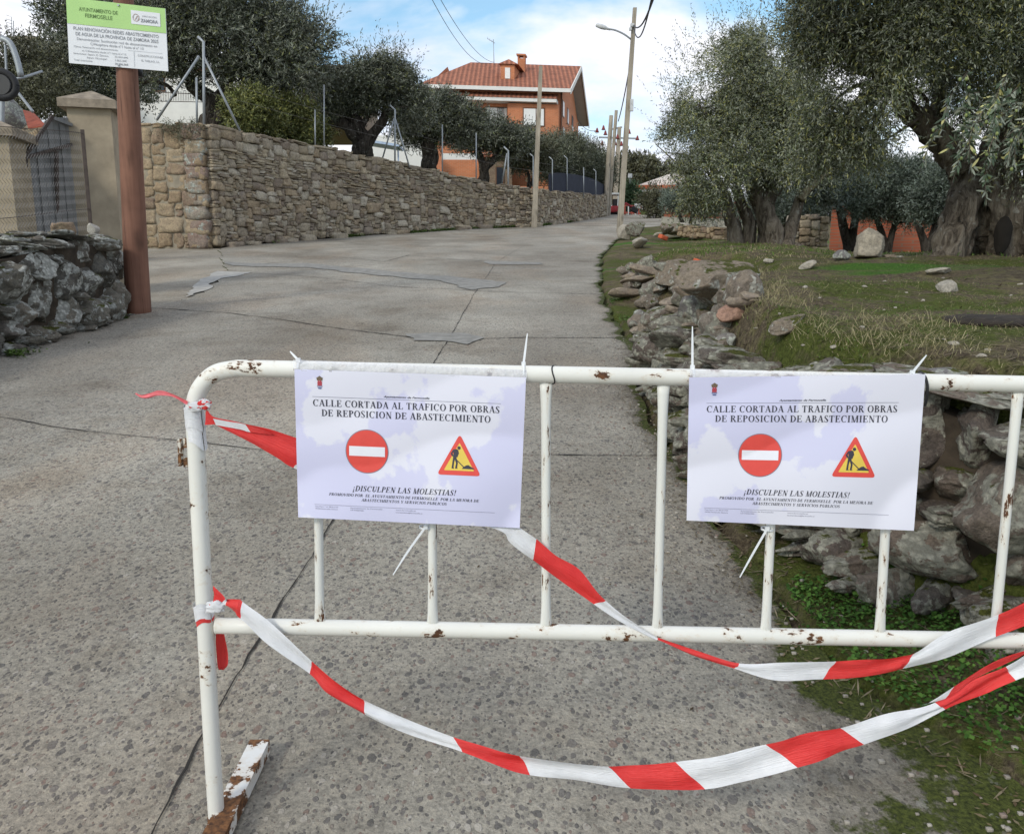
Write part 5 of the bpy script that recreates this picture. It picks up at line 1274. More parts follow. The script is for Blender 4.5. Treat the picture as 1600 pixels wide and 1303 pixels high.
def tile_mat(name, col):
    m = NT(name); s = m.n('ShaderNodeSeparateXYZ', {0: m.pos()})
    w1 = m.math('SINE', m.math('MULTIPLY', s.outputs[0], 2 * math.pi / 0.30)); 
    c = m.mix(m.mr(w1, -1, 1), tuple(q * 0.55 for q in col), col)
    c = m.mix(1.0, c, m.ramp(m.noise(m.pos(), 2.5, 5, 0.7), [(0.3, 0.6), (0.7, 1.2)]), 'MULTIPLY')
    return m.fin(c, 0.85, m.bump(w1, 0.6, 0.04))
M_tile = tile_mat('clay_tiles', (0.42, 0.165, 0.10))
M_whitew = plain('white_painted_render', (0.72, 0.71, 0.68), 0.8, 0.06, 2)
M_cream = plain('cream_render', (0.66, 0.60, 0.48), 0.85, 0.1, 2)
M_shut = plain('white_shutter', (0.78, 0.78, 0.76), 0.6, 0.04, 5)
M_frame = plain('brown_frame', (0.14, 0.07, 0.04), 0.6)
M_glass = plain('dark_glass', (0.03, 0.035, 0.045), 0.12)
M_soff = plain('soffit_grey', (0.42, 0.40, 0.38), 0.8, 0.08, 2)
# ---- big brick house
A = P(664, 137, 55.0); B = P(876, 141, 56.2)          # top of front wall left / right
ZE = (A[2] + B[2]) / 2; ZG = 5.2
fr = np.array([B[0] - A[0], B[1] - A[1], 0]); FWd = float(np.linalg.norm(fr)); fr /= FWd
bk = np.array([0.19, 1.0, 0]); bk /= np.linalg.norm(bk)
DP = 11.0
O = np.array([A[0], A[1], 0.0])
def hp(u, v, z): return O + fr * u + bk * v + np.array([0, 0, z])
def hbox(mb, u0, u1, v0, v1, z0, z1, mi=0):
    V = [hp(u, v, z) for u in (u0, u1) for v in (v0, v1) for z in (z0, z1)]
    mb.add(V, [(0, 1, 3, 2), (4, 6, 7, 5), (0, 4, 5, 1), (2, 3, 7, 6), (0, 2, 6, 4), (1, 5, 7, 3)], mi)
house = thing('brick_house', 'large orange brick house with a red tiled roof and dormer above the left trees', 'house', hp(0, 0, ZG))
mb = MB(); hbox(mb, 0, FWd, 0, DP, ZG - 1, ZE - 0.02)
mb.build('wall', M_brick, house)
RZ = P(800, 105, 61.5)[2] + 0.1; OH = 0.85
for u in (0.05, FWd - 0.05):
    mb = MB(); mb.add([hp(u, 0, ZE - 0.02), hp(u, DP, ZE - 0.02), hp(u, DP / 2, RZ - 0.35)], [(0, 1, 2), (2, 1, 0)]); mb.build('gable', M_brick, house)
mb = MB(); th = 0.16; sl_ = (RZ - ZE) / (DP / 2)
e0 = ZE - OH * sl_ * 0.4
for (v0, v1) in ((-OH, DP / 2), (DP + OH, DP / 2)):
    a = [hp(-0.2 if v0 < 0 else -0.2, v0, e0 + 0.15), hp(FWd + 0.75, v0, e0 + 0.15), hp(FWd + 0.75, v1, RZ), hp(1.7, v1, RZ)]
    b = [q - np.array([0, 0, th]) for q in a]
    mb.add(a + b, [(0, 1, 2, 3), (7, 6, 5, 4), (0, 4, 5, 1), (1, 5, 6, 2), (2, 6, 7, 3), (3, 7, 4, 0)])
mb.add([hp(-0.2, -OH, e0 + 0.15), hp(1.7, DP / 2, RZ), hp(-0.2, DP + OH, e0 + 0.15)], [(0, 1, 2), (2, 1, 0)])
roof = mb.build('roof', M_tile, house)
mb = MB(); hbox(mb, -0.25, FWd + 0.8, -OH - 0.12, -OH, e0 - 0.10, e0 + 0.13); mb.build('gutter_board', M_whitew, house)
for v0 in (-OH, DP + OH):
    mb = MB(); u = FWd + 0.76; V = [hp(u, v0, e0 + 0.17), hp(u, DP / 2, RZ + 0.02), hp(u, DP / 2, RZ - 0.30), hp(u, v0, e0 - 0.18)]
    V += [q + fr * 0.06 for q in V]; mb.add(V, [(0, 1, 2, 3), (7, 6, 5, 4), (0, 4, 5, 1), (1, 5, 6, 2), (2, 6, 7, 3), (3, 7, 4, 0)]); mb.build('barge_board', M_whitew, house)
mb = MB()
for v0 in (-OH, DP + OH):
    mb.add([hp(0, v0, e0 - 0.05), hp(FWd + 0.7, v0, e0 - 0.05), hp(FWd + 0.7, DP / 2, RZ - 0.25), hp(2.0, DP / 2, RZ - 0.25)], [(0, 1, 2, 3), (3, 2, 1, 0)])
mb.build('soffit', M_soff, house)
z1 = P(800, 153, 55)[2]
mb = MB(); hbox(mb, 0.6, FWd - 0.15, -0.95, 0.0, z1 - 0.24, z1 - 0.02); mb.build('balcony_roof_edge', M_whitew, house)
mb = MB(); V = [hp(0.6, -0.98, z1 + 0.02), hp(FWd - 0.15, -0.98, z1 + 0.02), hp(FWd - 0.15, 0, z1 + 0.45), hp(0.6, 0, z1 + 0.45)]; mb.add(V + [q - np.array([0, 0, 0.05]) for q in V], [(0, 1, 2, 3), (7, 6, 5, 4), (0, 4, 5, 1), (1, 5, 6, 2), (3, 7, 4, 0)]); mb.build('lower_tile_roof', M_tile, house)
mb = MB(); hbox(mb, FWd - 3.45, FWd - 0.05, -0.55, 0.02, ZG, z1 - 0.3); mb.build('bay', M_brick, house)
def win(u0, u1, z0, z1_, v, par, side=False):
    mb = MB()
    if not side: hbox(mb, u0 - 0.07, u1 + 0.07, v - 0.03, v + 0.05, z0 - 0.07, z1_ + 0.07)
    else: hbox(mb, v - 0.05, v + 0.03, u0 - 0.07, u1 + 0.07, z0 - 0.07, z1_ + 0.07)
    w_ = mb.build('window', M_frame, par); mb = MB()
    if not side:
        hbox(mb, u0, (u0 + u1) / 2 + 0.12, v - 0.05, v - 0.031, z0, z1_); hbox(mb, (u0 + u1) / 2 + 0.18, u1, v - 0.05, v - 0.031, z0, z1_)
    else: hbox(mb, v + 0.031, v + 0.05, u0, u1, z0, z1_)
    mb.build('shutter' if not side else 'pane', M_shut if not side else M_glass, w_)
def hu(px, Y=55.3): return float(np.dot(P(px, 180, Y) - O, fr))
def hz(py, Y=55.3): return P(800, py, Y)[2]
win(hu(823), hu(855), hz(196), hz(170), -0.56, house)
win(hu(777, 56), hu(800, 56), hz(210, 56), hz(171, 56), 0.0, house)
win(1.2, 2.6, hz(200, 56), hz(171, 56), 0.0, house)
win(4.0, 5.2, hz(200, 56), hz(171, 56), 0.0, house)
for (a, b, z0, z1_) in ((1.0, 1.8, hz(172), hz(148)), (3.6, 4.4, hz(172), hz(148)), (6.4, 7.2, hz(172), hz(148)), (1.2, 2.0, hz(215), hz(190)), (4.2, 5.0, hz(215), hz(190)), (7.2, 8.0, hz(215), hz(190))):
    win(a, b, z0, z1_, FWd, house, True)
# dormer and chimney
ud0, ud1 = hu(774, 57), hu(795, 57); zd0 = hz(126, 57); zd1 = hz(103, 57)
mb = MB(); hbox(mb, ud0, ud1, 1.1, 4.8, zd0 - 0.6, zd1); dm = mb.build('dormer', M_brick, house)
mb = MB(); V = [hp(ud0 - 0.15, 0.95, zd1 + 0.02), hp(ud1 + 0.3, 0.95, zd1 + 0.02), hp(ud1 + 0.3, 5.2, zd1 + 0.1), hp(ud0 - 0.15, 5.2, zd1 + 0.1), hp((ud0 + ud1) / 2, 1.5, zd1 + 0.45), hp((ud0 + ud1) / 2, 5.2, zd1 + 0.5)]
mb.add(V, [(0, 1, 4), (1, 2, 5, 4), (3, 0, 4, 5), (0, 3, 2, 1)]); mb.build('dormer_roof', M_tile, dm)
mb = MB(); hbox(mb, ud0 + 0.28, ud1 - 0.28, 1.04, 1.1, zd0 + 0.05, zd1 - 0.2); mb.build('dormer_window', M_shut, dm)
uc = hu(791, 59); mb = MB(); hbox(mb, uc - 0.25, uc + 0.25, 3.2, 3.7, zd1 - 0.3, hz(92, 59)); hbox(mb, uc - 0.25, uc - 0.15, 3.2, 3.7, hz(92, 59), hz(88, 59)); hbox(mb, uc + 0.15, uc + 0.25, 3.2, 3.7, hz(92, 59), hz(88, 59)); hbox(mb, uc - 0.32, uc + 0.32, 3.1, 3.8, hz(88, 59), hz(85.5, 59)); mb.build('chimney', M_brick, house)
mb = MB(); mb.tube([hp(FWd + 0.08, -0.1, ZG), hp(FWd + 0.08, -0.1, ZE)], 0.06, 6); mb.build('drainpipe', M_frame, house)
ant = thing('roof_aerial', 'thin television aerial on the ridge of the brick house', 'aerial', P(772, 100, 58)); q0, q1 = P(772, 102, 58), P(771, 62, 58)
mb = MB(); mb.tube([q0, q1], 0.022, 5); mb.build('mast', M_galv, ant)
mb = MB(); mb.tube([q1 + np.array([-0.4, 0, 0.05]), q1 + np.array([0.1, 0, -0.25])], 0.018, 4)
for t in (0.0, 0.3, 0.6): mb.tube([q1 + np.array([-0.4 + t * 0.5, -0.2, 0.05 - t * 0.3 - 0.1]), q1 + np.array([-0.4 + t * 0.5, 0.2, 0.05 - t * 0.3 + 0.15])], 0.012, 4)
mb.build('crossbars', M_galv, ant)
# ---- garden wall of the house, white above brick, and little stone shed
gz = [P(690, y, 49)[2] for y in (274, 250, 240)]
gw = thing('garden_wall', 'brick garden wall with a white upper band below the brick house', 'wall', P(690, 274, 49))
xa, xb = P(690, 250, 49)[0], P(900, 250, 49)[0]
mb = MB(); mb.box(((xa + xb) / 2, 49.1, (gz[0] + gz[1]) / 2 - 0.3), ((xb - xa) / 2, 0.12, (gz[1] - gz[0]) / 2 + 0.3)); mb.build('brick_base', M_brick, gw)
mb = MB(); mb.box(((xa + xb) / 2, 49.1, (gz[1] + gz[2]) / 2), ((xb - xa) / 2, 0.10, (gz[2] - gz[1]) / 2)); mb.build('white_band', M_whitew, gw)
def simple_house(name, label, px0, px1, ytop, ybot, Y, D, mw, mr_, ridge=None, wins=(), cat='house', eave=0.3, ridge_side=False):
    a = P(px0, ytop, Y); b = P(px1, ytop, Y); zb = P(px0, ybot, Y)[2]; zt = a[2]
    r = thing(name, label, cat, (a[0], Y, zb)); mb = MB(); mb.box(((a[0] + b[0]) / 2, Y + D / 2, (zb + zt) / 2), ((b[0] - a[0]) / 2, D / 2, (zt - zb) / 2)); mb.build('wall', mw, r)
    if ridge:
        zr_ = P(px0, ridge, Y)[2]; mb = MB(); x0, x1 = a[0] - eave, b[0] + eave
        if not ridge_side:
            V = [(x0, Y - eave, zt), (x1, Y - eave, zt), (x1, Y + D / 2, zr_), (x0, Y + D / 2, zr_), (x0, Y + D + eave, zt), (x1, Y + D + eave, zt)]
            V += [(x, y, z - 0.15) for x, y, z in V]; mb.add(V, [(0, 1, 2, 3), (3, 2, 5, 4), (7, 6, 9, 8), (8, 9, 10, 11), (0, 6, 7, 1), (4, 5, 11, 10), (0, 3, 9, 6), (3, 4, 10, 9), (1, 7, 8, 2), (2, 8, 11, 5)])
        else:
            xm = (x0 + x1) / 2; V = [(x0, Y - eave, zt), (xm, Y - eave, zr_), (x1, Y - eave, zt), (x0, Y + D, zt), (xm, Y + D, zr_), (x1, Y + D, zt)]
            V += [(x, y, z - 0.15) for x, y, z in V]; mb.add(V, [(0, 1, 4, 3), (1, 2, 5, 4), (0, 6, 7, 1), (1, 7, 8, 2), (6, 9, 10, 7), (7, 10, 11, 8)])
        mb.build('roof', mr_, r)
    for (wx0, wy0, wx1, wy1) in wins:
        p0, p1 = P(wx0, wy1, Y), P(wx1, wy0, Y); mb = MB(); mb.box(((p0[0] + p1[0]) / 2, Y - 0.02, (p0[2] + p1[2]) / 2), ((p1[0] - p0[0]) / 2 + 0.06, 0.04, (p1[2] - p0[2]) / 2 + 0.06)); w_ = mb.build('window', M_frame, r)
        mb = MB(); mb.box(((p0[0] + p1[0]) / 2, Y - 0.07, (p0[2] + p1[2]) / 2), ((p1[0] - p0[0]) / 2, 0.01, (p1[2] - p0[2]) / 2)); mb.build('pane', M_glass, w_)
    return r
simple_house('shed', 'small tan stone shed under the brick house, right of a forked olive trunk', 758, 800, 242, 292, 46, 3, M_tan, M_tile, 234, ((776, 262, 786, 290),), 'shed')
simple_house('house', 'house with red roof and white gable edge showing above the left olives', 470, 561, 104, 200, 62, 8, M_dry, M_tile, 88, ((500, 130, 515, 150),))
wh_ = simple_house('white_house', 'white rendered house glimpsed under the left olive behind wire railings', 196, 430, 108, 250, 48, 8, M_whitew, M_tile, 96, ((240, 122, 256, 142), (398, 150, 412, 175)))
mb = MB()
for k in range(40): mb.tube([P(214 + k * 2.6, 143, 46), P(214 + k * 2.6, 158, 46)], 0.012, 4, smooth=False)
mb.tube([P(212, 143, 46), P(318, 148, 46)], 0.02, 4); mb.tube([P(212, 158, 46), P(318, 160, 46)], 0.02, 4); mb.build('railing', M_gframe, wh_)
simple_house('white_outbuilding', 'low white outbuilding glimpsed between the forked olive trunks', 566, 660, 212, 290, 47, 4, M_whitew, M_whitew, None, (), 'outbuilding')
M_lblue = plain('pale_blue_awning', (0.40, 0.50, 0.66), 0.6)
q = P(592, 226, 44); mb = MB(); mb.box(q, (1.2, 0.8, 0.06), 0, rotm(0, 0.15, 0)); mb.tube([q + np.array([-1.0, 0, 0]), q + np.array([-1.0, 0, -2])], 0.04, 6); mb.tube([q + np.array([1.0, 0, 0]), q + np.array([1.0, 0, -2])], 0.04, 6)
tag(mb.build('awning', M_lblue, origin=q), 'pale blue awning in front of the low white outbuilding', 'awning')
# ---- house with white gable at the end of the road
WH = simple_house('white_house', 'cream and white house with orange roof edge at the end of the road', 992, 1110, 297, 345, 72, 9, M_cream, M_whitew, None, ((1006, 306, 1013, 322), (1030, 306, 1040, 320)))
mb = MB(); a, b = P(984, 294, 71.5), P(1120, 294, 71.5); zt = P(1048, 268, 71.5)[2]; zt2 = a[2]
V = [a, P(1052, 270, 71.5), b]; V += [q + np.array([0, 0.3, 0]) for q in V]; mb.add(V, [(0, 2, 1), (3, 4, 5), (0, 1, 4, 3), (1, 2, 5, 4), (0, 3, 5, 2)]); mb.build('gable', M_whitew, WH)
mb = MB(); mb.box(((a[0] + b[0]) / 2, 71.2, zt2 - 0.0), ((b[0] - a[0]) / 2 + 0.2, 0.6, 0.16)); mb.build('tile_edge', plain('orange_tile', (0.48, 0.13, 0.06), 0.8), WH)
mb = MB(); mb.box(((a[0] + b[0]) / 2, 71.3, zt2 - 0.28), ((b[0] - a[0]) / 2 + 0.1, 0.5, 0.11)); mb.build('cornice', M_whitew, WH)
# ---- brick plot walls on the right
def brickplot(label, pa, pb_, h0, Y0, Y1, mat=M_gbrick, base=0.0):
    a = P(pa, 380, Y0); b = P(pb_, 380, Y1); za = float(max(ZR(Y0), 0)); 
    a[2] = h1(a[0], Y0) - 0.2; b[2] = h1(b[0], Y1) - 0.2; d = b - a; L = np.linalg.norm(d[:2]); n = np.array([-d[1], d[0], 0]) / L
    r = thing('brick_wall', label, 'wall', a); V = [a, b, b + n * 0.2, a + n * 0.2]; zt = [P(pa, h0[0], Y0)[2], P(pb_, h0[1], Y1)[2]]
    T = [np.array([q[0], q[1], zt[k]]) for q, k in zip(V, (0, 1, 1, 0))]; mb = MB(); mb.add(V + T, [(0, 1, 5, 4), (1, 2, 6, 5), (2, 3, 7, 6), (3, 0, 4, 7), (4, 5, 6, 7)]); mb.build('brickwork', mat, r)
    C2 = [q + np.array([0, 0, 0.003]) for q in T]; o_ = n * 0.04; C2 = [C2[0] - o_, C2[1] - o_, C2[2] + o_, C2[3] + o_]; D2 = [q + np.array([0, 0, 0.06]) for q in C2]
    mb = MB(); mb.add(C2 + D2, [(0, 1, 5, 4), (1, 2, 6, 5), (2, 3, 7, 6), (3, 0, 4, 7), (4, 5, 6, 7), (3, 2, 1, 0)]); mb.build('coping', mat, r)
    return r
brickplot('red brick plot wall beyond the road bend, left of the gnarled olive', 1036, 1210, (316, 320), 34, 32)
brickplot('red brick plot wall standing behind the pale boulder', 1296, 1560, (326, 332), 21.5, 20)
M_conc = plain('grey_concrete', (0.30, 0.28, 0.24), 0.9, 0.15, 4, bump=0.004)
mb = MB(); a = P(1034, 349, 33.5); b = P(1210, 356, 31.5); mb.bar(a, b, 0.25, 0.5); tag(mb.build('kerb_wall', M_conc, origin=a), 'low pale concrete plinth under the farther red brick wall', 'plinth')
# ---- utility poles
M_cpole = wood_mat('weathered_grey_timber', (0.22, 0.19, 0.15), (0.34, 0.30, 0.24))
def rpole(label, top, base, Y, w0, w1, round_=True, name='utility_pole', zoff=0.3):
    a = P(*base, Y); b = P(*top, Y); a[2] -= zoff; r = thing(name, label, 'pole', a)
    mb = MB()
    if round_: mb.tube([a + (b - a) * t for t in np.linspace(0, 1, 12)], np.linspace(w0, w1, 12), 10)
    else:
        n = 10; V = []
        for t in np.linspace(0, 1, n):
            c = a + (b - a) * t; w_ = w0 + (w1 - w0) * t
            V += [c + np.array([-w_, -w_, 0]), c + np.array([w_, -w_, 0]), c + np.array([w_, w_, 0]), c + np.array([-w_, w_, 0])]
        mb.add(V, [(i * 4 + j, i * 4 + (j + 1) % 4, i * 4 + 4 + (j + 1) % 4, i * 4 + 4 + j) for i in range(n - 1) for j in range(4)] + [(n * 4 - 4, n * 4 - 3, n * 4 - 2, n * 4 - 1)])
    mb.build('shaft', M_cpole, r); return r
YA = onroad(835, 355)[1]
rpole('slim leaning grey pole standing against the long wall in front of the brick house', (845, 104), (834, 355), YA - 0.3, 0.11, 0.07, False)
YL = float(G(967, 366)[1])
lp = rpole('tall leaning grey lamp pole with a street light arm at the right road edge', (992, 13), (967, 366), YL, 0.10, 0.062, False, 'lamp_pole')
M_lamp = plain('lamp_grey', (0.50, 0.51, 0.52), 0.5, 0.1, 10)
arm = smoothpath([P(986, 62, YL), P(975, 54, YL), P(962, 48, YL), P(952, 46, YL)], 14); mb = MB(); mb.tube(arm, 0.03, 8); ar = mb.build('lamp_arm', M_galv, lp)
mb = MB(); a, b = P(954, 47, YL), P(931, 38, YL); d = (b - a); V = []
mb.tube([a, a + d * 0.25, a + d * 0.35, a + d * 0.6, a + d * 0.95, b], [0.035, 0.05, 0.075, 0.09, 0.07, 0.02], 10); mb.v[-1][:, 2] = (mb.v[-1][:, 2] - a[2]) * 0.85 + a[2]; mb.build('lamp_head', M_lamp, ar)
for (x, y, w_, h) in ((987, 165, 0.055, 0.19), (988, 40, 0.06, 0.05), (985, 46, 0.04, 0.04)):
    mb = MB(); mb.box(P(x, y, YL - 0.12), (w_, 0.05, h)); mb.build('junction_box', M_lamp, lp)
rpole('thick brown pole at the far end of the long wall, left of its twin', (955, 181), (945, 338), 47, 0.17, 0.11)
rpole('thinner grey pole just right of the thick brown far pole', (963, 173), (950, 338), 48.5, 0.12, 0.09)
hv = rpole('far pole with crossarms and red insulators behind the lamp pole', (968, 199), (960, 322), 58, 0.17, 0.12, False, 'power_pole')
M_ins = plain('red_insulator', (0.20, 0.035, 0.035), 0.4)
for (x0, y0, x1, y1) in ((936, 215, 996, 217), (953, 203, 972, 199)):
    mb = MB(); mb.bar(P(x0, y0, 58), P(x1, y1, 58), 0.1, 0.1); mb.build('crossarm', M_galv, hv)
for (x, y) in ((933, 204), (943, 200), (946, 208), (941, 224), (961, 224), (971, 225), (996, 216), (983, 206), (952, 222), (965, 214)):
    mb = MB(); c = P(x, y, 57.9); mb.tube([c + np.array([0, 0, 0.16]), c + np.array([0, 0, 0.1]), c + np.array([0, 0, -0.05]), c + np.array([0, 0, -0.14])], [0.03, 0.06, 0.10, 0.15], 8); mb.build('insulator', M_ins, hv)
# wires
M_cable = plain('black_cable', (0.035, 0.035, 0.04), 0.6)
def wire(label, pts, r, sag=0.0, name='overhead_wire'):
    W = [P(*q) for q in pts]; n = 20; out = []
    for i in range(len(W) - 1):
        for t in np.linspace(0, 1, n, endpoint=False): out.append(W[i] + (W[i + 1] - W[i]) * t + np.array([0, 0, -sag * 4 * t * (1 - t)]))
    out.append(W[-1]); mb = MB(); mb.tube(out, r, 5); tag(mb.build(name, M_cable, origin=W[0]), label, 'wire')
wire('upper thin overhead wire running to the roof of the brick house', [(672, -30, 30), (772, 98, 57)], 0.012, 0.6)
wire('lower thin overhead wire running to the roof of the brick house', [(660, -30, 30), (767, 99, 57)], 0.012, 0.9)
wire('thick cable hanging down the lamp pole towards the far poles', [(990, 42, YL), (983, 110, YL + 4), (966, 190, 46)], 0.025, 0.15)
wire('cable rising from the lamp pole top out of the photo', [(990, 40, YL), (1030, -30, 16)], 0.022, 0.35)
wire('second cable rising from the lamp pole top, more bowed', [(990, 44, YL), (1024, -30, 16)], 0.018, 0.6)
wire('thin far wire between the brick house and the power pole', [(903, 188, 62), (933, 204, 58)], 0.018, 0.3)
# ---- fence posts standing on the long wall
def gpost(px, ytop, ybase, Y, label, bent=0, r=0.023, braces=()):
    a = P(px, ybase, Y); b = P(px - 0.0 * 1, ytop, Y); a[2] -= 0.2; rr = thing('fence_post', label, 'post', a, 'galvanised fence posts on the long wall'); pts = [a, b]
    if bent: 
        k = P(px + bent, ytop - abs(bent) * 0.9, Y); pts = [a, a + (b - a) * 0.5, b, k]
    mb = MB(); mb.tube(pts, r, 8); mb.build('shaft', M_galv, rr)
    for (x0, y0, x1, y1) in braces:
        mb = MB(); mb.tube([P(x0, y0, Y), P(x1, y1, Y + 0.15)], r * 0.85, 6); mb.build('brace', M_galv, rr)
    return rr
YW = lambda px: onroad(px, float(np.interp(px, [q[0] for q in LP_], [q[1] for q in LP_])))[1] + 0.3
gpost(318, 66, 192, 21.3, 'tall braced galvanised post with bent top above the wall corner', -9, 0.035, ((311, 88, 245, 188), (318, 88, 375, 205)))
gpost(307, 122, 190, 22.6, 'short plain post just left of the tall braced corner post', 0, 0.03)
gpost(492, 172, 230, YW(492), 'short thin post left of its taller twin behind the yellow-green hedge', 0)
gpost(506, 133, 233, YW(506), 'tall thin post with a rusty tip at the end of the yellow-green hedge', 0)
gpost(617, 172, 256, YW(617), 'braced galvanised post with bent tip right of the forked olive', -8, 0.03, ((616, 185, 597, 250), (618, 187, 640, 262)))
gpost(691, 195, 271, YW(691), 'thin post just right of the thick olive trunk', 0)
gpost(744, 208, 282, YW(744), 'thin post left of the forked small olive trunk', 0)
gpost(794, 236, 292, YW(794), 'braced post with bent tip in front of the little stone shed', -7, 0.035, ((792, 240, 784, 290),))
gpost(833, 245, 296, YW(833), 'bent post immediately left of the slim leaning pole', -5)
gpost(863, 250, 299, YW(863), 'bent post at the left edge of the dark screen netting', -5)
gpost(886, 248, 300, YW(886), 'bent post in the middle of the dark screen netting', -5)
gpost(912, 262, 303, YW(905), 'faint post before the dark netting near the far end', 0)
gpost(931, 268, 306, YW(925), 'last bent post of the long wall, near the far poles', -4)
for (h, sd) in ((12, 0), (32, 1)):
    pts = []
    for px, yb in ((318, 190), (492, 230), (617, 256), (691, 271), (744, 282), (794, 292), (863, 299), (931, 306)): 
        Y = YW(px) if px > 320 else 21.3; pts.append(P(px, yb - (h + 30) * 20 / Y * 1.2, Y))
    mb = MB(); mb.tube(pts, 0.0035, 4); tag(mb.build('fence_wire', M_wire, origin=pts[0]), ['upper', 'lower'][1 - sd] + ' wire strung between the posts on the long wall', 'wire')
M_net = plain('dark_screen_netting', (0.022, 0.026, 0.042), 0.9, 0.2, 3)
mb = MB(); top = [(857, 272), (870, 270), (886, 271), (905, 274), (925, 279), (946, 290)]; bot = [(857, 300), (870, 300), (886, 301), (905, 303), (925, 305), (946, 309)]
V = [P(x, y, YW(x) + 0.12) for x, y in top] + [P(x, y, YW(x) + 0.12) for x, y in bot] + [P(x, y, YW(x) + 0.15) for x, y in top] + [P(x, y, YW(x) + 0.15) for x, y in bot]
mb.add(V, [(i, i + 1, 7 + i, 6 + i) for i in range(5)] + [(12 + i, 18 + i, 19 + i, 13 + i) for i in range(5)]); tag(mb.build('screen_netting', M_net, origin=V[6]), 'dark blue-black screen netting on the far end of the long wall', 'netting')
# ---- little digger, site fence, bin and sign at the end of the road
M_dred = plain('red_machine_paint', (0.24, 0.02, 0.025), 0.5); M_dgrey = plain('pale_machine_paint', (0.50, 0.52, 0.52), 0.5)
YD = 54.0
dg_ = thing('excavator', 'small red and pale grey excavator behind the lamp pole', 'excavator', P(960, 336, YD))
mb = MB(); a, b = P(951, 334, YD), P(967, 334, YD); mb.bar(a, b, 0.6, 0.28); mb.bar(P(949, 331, YD), P(970, 331, YD), 1.1, 0.16); mb.build('track', M_blk, dg_)
mb = MB(); c = P(958, 328, YD); block(mb, c, (0.5, 0.55, 0.2), None, 6, 0.03, 4, 0, 0.15); mb.build('body', M_dred, dg_)
for (x0, y0, x1, y1) in ((954, 326, 955, 305), (965, 326, 966, 305)):
    for dy in (-0.4, 0.4): mb = MB(); mb.bar(P(x0, y0, YD + dy), P(x1, y1, YD + dy), 0.07, 0.07); mb.build('cab_pillar', M_dgrey, dg_)
mb = MB(); mb.box(P(960, 304, YD), (0.32, 0.55, 0.05)); mb.build('cab_roof', M_dgrey, dg_)
mb = MB(); mb.box(P(961, 318, YD), (0.16, 0.2, 0.25)); mb.build('seat', M_blk, dg_)
mb = MB(); mb.tube([P(966, 326, YD - 0.5), P(978, 318, YD - 0.5), P(990, 326, YD - 0.6)], 0.08, 6); mb.build('boom', M_dred, dg_)
mb = MB(); mb.box(P(991, 328, YD - 0.6), (0.22, 0.3, 0.14), 0, rotm(0, 0.5, 0)); mb.build('bucket', M_blk, dg_)
M_siter = plain('orange_red_mesh', (0.28, 0.06, 0.04), 0.7)
sf = thing('site_fence', 'orange-red site fencing across the far end of the road', 'fence', P(975, 336, 56))
for (x0, x1, y0, y1) in ((970, 1004, 320, 324), (970, 1004, 332, 334)):
    mb = MB(); mb.bar(P(x0, y0, 56), P(x1, y1, 56), 0.05, 0.09); mb.build('rail', M_siter, sf)
for k in range(7): mb = MB(); mb.bar(P(971 + k * 5.4, 319 + k * 0.6, 56), P(971 + k * 5.4, 336, 56), 0.07, 0.07); mb.build('picket', M_siter if k % 2 else M_dgrey, sf)
rs = thing('notice_board', 'small white square board standing before the far white house', 'sign', P(996, 339, 54)); mb = MB(); mb.box(P(996, 322, 54), (0.19, 0.01, 0.15)); mb.build('board', M_whitew, rs)
mb = MB(); mb.tube([P(996, 340, 54.1), P(996, 322, 54.1)], 0.03, 6); mb.build('post', M_galv, rs)
mb = MB(); mb.box(P(993.5, 322, 53.95), (0.035, 0.01, 0.05)); mb.build('mark', M_stext, rs); mb = MB(); mb.box(P(998.5, 322, 53.95), (0.035, 0.01, 0.05)); mb.build('mark', M_stext, rs)
sb = thing('square_sign', 'small pale square sign on a thin post before the dark far tree', 'sign', P(984, 292, 60)); mb = MB(); mb.box(P(984.5, 275, 60), (0.15, 0.02, 0.15)); mb.build('board', M_lamp, sb); mb = MB(); mb.tube([P(984, 340, 60.1), P(984, 275, 60.1)], 0.03, 6); mb.build('post', M_galv, sb)
bn = thing('green_bin', 'small mossy green crate at the roadside by the far house', 'crate', P(1007, 339, 50)); mb = MB(); block(mb, P(1007, 334, 50), (0.2, 0.2, 0.2), None, 4, 0.03, 5, 0, 0.1); mb.build('body', plain('dull_green', (0.12, 0.15, 0.05), 0.8), bn); mb = MB(); mb.box(P(1007, 328.5, 50), (0.24, 0.24, 0.03)); mb.build('lid', plain('dull_green_lid', (0.17, 0.17, 0.10), 0.8), bn)
# aerials far left
aer = thing('roof_aerial', 'comb-shaped television aerial against the sky at upper left', 'aerial', P(20, 60, 40))
mb = MB(); mb.tube([P(21, 70, 40), P(21, 33, 40)], 0.02, 5); mb.build('mast', M_galv, aer); mb = MB(); mb.tube([P(18, 70, 40), P(18, 27, 40), P(10, 24, 40)], 0.014, 5)
for k in range(5): mb.tube([P(9, 30 + k * 5, 40), P(19, 33 + k * 5, 40)], 0.012, 4)
mb.build('crossbars', M_galv, aer)
simple_house('white_house', 'sliver of white house among the trees at upper left', 18, 52, 60, 90, 42, 5, M_whitew, M_dry, 56)

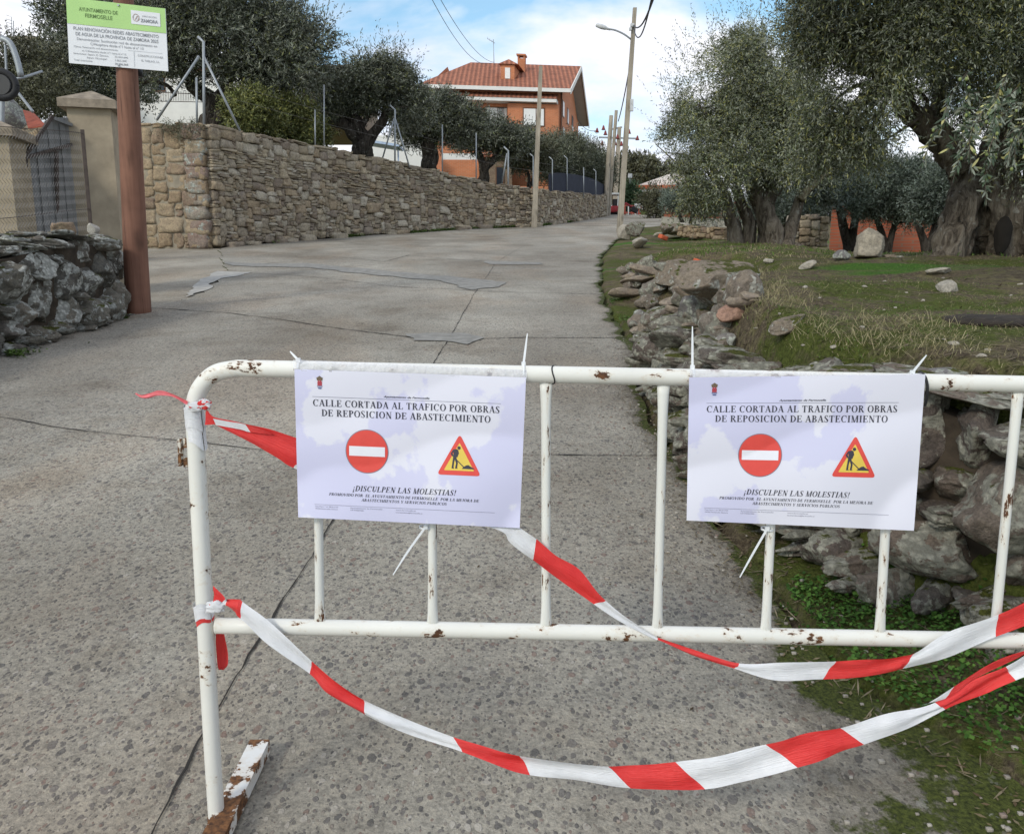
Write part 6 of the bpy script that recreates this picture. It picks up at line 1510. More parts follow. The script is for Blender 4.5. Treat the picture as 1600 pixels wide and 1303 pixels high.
# ================================================================== trees
def leaf_mat(name, top, under, var=0.45, yellow=None, yamt=0.0):
    m = NT(name); g = m.geo(); r = g.outputs['Random Per Island']
    lo = tuple(c * (1 - var) for c in top); hi = tuple(c * (1 + var) for c in top)
    c = m.ramp(r, [(0.0, lo), (0.6, top), (1.0, hi)])
    c = m.mix(g.outputs['Backfacing'], c, under)
    if yellow:
        c = m.mix(m.mr(m.math('FRACT', m.math('MULTIPLY', r, 37.7)), 1 - yamt, 1 - yamt + 0.01), c, yellow)
    big = m.noise(m.pos(), 1.3, 3); c = m.mix(1.0, c, m.ramp(big, [(0.35, 0.65), (0.65, 1.35)]), 'MULTIPLY')
    m.set(m.b.inputs['Subsurface Weight'], 0.0)
    return m.fin(c, 0.48, None, spec=0.35)
L_olive = leaf_mat('olive_leaf', (0.075, 0.092, 0.040), (0.21, 0.225, 0.17), 0.6, (0.24, 0.235, 0.08), 0.13)
L_olived = leaf_mat('dark_olive_leaf', (0.062, 0.074, 0.046), (0.17, 0.18, 0.14), 0.5, (0.14, 0.15, 0.05), 0.08)
L_near = leaf_mat('near_olive_leaf', (0.055, 0.082, 0.045), (0.20, 0.22, 0.17), 0.4, (0.38, 0.36, 0.15), 0.08)
L_hedge = leaf_mat('yellow_green_leaf', (0.105, 0.12, 0.032), (0.14, 0.15, 0.055), 0.6, (0.26, 0.25, 0.07), 0.12)
L_blue = leaf_mat('blue_green_leaf', (0.060, 0.080, 0.055), (0.15, 0.18, 0.15), 0.4)
L_brown = leaf_mat('bronze_green_leaf', (0.075, 0.075, 0.038), (0.10, 0.10, 0.06), 0.5)
def bark_mat(name, a, b):
    m = NT(name); p = m.pos(); n1 = m.noise(m.map(p, (1, 1, 0.22)), 9, 8, 0.72, 1.2); n2 = m.noise(p, 3, 4)
    c = m.ramp(n1, [(0.34, tuple(q * 0.18 for q in a)), (0.46, a), (0.66, b)])
    c = m.mix(m.mr(m.noise(p, 9, 5), 0.62, 0.68, 0, 0.6), c, (0.32, 0.32, 0.29))
    return m.fin(c, 0.95, m.bump(n1, 1.0, 0.09), spec=0.1)
M_bark = bark_mat('olive_bark', (0.115, 0.095, 0.075), (0.27, 0.235, 0.19))
M_barkd = bark_mat('dark_olive_bark', (0.045, 0.038, 0.032), (0.11, 0.095, 0.08))
M_barkl = bark_mat('pale_olive_wood', (0.22, 0.19, 0.13), (0.34, 0.30, 0.21))
def leaves(mb, blobs, ntwig, per, L, W, seed, tl=0.22, up=0.25, gap=0.35, gs=1.6, shell=0.45, droop=0.0, stiff=0.5):
    rg = np.random.default_rng(seed); wts = np.array([b[3] * b[4] * b[5] for b in blobs]) ** 0.75; wts /= wts.sum(); B = np.array(blobs, float)
    k = int(ntwig * 2.6); ib = rg.choice(len(blobs), k, p=wts); d = rg.normal(size=(k, 3)); d /= np.linalg.norm(d, axis=1, keepdims=True)
    r = shell + (1 - shell) * rg.random(k) ** 0.6; r = np.where(rg.random(k) < 0.22, r * rg.random(k), r)
    r *= 1 + 0.25 * vnoise(d * 2.5 + ib[:, None] * 5.1, seed)
    o = B[ib, :3] + d * r[:, None] * B[ib, 3:6]
    dens = fbm(o * gs, 3, seed + 3); keep = dens > (-0.6 + gap) + 0.15 * rg.normal(size=k) - 0.1
    o, d, ib = o[keep][:ntwig], d[keep][:ntwig], ib[keep][:ntwig]; k = len(o)
    td = d * 0.7 + rg.normal(size=(k, 3)) * 0.55 + np.array([0, 0, up]); td /= np.linalg.norm(td, axis=1, keepdims=True)
    tlen = tl * rg.uniform(0.6, 1.5, k)
    o = np.repeat(o, per, 0); td = np.repeat(td, per, 0); tlen = np.repeat(tlen, per); t = np.tile(np.linspace(0.05, 1, per), k)
    base = o + td * (tlen * t)[:, None]; base[:, 2] -= droop * t * t * tlen
    ld = td * stiff + rg.normal(size=base.shape) * 0.55; ld[:, 2] -= droop; ld /= np.linalg.norm(ld, axis=1, keepdims=True)
    s = np.cross(ld, rg.normal(size=base.shape)); s /= np.linalg.norm(s, axis=1, keepdims=True)
    Ls = L * rg.uniform(0.6, 1.3, len(base))[:, None]; Ws = W * rg.uniform(0.7, 1.2, len(base))[:, None] / 2
    mid = base + ld * Ls * 0.45
    V = np.stack([base, mid + s * Ws, base + ld * Ls, mid - s * Ws], 1).reshape(-1, 3); n = len(base)
    mb.add(V, np.arange(n * 4).reshape(-1, 4), 0, False)
    return k
def PBl(px, py, Y, rx, ry, rd=None):
    c = P(px, py, Y); k = Y / F; return (c[0], c[1], c[2], rx * k, (rd if rd is not None else (rx + ry) / 2 * k), ry * k)
def tree(label, base, limbs, blobs, ntwig, per, L, W, seed, lm, bm_, name='olive_tree', cat='olive tree', trunk_n=14, rough=0.16, group=None, sprigs=None, **kw):
    r = thing(name, label, cat, base, group)
    if limbs:
        mb = MB()
        for i, (pts, r0, r1) in enumerate(limbs):
            W_ = smoothpath([P(*q) for q in pts], 8 * len(pts)); n = len(W_); t = np.linspace(0, 1, n)
            rr = r0 + (r1 - r0) * t ** 0.8
            W_ = W_ + fbm(W_ * 1.6 + i * 3.3, 2, seed)[:, None] * np.array([1, 1, 0.3]) * rr[:, None] * 0.7 * (t[:, None] > 0.04)
            mb.tube(W_, rr, trunk_n, rough=rough, seed=seed + i)
        mb.build('trunk', bm_, r)
    mb = MB(); leaves(mb, blobs, ntwig, per, L, W, seed, **kw)
    if sprigs: leaves(mb, sprigs[0], sprigs[1], per, L, W, seed + 40, up=1.2, tl=kw.get('tl', 0.22) * 2.2, gap=0.2, shell=0.7, stiff=1.0)
    # thin inner branches carrying the leaves
    mb.build('crown', lm, r)
    rg = np.random.default_rng(seed + 9); mb = MB(); B = blobs
    if limbs:
        ends = [P(*l[0][-1]) for l in limbs]
        for b in B:
            c = np.array(b[:3]); e = ends[int(np.argmin([np.linalg.norm(c - q) for q in ends]))]
            for k in range(3):
                tgt = c + rg.normal(size=3) * 0.35 * np.array(b[3:6]); m_ = (e + tgt) / 2 + rg.normal(size=3) * 0.12
                mb.tube(smoothpath([e, m_, tgt], 10), np.linspace(0.045, 0.012, len(smoothpath([e, m_, tgt], 10))) * (np.mean(b[3:6]) ** 0.3), 5)
        mb.build('branches', bm_, r)
    return r
def base_at(px, Y, py=None):
    q = P(px, 300, Y); return np.array([q[0], Y, h1(q[0], Y)])
def bpx(px, Y):        # picture height of the ground at (px, Y)
    q = base_at(px, Y); z = q[2] - 0.08; t = (z - CAMZ) / Y      # invert the projection
    yc = (t * cp + sp_) / (cp - t * sp_); return 651.5 - yc * F
# ---- right plot: gnarled olive group in the middle
YO = 15.2; gb = bpx(1200, YO)
tree('gnarled olive with several twisted trunks in the middle of the plot', base_at(1195, YO),
     [([(1152, gb + 6, YO), (1148, gb - 30, YO), (1140, 340, YO), (1132, 300, YO)], 0.16, 0.10), ([(1165, gb + 6, YO), (1172, 350, YO), (1160, 318, YO), (1150, 290, YO)], 0.14, 0.08),
      ([(1212, gb + 8, YO), (1206, 355, YO), (1192, 318, YO), (1178, 290, YO), (1176, 262, YO)], 0.25, 0.13), ([(1228, gb + 6, YO - 0.2), (1238, 350, YO), (1246, 320, YO), (1252, 300, YO)], 0.14, 0.08),
      ([(1195, 325, YO), (1208, 270, YO), (1196, 235, YO), (1230, 215, YO)], 0.13, 0.06), ([(1196, 250, YO), (1225, 268, YO), (1240, 262, YO)], 0.07, 0.04), ([(1192, gb + 4, YO + .2), (1196, 350, YO + .2), (1205, 300, YO + .3)], 0.14, 0.1)],
     [PBl(1105, 150, 15, 42, 50), PBl(1150, 115, 15, 45, 55), PBl(1085, 215, 15, 42, 50), PBl(1140, 200, 15, 60, 60), PBl(1200, 170, 15, 65, 60), PBl(1112, 275, 14.6, 48, 42), PBl(1165, 248, 14.4, 50, 40), PBl(1225, 235, 15, 55, 50), PBl(1180, 90, 15.5, 40, 40), PBl(1045, 225, 15.2, 20, 26), PBl(1240, 150, 15, 45, 60), PBl(1095, 318, 15, 30, 18), PBl(1270, 215, 15.5, 40, 55), PBl(1225, 262, 16, 40, 22)],
     17000, 13, 0.060, 0.0150, 1, L_olive, M_bark, tl=0.26, up=0.1, gap=0.60, gs=1.7, droop=0.25, shell=0.3,
     sprigs=([PBl(1105, 120, 15, 45, 55), PBl(1150, 95, 15, 40, 50), PBl(1060, 190, 15, 28, 45), PBl(1185, 80, 15, 30, 45)], 260))
mb = MB(); pts = smoothpath([P(1250, 312, YO - .1), P(1262, 296, YO - .1), P(1282, 280, YO - .1), P(1300, 262, YO - .1)], 14); mb.tube(pts, np.linspace(0.085, 0.05, len(pts)), 10, rough=0.15, seed=4)
mb.build('bare_limb', M_barkl, bpy.data.objects['olive_tree'])
# root flare lumps
mb = MB(); rg = np.random.default_rng(4)
for k in range(8): rock(mb, P(rg.uniform(1140, 1245), gb + rg.uniform(-2, 6), YO - 0.1), (rg.uniform(0.08, 0.2), 0.2, rg.uniform(0.06, 0.16)), rotm(0, rg.uniform(-.4, .4), k), 10, 800 + k)
mb.build('root_flare', M_bark, bpy.data.objects['olive_tree'])
# ---- smaller olives on the right plot
def small(label, px, Y, crown, nt, seed, r0=0.1, lm=L_blue, fork=14, top=None, group=None, **kw):
    b = bpx(px, Y); cy = np.mean([c[1] for c in crown]); ty = top or cy
    return tree(label, base_at(px, Y), [([(px, b + 3, Y), (px - 2, (b * 0.7 + ty * 0.3), Y), (px - fork, ty, Y)], r0, r0 * 0.5), ([(px + 3, b + 3, Y), (px + 4, (b * 0.65 + ty * 0.35), Y), (px + fork, ty, Y)], r0 * 0.8, r0 * 0.45)],
         [PBl(a, c, Y, w_, h) for a, c, w_, h in crown], int(nt * 1.7), 10, 0.075, 0.018, seed, lm, M_barkd, rough=0.12, group=group, **kw)
small('small olive standing left of the pale boulder, before the brick wall', 1326, 18.5, [(1300, 275, 45, 32), (1345, 285, 40, 30), (1275, 300, 26, 25), (1330, 255, 50, 25)], 2600, 21, 0.16, top=325)
small('bushy blue-green olive right of the pale boulder', 1385, 17.5, [(1385, 300, 55, 36), (1425, 315, 50, 35), (1350, 310, 35, 30), (1440, 285, 45, 30), (1400, 275, 45, 22)], 4200, 22, 0.12, top=345)
small('small dark olive between the bushy olive and the huge trunk', 1448, 16, [(1460, 320, 35, 28), (1480, 290, 35, 35)], 1500, 23, 0.12, top=350)
small('small olive with thin trunk in front of the far brick wall', 1072, 25, [(1078, 305, 36, 22), (1052, 320, 16, 14), (1102, 320, 25, 18)], 1500, 24, 0.10, top=325)
small('low olive behind the gnarled trunks', 1255, 22, [(1250, 325, 45, 28), (1210, 320, 40, 28), (1290, 320, 30, 25), (1165, 335, 30, 18)], 2400, 25, 0.12, top=345)
# ---- big olive at the right edge
YT = 9.3; gt = bpx(1530, YT)
big = tree('huge old olive with a hollow split trunk at the right edge', base_at(1535, YT),
     [([(1478, gt + 8, YT), (1500, 350, YT), (1512, 300, YT + .1), (1502, 255, YT + .1)], 0.20, 0.14), ([(1590, gt + 8, YT), (1580, 340, YT), (1560, 280, YT), (1575, 200, YT)], 0.28, 0.18), ([(1535, gt + 8, YT + .3), (1540, 330, YT + .3), (1540, 270, YT + .2)], 0.30, 0.22),
      ([(1505, 265, YT), (1478, 225, YT), (1440, 190, YT - .1), (1412, 165, YT - .2), (1400, 120, YT - .3)], 0.17, 0.08), ([(1470, 215, YT), (1465, 170, YT), (1480, 110, YT)], 0.10, 0.05), ([(1575, 210, YT), (1600, 120, YT), (1640, 30, YT)], 0.18, 0.08), ([(1640, gt + 5, YT), (1650, 330, YT), (1640, 250, YT)], 0.3, 0.2),
      ([(1455, gt + 10, YT - .25), (1482, 390, YT - .2), (1500, 350, YT - .1)], 0.10, 0.1)],
     [PBl(1290, 80, 8.4, 65, 60), PBl(1350, 40, 8.2, 90, 70), PBl(1300, 150, 8.6, 60, 55), PBl(1370, 120, 8.2, 70, 50), PBl(1430, 60, 8.0, 90, 60), PBl(1520, 40, 8.0, 90, 60), PBl(1590, 90, 8.4, 80, 70), PBl(1290, 205, 8.8, 42, 38), PBl(1350, 195, 8.6, 50, 40), PBl(1480, 130, 9.2, 70, 45), PBl(1560, 170, 9.4, 60, 50), PBl(1420, -60, 8, 200, 80), PBl(1600, -40, 8, 150, 100), PBl(1270, 20, 8.6, 40, 45), PBl(1620, 220, 8.8, 60, 60), PBl(1265, 255, 9.2, 28, 22), PBl(1340, 245, 9.2, 50, 18), PBl(1700, 80, 9, 100, 150)],
     20000, 14, 0.046, 0.0115, 2, L_olive, M_bark, trunk_n=40, rough=0.34, tl=0.19, up=0.0, gap=0.62, gs=1.9, droop=0.35, shell=0.25,
     sprigs=([PBl(1260, 40, 8.4, 35, 60), PBl(1250, 110, 8.6, 30, 60)], 160))
M_hollow_shade = plain('painted_hollow_shade', (0.012, 0.010, 0.008), 1.0)
mb = MB(); rock(mb, P(1566, 368, YT - 0.29), (0.10, 0.06, 0.20), rotm(0, 0.1, 0), 16, 3, 3, 0.12); mb.build('hollow', M_hollow_shade, big)  # solid near-black lump, its colour painting the shade inside a trunk hollow
# hanging twigs close to the camera
hb = thing('hanging_olive_branch', 'leafy olive branch hanging in front of the huge trunk at right', 'branch', P(1560, 180, 5.6))
mb = MB(); rg = np.random.default_rng(8); mbt = MB(); mbf = MB()
for k in range(28):
    x0, y0 = rg.uniform(1500, 1660), rg.uniform(110, 215); Y0 = rg.uniform(5.0, 6.4); x1, y1 = x0 + rg.uniform(-75, 5), y0 + rg.uniform(30, 125)
    if x0 < 1520: y1 = min(y1, 290)
    a, b = P(x0, y0, Y0), P(x1, y1, Y0 - 0.1); m_ = (a + b) / 2 + np.array([-0.03, 0, 0.05]); W_ = smoothpath([a, m_, b], 16); mbt.tube(W_, np.linspace(0.005, 0.0016, len(W_)), 5)
    n = len(W_); t = np.repeat(np.arange(n), 4)[:60]; base = W_[np.clip(t, 0, n - 1)]; dd = (b - a) / np.linalg.norm(b - a)
    ld = dd * 0.7 + rg.normal(size=base.shape) * 0.5; ld /= np.linalg.norm(ld, axis=1, keepdims=True); s = np.cross(ld, rg.normal(size=base.shape)); s /= np.linalg.norm(s, axis=1, keepdims=True)
    L = 0.062 * rg.uniform(0.6, 1.3, len(base))[:, None]; w_ = 0.0065 * rg.uniform(.8, 1.2, len(base))[:, None]; q1, q2 = base + ld * L * .3, base + ld * L * .7
    V = np.stack([base, q1 + s * w_, q2 + s * w_ * .9, base + ld * L, q2 - s * w_ * .9, q1 - s * w_], 1).reshape(-1, 3); mb.add(V, np.arange(len(base) * 6).reshape(-1, 6), 0)
    for q in range(2):
        c = W_[rg.integers(3, n)] + rg.normal(size=3) * 0.02; block(mbf, c, (0.0075, 0.0075, 0.010), None, 3, 0.0, 1, 0, 1.0)
mb.build('leaves', L_near, hb); mbt.build('twigs', M_bark, hb); mbf.build('olives', plain('pale_green_olive', (0.20, 0.24, 0.08), 0.4), hb)['kind'] = 'stuff'
# ---- far trees and shrubs
tree('rounded bronze-green tree behind the far white house', base_at(985, 82), [([(990, 330, 82), (990, 290, 82), (988, 265, 82)], 0.3, 0.15)], [PBl(985, 272, 82, 36, 22), PBl(1015, 280, 83, 35, 22), PBl(1000, 262, 84, 22, 14), PBl(968, 295, 80, 18, 22), PBl(1055, 285, 84, 40, 22), PBl(985, 300, 82, 30, 24)], 3600, 8, 0.42, 0.16, 31, L_brown, M_barkd, 'broadleaf_tree', 'tree', tl=0.7)
tree('dark evergreen shrub in front of the far white house', base_at(985, 60), None, [PBl(984, 305, 60, 14, 14), PBl(978, 316, 60, 12, 16), PBl(992, 313, 60, 9, 10)], 900, 8, 0.22, 0.08, 32, leaf_mat('dark_green_leaf', (0.035, 0.07, 0.03), (0.06, 0.1, 0.05)), M_barkd, 'shrub', 'shrub', tl=0.4)
tree('thin straggly roadside shrub right of the small white board', base_at(1030, 44), [([(1025, 342, 44), (1026, 318, 44), (1024, 306, 44)], 0.05, 0.02)], [PBl(1026, 312, 44, 22, 18), PBl(1042, 325, 44, 18, 16), PBl(1014, 322, 44, 10, 12), PBl(1030, 334, 44, 20, 8)], 700, 9, 0.16, 0.05, 33, L_brown, M_barkd, 'shrub', 'shrub', tl=0.4, gap=0.35)
# ---- left terrace trees
tree('large spreading olive on the terrace above the wall corner', base_at(345, 25.5),
     [([(345, 212, 25.5), (340, 180, 25.5), (322, 150, 25.5), (300, 130, 25.5)], 0.30, 0.18), ([(335, 212, 25.5), (332, 175, 25.5), (345, 140, 25.5), (365, 110, 25.5)], 0.32, 0.18), ([(325, 160, 25.5), (290, 120, 25.5), (270, 80, 25.5)], 0.16, 0.08), ([(215, 130, 25.5), (240, 128, 25.5), (262, 134, 25.5), (275, 150, 25.5)], 0.05, 0.06)],
     [PBl(330, 60, 25, 80, 60), PBl(420, 90, 25, 70, 50), PBl(260, 55, 24.5, 55, 50), PBl(380, 20, 26, 90, 45), PBl(470, 115, 26, 42, 42), PBl(450, 60, 25.5, 55, 45), PBl(300, 0, 25, 110, 50), PBl(300, 105, 25, 50, 22), PBl(410, 110, 25.5, 50, 22), PBl(440, 120, 26, 50, 24), PBl(490, 70, 26.5, 35, 30), PBl(235, 90, 25, 35, 30)],
     8500, 12, 0.13, 0.034, 3, L_olived, M_barkd, tl=0.36, gap=0.46, gs=1.1, up=0.15, shell=0.3, sprigs=([PBl(470, 45, 26, 45, 35), PBl(400, 0, 26, 80, 30)], 160))
tree('broad dark olive at upper left behind the works sign', base_at(160, 31), [([(175, 200, 31), (180, 150, 31), (170, 120, 31)], 0.3, 0.15)],
     [PBl(110, 110, 30, 60, 45), PBl(180, 60, 31, 60, 60), PBl(120, 40, 31, 45, 50), PBl(60, 130, 30, 45, 40), PBl(190, 130, 30, 45, 45), PBl(220, 20, 31, 50, 50), PBl(120, 160, 29, 70, 28), PBl(100, 15, 31, 35, 30)], 6000, 10, 0.16, 0.045, 4, L_olived, M_barkd, tl=0.45, gap=0.2, gs=0.9, shell=0.3)
tree('sparse brown shrub behind the old wheel at far left', base_at(30, 27), None, [PBl(20, 100, 27, 35, 28), PBl(60, 90, 27, 35, 22), PBl(20, 150, 27, 40, 35), PBl(70, 150, 26, 40, 30)], 1600, 9, 0.14, 0.035, 5, L_brown, M_barkd, 'shrub', 'shrub', tl=0.5, gap=0.3)
tree('yellow-green hedge behind the wall between the corner olive and thin posts', base_at(430, 27.5), None, [PBl(378, 180, 23.6, 26, 32, 0.7), PBl(410, 190, 24.6, 34, 34, 0.7), PBl(450, 200, 25.6, 38, 34, 0.7), PBl(485, 212, 27, 28, 28, 0.7), PBl(395, 165, 24, 22, 20, .6), PBl(440, 175, 25.5, 45, 22, .7)], 5200, 9, 0.11, 0.036, 6, L_hedge, M_barkd, 'hedge', 'hedge', tl=0.25, gap=0.15, up=0.6)
tree('forked olive with three thick limbs in the middle of the terrace', base_at(565, 30), [([(560, 245, 30), (560, 218, 30), (540, 195, 30), (510, 190, 30), (498, 175, 30)], 0.30, 0.12), ([(565, 245, 30), (566, 210, 30), (552, 180, 30), (550, 150, 30)], 0.32, 0.14), ([(572, 245, 30), (580, 215, 30), (598, 190, 30), (600, 165, 30)], 0.26, 0.12), ([(552, 190, 30), (535, 175, 30), (520, 160, 30)], 0.12, 0.08), ([(566, 200, 30), (575, 180, 30), (585, 165, 30)], 0.12, 0.08)],
     [PBl(562, 142, 30, 62, 30), PBl(612, 140, 30, 42, 32), PBl(515, 150, 30, 35, 32), PBl(595, 118, 30, 42, 22), PBl(532, 128, 30.5, 32, 20), PBl(640, 165, 30, 32, 30), PBl(560, 158, 30, 55, 14), PBl(500, 170, 30, 18, 22)], 6500, 11, 0.13, 0.034, 7, L_olived, M_barkd, tl=0.36, gap=0.44, gs=1.1, shell=0.3, sprigs=([PBl(605, 106, 30, 45, 22), PBl(575, 112, 30, 35, 16)], 160))
tree('olive with one thick straight trunk right of the forked olive', base_at(672, 34), [([(671, 272, 34), (670, 235, 34), (668, 205, 34), (660, 185, 34)], 0.36, 0.3), ([(675, 225, 34), (690, 200, 34), (705, 185, 34)], 0.2, 0.12)],
     [PBl(675, 176, 34, 48, 26), PBl(720, 188, 34, 40, 22), PBl(640, 192, 34, 30, 26), PBl(700, 200, 34, 45, 24), PBl(690, 166, 34, 34, 14), PBl(655, 210, 34, 25, 16)], 4600, 11, 0.14, 0.038, 8, L_olived, M_barkd, tl=0.4, gap=0.42, gs=1.1, shell=0.3)
tree('small forked olive in front of the little stone shed', base_at(755, 38), [([(752, 288, 38), (755, 262, 38), (748, 242, 38), (742, 225, 38)], 0.24, 0.12), ([(756, 288, 38), (760, 262, 38), (775, 245, 38), (785, 232, 38)], 0.2, 0.12)],
     [PBl(758, 208, 38, 40, 20), PBl(798, 222, 38, 36, 18), PBl(735, 215, 38, 30, 22), PBl(775, 222, 38, 35, 12), PBl(822, 214, 39, 18, 12)], 3600, 11, 0.15, 0.04, 9, L_olived, M_barkd, tl=0.42, gap=0.42, shell=0.3)
tree('thin young olive just left of the slim leaning pole', base_at(828, 41), [([(826, 296, 41), (826, 275, 41), (818, 255, 41)], 0.1, 0.05), ([(828, 296, 41), (834, 272, 41), (838, 252, 41)], 0.08, 0.05)], [PBl(822, 235, 41, 26, 20), PBl(845, 245, 41, 20, 20), PBl(810, 255, 41, 16, 12)], 1700, 10, 0.15, 0.04, 10, L_brown, M_barkd, tl=0.4, gap=0.3)
for i, (x, y, w_, h, Y) in enumerate(((862, 245, 26, 28, 44), (888, 240, 26, 26, 46), (912, 252, 24, 26, 48), (936, 262, 20, 26, 50))):
    tree(['feathery bush right behind the slim leaning pole', 'tallest feathery bush above the dark netting', 'feathery bush above the right half of the netting', 'last feathery bush next to the far brown pole'][i], base_at(x, Y), None, [PBl(x, y, Y, w_, h), PBl(x - 6, y + 20, Y, w_, 20), PBl(x + 8, y + 12, Y, w_ * .8, 22)], 1900, 9, 0.17, 0.04, 60 + i, leaf_mat('bush_leaf_%d' % i, [(0.070, 0.080, 0.045), (0.080, 0.088, 0.05), (0.065, 0.078, 0.045), (0.075, 0.08, 0.048)][i], (0.15, 0.16, 0.11)), M_barkd, 'bush', 'bush', tl=0.5, up=0.7, gap=0.12)
# bare-ish plant hanging on the tan wall
tree('dry scrubby plant growing out of the tan wall top', base_at(290, YC), None, [PBl(285, 208, YC - 0.15, 12, 14, 0.1), PBl(262, 200, YC - 0.15, 14, 8, 0.1), PBl(305, 200, YC - 0.15, 10, 9, 0.1)], 260, 8, 0.05, 0.014, 41, L_brown, M_barkd, 'wall_plant', 'plant', tl=0.15, gap=0.1)

# ================================================================== grass, weeds, litter
def blades(n, xf, hmin, hmax, w, seed, lean=0.5, zoff=0.0):
    rg = np.random.default_rng(seed); X, Y, keep = xf(rg, n); X, Y = X[keep], Y[keep]; n = len(X)
    Z = H(X, Y); a = rg.uniform(0, 2 * math.pi, n); hh = rg.uniform(hmin, hmax, n); L = rg.normal(0, lean, (n, 2)) * hh[:, None]
    b = np.stack([X, Y, Z - 0.01 + zoff], 1); s = np.stack([np.cos(a), np.sin(a), a * 0], 1) * w * rg.uniform(0.6, 1.3, n)[:, None]
    m = b + np.stack([L[:, 0] * .35, L[:, 1] * .35, hh * .6], 1); t = b + np.stack([L[:, 0], L[:, 1], hh * rg.uniform(0.5, 1, n)], 1)
    V = np.stack([b - s, b + s, m + s * .7, t, m - s * .7], 1).reshape(-1, 3)
    i = np.arange(n)[:, None] * 5
    return V, [i + np.array([0, 1, 2, 4]), i + np.array([4, 2, 3])]
def addbl(mb, V, fs):
    k = mb.n; mb.add(V, fs[0]); mb.f.append((fs[1].astype(np.int64) + k, 0, False))
def blade_mat(name, cols):
    m = NT(name); r = m.island(); k = len(cols)
    return m.fin(m.ramp(r, [(i / max(1, k - 1), c) for i, c in enumerate(cols)]), 0.7, spec=0.2)
M_gr = blade_mat('fresh_grass', [(0.045, 0.075, 0.014), (0.08, 0.14, 0.026), (0.12, 0.18, 0.04)])
M_st = blade_mat('dry_straw', [(0.15, 0.13, 0.065), (0.28, 0.24, 0.13), (0.38, 0.33, 0.20), (0.10, 0.11, 0.035)])
def fieldpos(patchy, y0, y1, edge=0.15, thr=0.0, sc=0.9, sd=5):
    def f(rg, n):
        Y = y0 + (y1 - y0) * rg.random(n) ** 1.6; X = WX(Y) + edge + rg.random(n) * (Y * 0.85 + 1.5)
        d = fbm(v3(X * sc, Y * sc), 3, sd) + rg.normal(0, 0.12, n); return X, Y, d > thr
    return f
mb = MB(); addbl(mb, *blades(60000, fieldpos(1, 2.4, 13, thr=0.02), 0.008, 0.035, 0.0014, 1, 1.3)); addbl(mb, *blades(24000, fieldpos(1, 9, 24, thr=0.05, sc=0.4), 0.02, 0.06, 0.004, 2, 0.9))
struct(mb.build('dry_grass', M_st), 'stuff')
mb = MB(); addbl(mb, *blades(60000, fieldpos(1, 2.4, 13, thr=0.02, sd=55, sc=0.5), 0.008, 0.030, 0.0022, 3, 0.6)); addbl(mb, *blades(26000, fieldpos(1, 8, 24, thr=0.12, sd=56, sc=0.25), 0.02, 0.07, 0.006, 4, 0.5))
struct(mb.build('grass', M_gr), 'stuff')
# taller straw tufts along the wall top
def edgepos(rg, n):
    Y = rg.uniform(2.2, 8, n); X = WX(Y) + 0.25 + np.abs(rg.normal(0, 0.35, n)); d = fbm(v3(X * 3, Y * 3), 2, 8) + rg.normal(0, 0.1, n); return X, Y, d > 0.05
mb = MB(); addbl(mb, *blades(8000, edgepos, 0.02, 0.085, 0.0013, 5, 1.1)); struct(mb.build('straw_tufts', M_st), 'stuff')
# clover-like weeds at the foot of the wall and along the road edge
def weedpos(rg, n):
    Y = 1.3 + 9.5 * rg.random(n) ** 1.3; t = rg.random(n); X = RX(Y) + 0.02 + (WX(Y) + 0.05 - RX(Y)) * t
    d = fbm(v3(X * 1.6, Y * 1.2), 3, 77) + rg.normal(0, 0.06, n) + 0.25 * t; return X, Y, d > 0.33
rg = np.random.default_rng(6); X, Y, kp = weedpos(rg, 60000); X, Y = X[kp], Y[kp]; n = len(X); Z = H(X, Y) + rg.uniform(0.0, 0.035, n)
a = rg.uniform(0, 6.28, n); r_ = rg.uniform(0.004, 0.010, n); til = rg.normal(0, 0.35, (n, 2)); c = np.stack([X, Y, Z], 1)
u = np.stack([np.cos(a), np.sin(a), til[:, 0]], 1) * r_[:, None]; v = np.stack([-np.sin(a), np.cos(a), til[:, 1]], 1) * r_[:, None]
mb = MB(); mb.add(np.stack([c - u, c - v * .8, c + u, c + v * .8], 1).reshape(-1, 3), np.arange(n * 4).reshape(-1, 4))
struct(mb.build('weeds', blade_mat('weed_leaf', [(0.025, 0.06, 0.010), (0.05, 0.12, 0.018), (0.09, 0.17, 0.03)])), 'stuff')
# weeds by the left wall
def lw(rg, n):
    Y = rg.uniform(6.5, 9.3, n); X = -4.5 + np.abs(rg.normal(0, 0.10, n)); return X, Y, fbm(v3(X * 2, Y * 1.4), 2, 4) > 0.12
rg = np.random.default_rng(16); X, Y, kp = lw(rg, 6000); X, Y = X[kp], Y[kp]; n = len(X); Z = ZR(Y) + rg.uniform(0.0, 0.05, n); a = rg.uniform(0, 6.28, n); c = np.stack([X, Y, Z], 1)
u = np.stack([np.cos(a), np.sin(a), rg.normal(0, .4, n)], 1) * 0.012; v = np.stack([-np.sin(a), np.cos(a), rg.normal(0, .4, n)], 1) * 0.012
mb = MB(); mb.add(np.stack([c - u, c - v * .8, c + u, c + v * .8], 1).reshape(-1, 3), np.arange(n * 4).reshape(-1, 4)); struct(mb.build('weeds', M_gr), 'stuff')
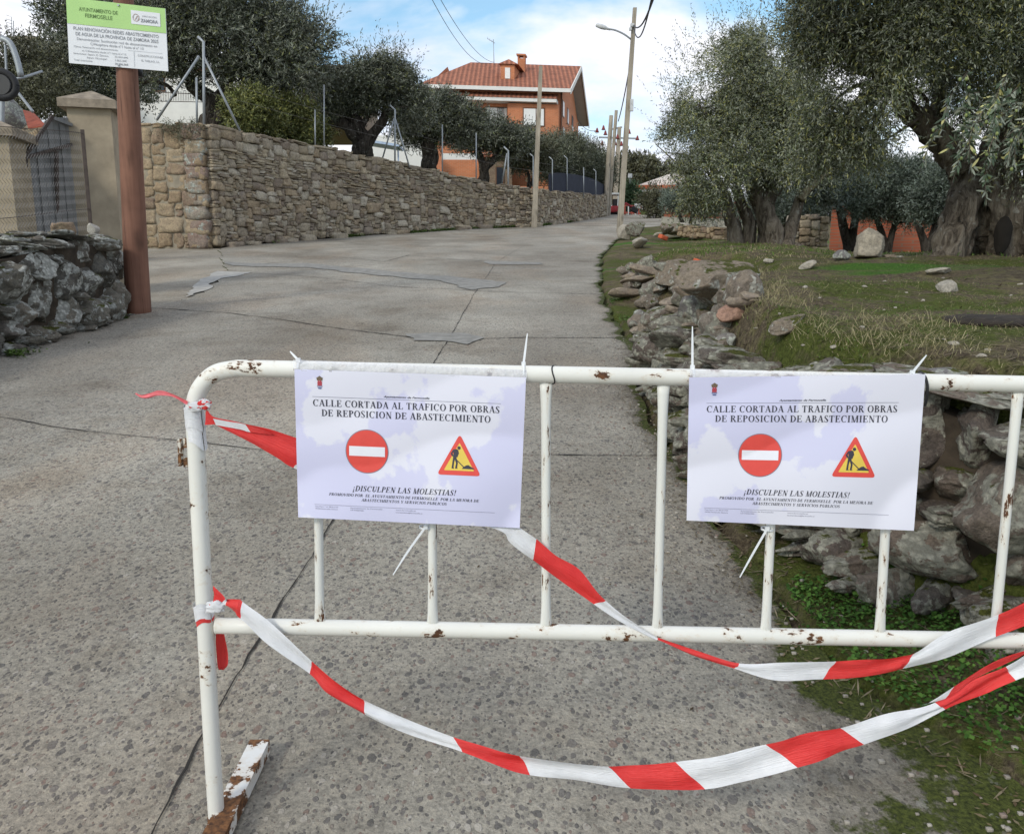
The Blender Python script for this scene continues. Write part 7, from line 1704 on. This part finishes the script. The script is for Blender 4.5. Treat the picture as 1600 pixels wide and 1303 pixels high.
# dead leaves, twigs and grit lying about
def litter(name, n, pos, size, mat, seed, thin=False):
    rg = np.random.default_rng(seed); X, Y, kp = pos(rg, n); X, Y = X[kp], Y[kp]; n = len(X); Z = np.maximum(H(X, Y), np.where(X < RX(Y), roadz(X, Y), -9)) + 0.006
    a = rg.uniform(0, 6.28, n); l = rg.uniform(0.5, 1.5, n) * size; w_ = l * (0.06 if thin else 0.35); c = np.stack([X, Y, Z], 1)
    u = np.stack([np.cos(a), np.sin(a), rg.normal(0, .12, n)], 1) * l[:, None]; v = np.stack([-np.sin(a), np.cos(a), rg.normal(0, .12, n)], 1) * w_[:, None]
    mb = MB(); mb.add(np.stack([c - u, c - v, c + u, c + v], 1).reshape(-1, 3), np.arange(n * 4).reshape(-1, 4)); struct(mb.build(name, mat), 'stuff')
def vergepos(rg, n):
    Y = 1.2 + 10 * rg.random(n) ** 1.4; X = RX(Y) - 0.15 + (WX(Y) - RX(Y) + 0.5) * rg.random(n); return X, Y, np.ones(n, bool)
litter('twigs', 5000, fieldpos(1, 2.4, 12), 0.05, blade_mat('twig_brown', [(0.05, 0.035, 0.022), (0.16, 0.12, 0.08)]), 31, True)
litter('dead_leaves', 5000, vergepos, 0.010, blade_mat('dead_leaf', [(0.06, 0.04, 0.022), (0.15, 0.11, 0.06), (0.22, 0.18, 0.11)]), 32)
litter('twigs', 2600, vergepos, 0.035, blade_mat('straw_bits', [(0.10, 0.08, 0.05), (0.28, 0.23, 0.15)]), 33, True)
# grit and small gravel on the road edge and in the verge
rg = np.random.default_rng(44); mb = MB(); V0, F0 = CS[3]
for k in range(900):
    y = 1.2 + 7 * rg.random() ** 1.3; x = RX(y) + rg.normal(-0.12, 0.22) if k < 600 else rg.uniform(-2.5, 1.0); s = rg.uniform(0.003, 0.009) * (1 if k < 600 else 0.7)
    z = float(roadz(x, y)) if x < RX(y) else h1(x, y); mb.add(V0 * np.array([s, s * rg.uniform(.6, 1), s * .6]) * 0.8 + np.array([x, y, z + s * 0.3]), F0, 0, True)
struct(mb.build('gravel', blade_mat('gravel_bits', [(0.16, 0.14, 0.12), (0.30, 0.27, 0.23), (0.42, 0.39, 0.34), (0.22, 0.16, 0.13)])), 'stuff')

# weeds along the foot of the long wall, dead leaves on the road
def lwf(rg, n):
    Y = rg.uniform(YC, 40, n); X = LWX(Y) + 0.12 + np.abs(rg.normal(0, 0.09, n)); return X, Y, fbm(v3(X * 0.8, Y * 0.8), 2, 14) > 0.12
rg = np.random.default_rng(26); X, Y, kp = lwf(rg, 9000); X, Y = X[kp], Y[kp]; n = len(X); Z = ZR(Y) + rg.uniform(0.0, 0.09, n); a = rg.uniform(0, 6.28, n); c = np.stack([X, Y, Z], 1)
u = np.stack([np.cos(a), np.sin(a), rg.normal(0, .4, n)], 1) * 0.025; v = np.stack([-np.sin(a), np.cos(a), rg.normal(0, .4, n)], 1) * 0.02
mb = MB(); mb.add(np.stack([c - u, c - v * .8, c + u, c + v * .8], 1).reshape(-1, 3), np.arange(n * 4).reshape(-1, 4)); struct(mb.build('weeds', M_gr), 'stuff')
def roadpos(rg, n):
    Y = 1.3 + 14 * rg.random(n) ** 1.3; X = rg.uniform(-4.2, 1.4, n); return X, Y, (X < RX(Y)) & (fbm(v3(X * 0.9, Y * 0.9), 2, 24) > 0.05)
litter('dead_leaves', 900, roadpos, 0.010, blade_mat('dark_dead_leaf', [(0.05, 0.035, 0.02), (0.13, 0.09, 0.05)]), 52)

# ------------------------------------------------------------------ look-alikes: say which one
_by = {}
for o in [q for q in bpy.data.objects if q.parent is None and q.get('group') and q.get('label')]:
    _by.setdefault(o['label'], []).append(o)
_ord = ['leftmost', 'second from left', 'third from left', 'fourth from left', 'fifth from left', 'sixth from left', 'seventh from left', 'eighth from left', 'ninth from left', 'tenth from left']
for lb, os_ in _by.items():
    if len(os_) < 2: continue
    os_.sort(key=lambda o: o.location[0] / max(o.location[1], 0.1))
    for k, o in enumerate(os_):
        o['label'] = (lb if len(lb.split()) < 13 else lb.replace(' of the rubble pile', ' of the heap').replace(' in the low heap',' in the heap').replace(' beyond the lamp pole', ' past the pole').replace('small grey stone with lichen', 'small lichened stone')) + ', ' + (_ord[k] if k < len(os_) - 1 or k == 0 else 'rightmost')
        w_ = o['label'].split()
        if len(w_) > 16: o['label'] = o['label'].replace(' of the heap', '').replace(' of the rubble pile', '').replace(' the ', ' ')
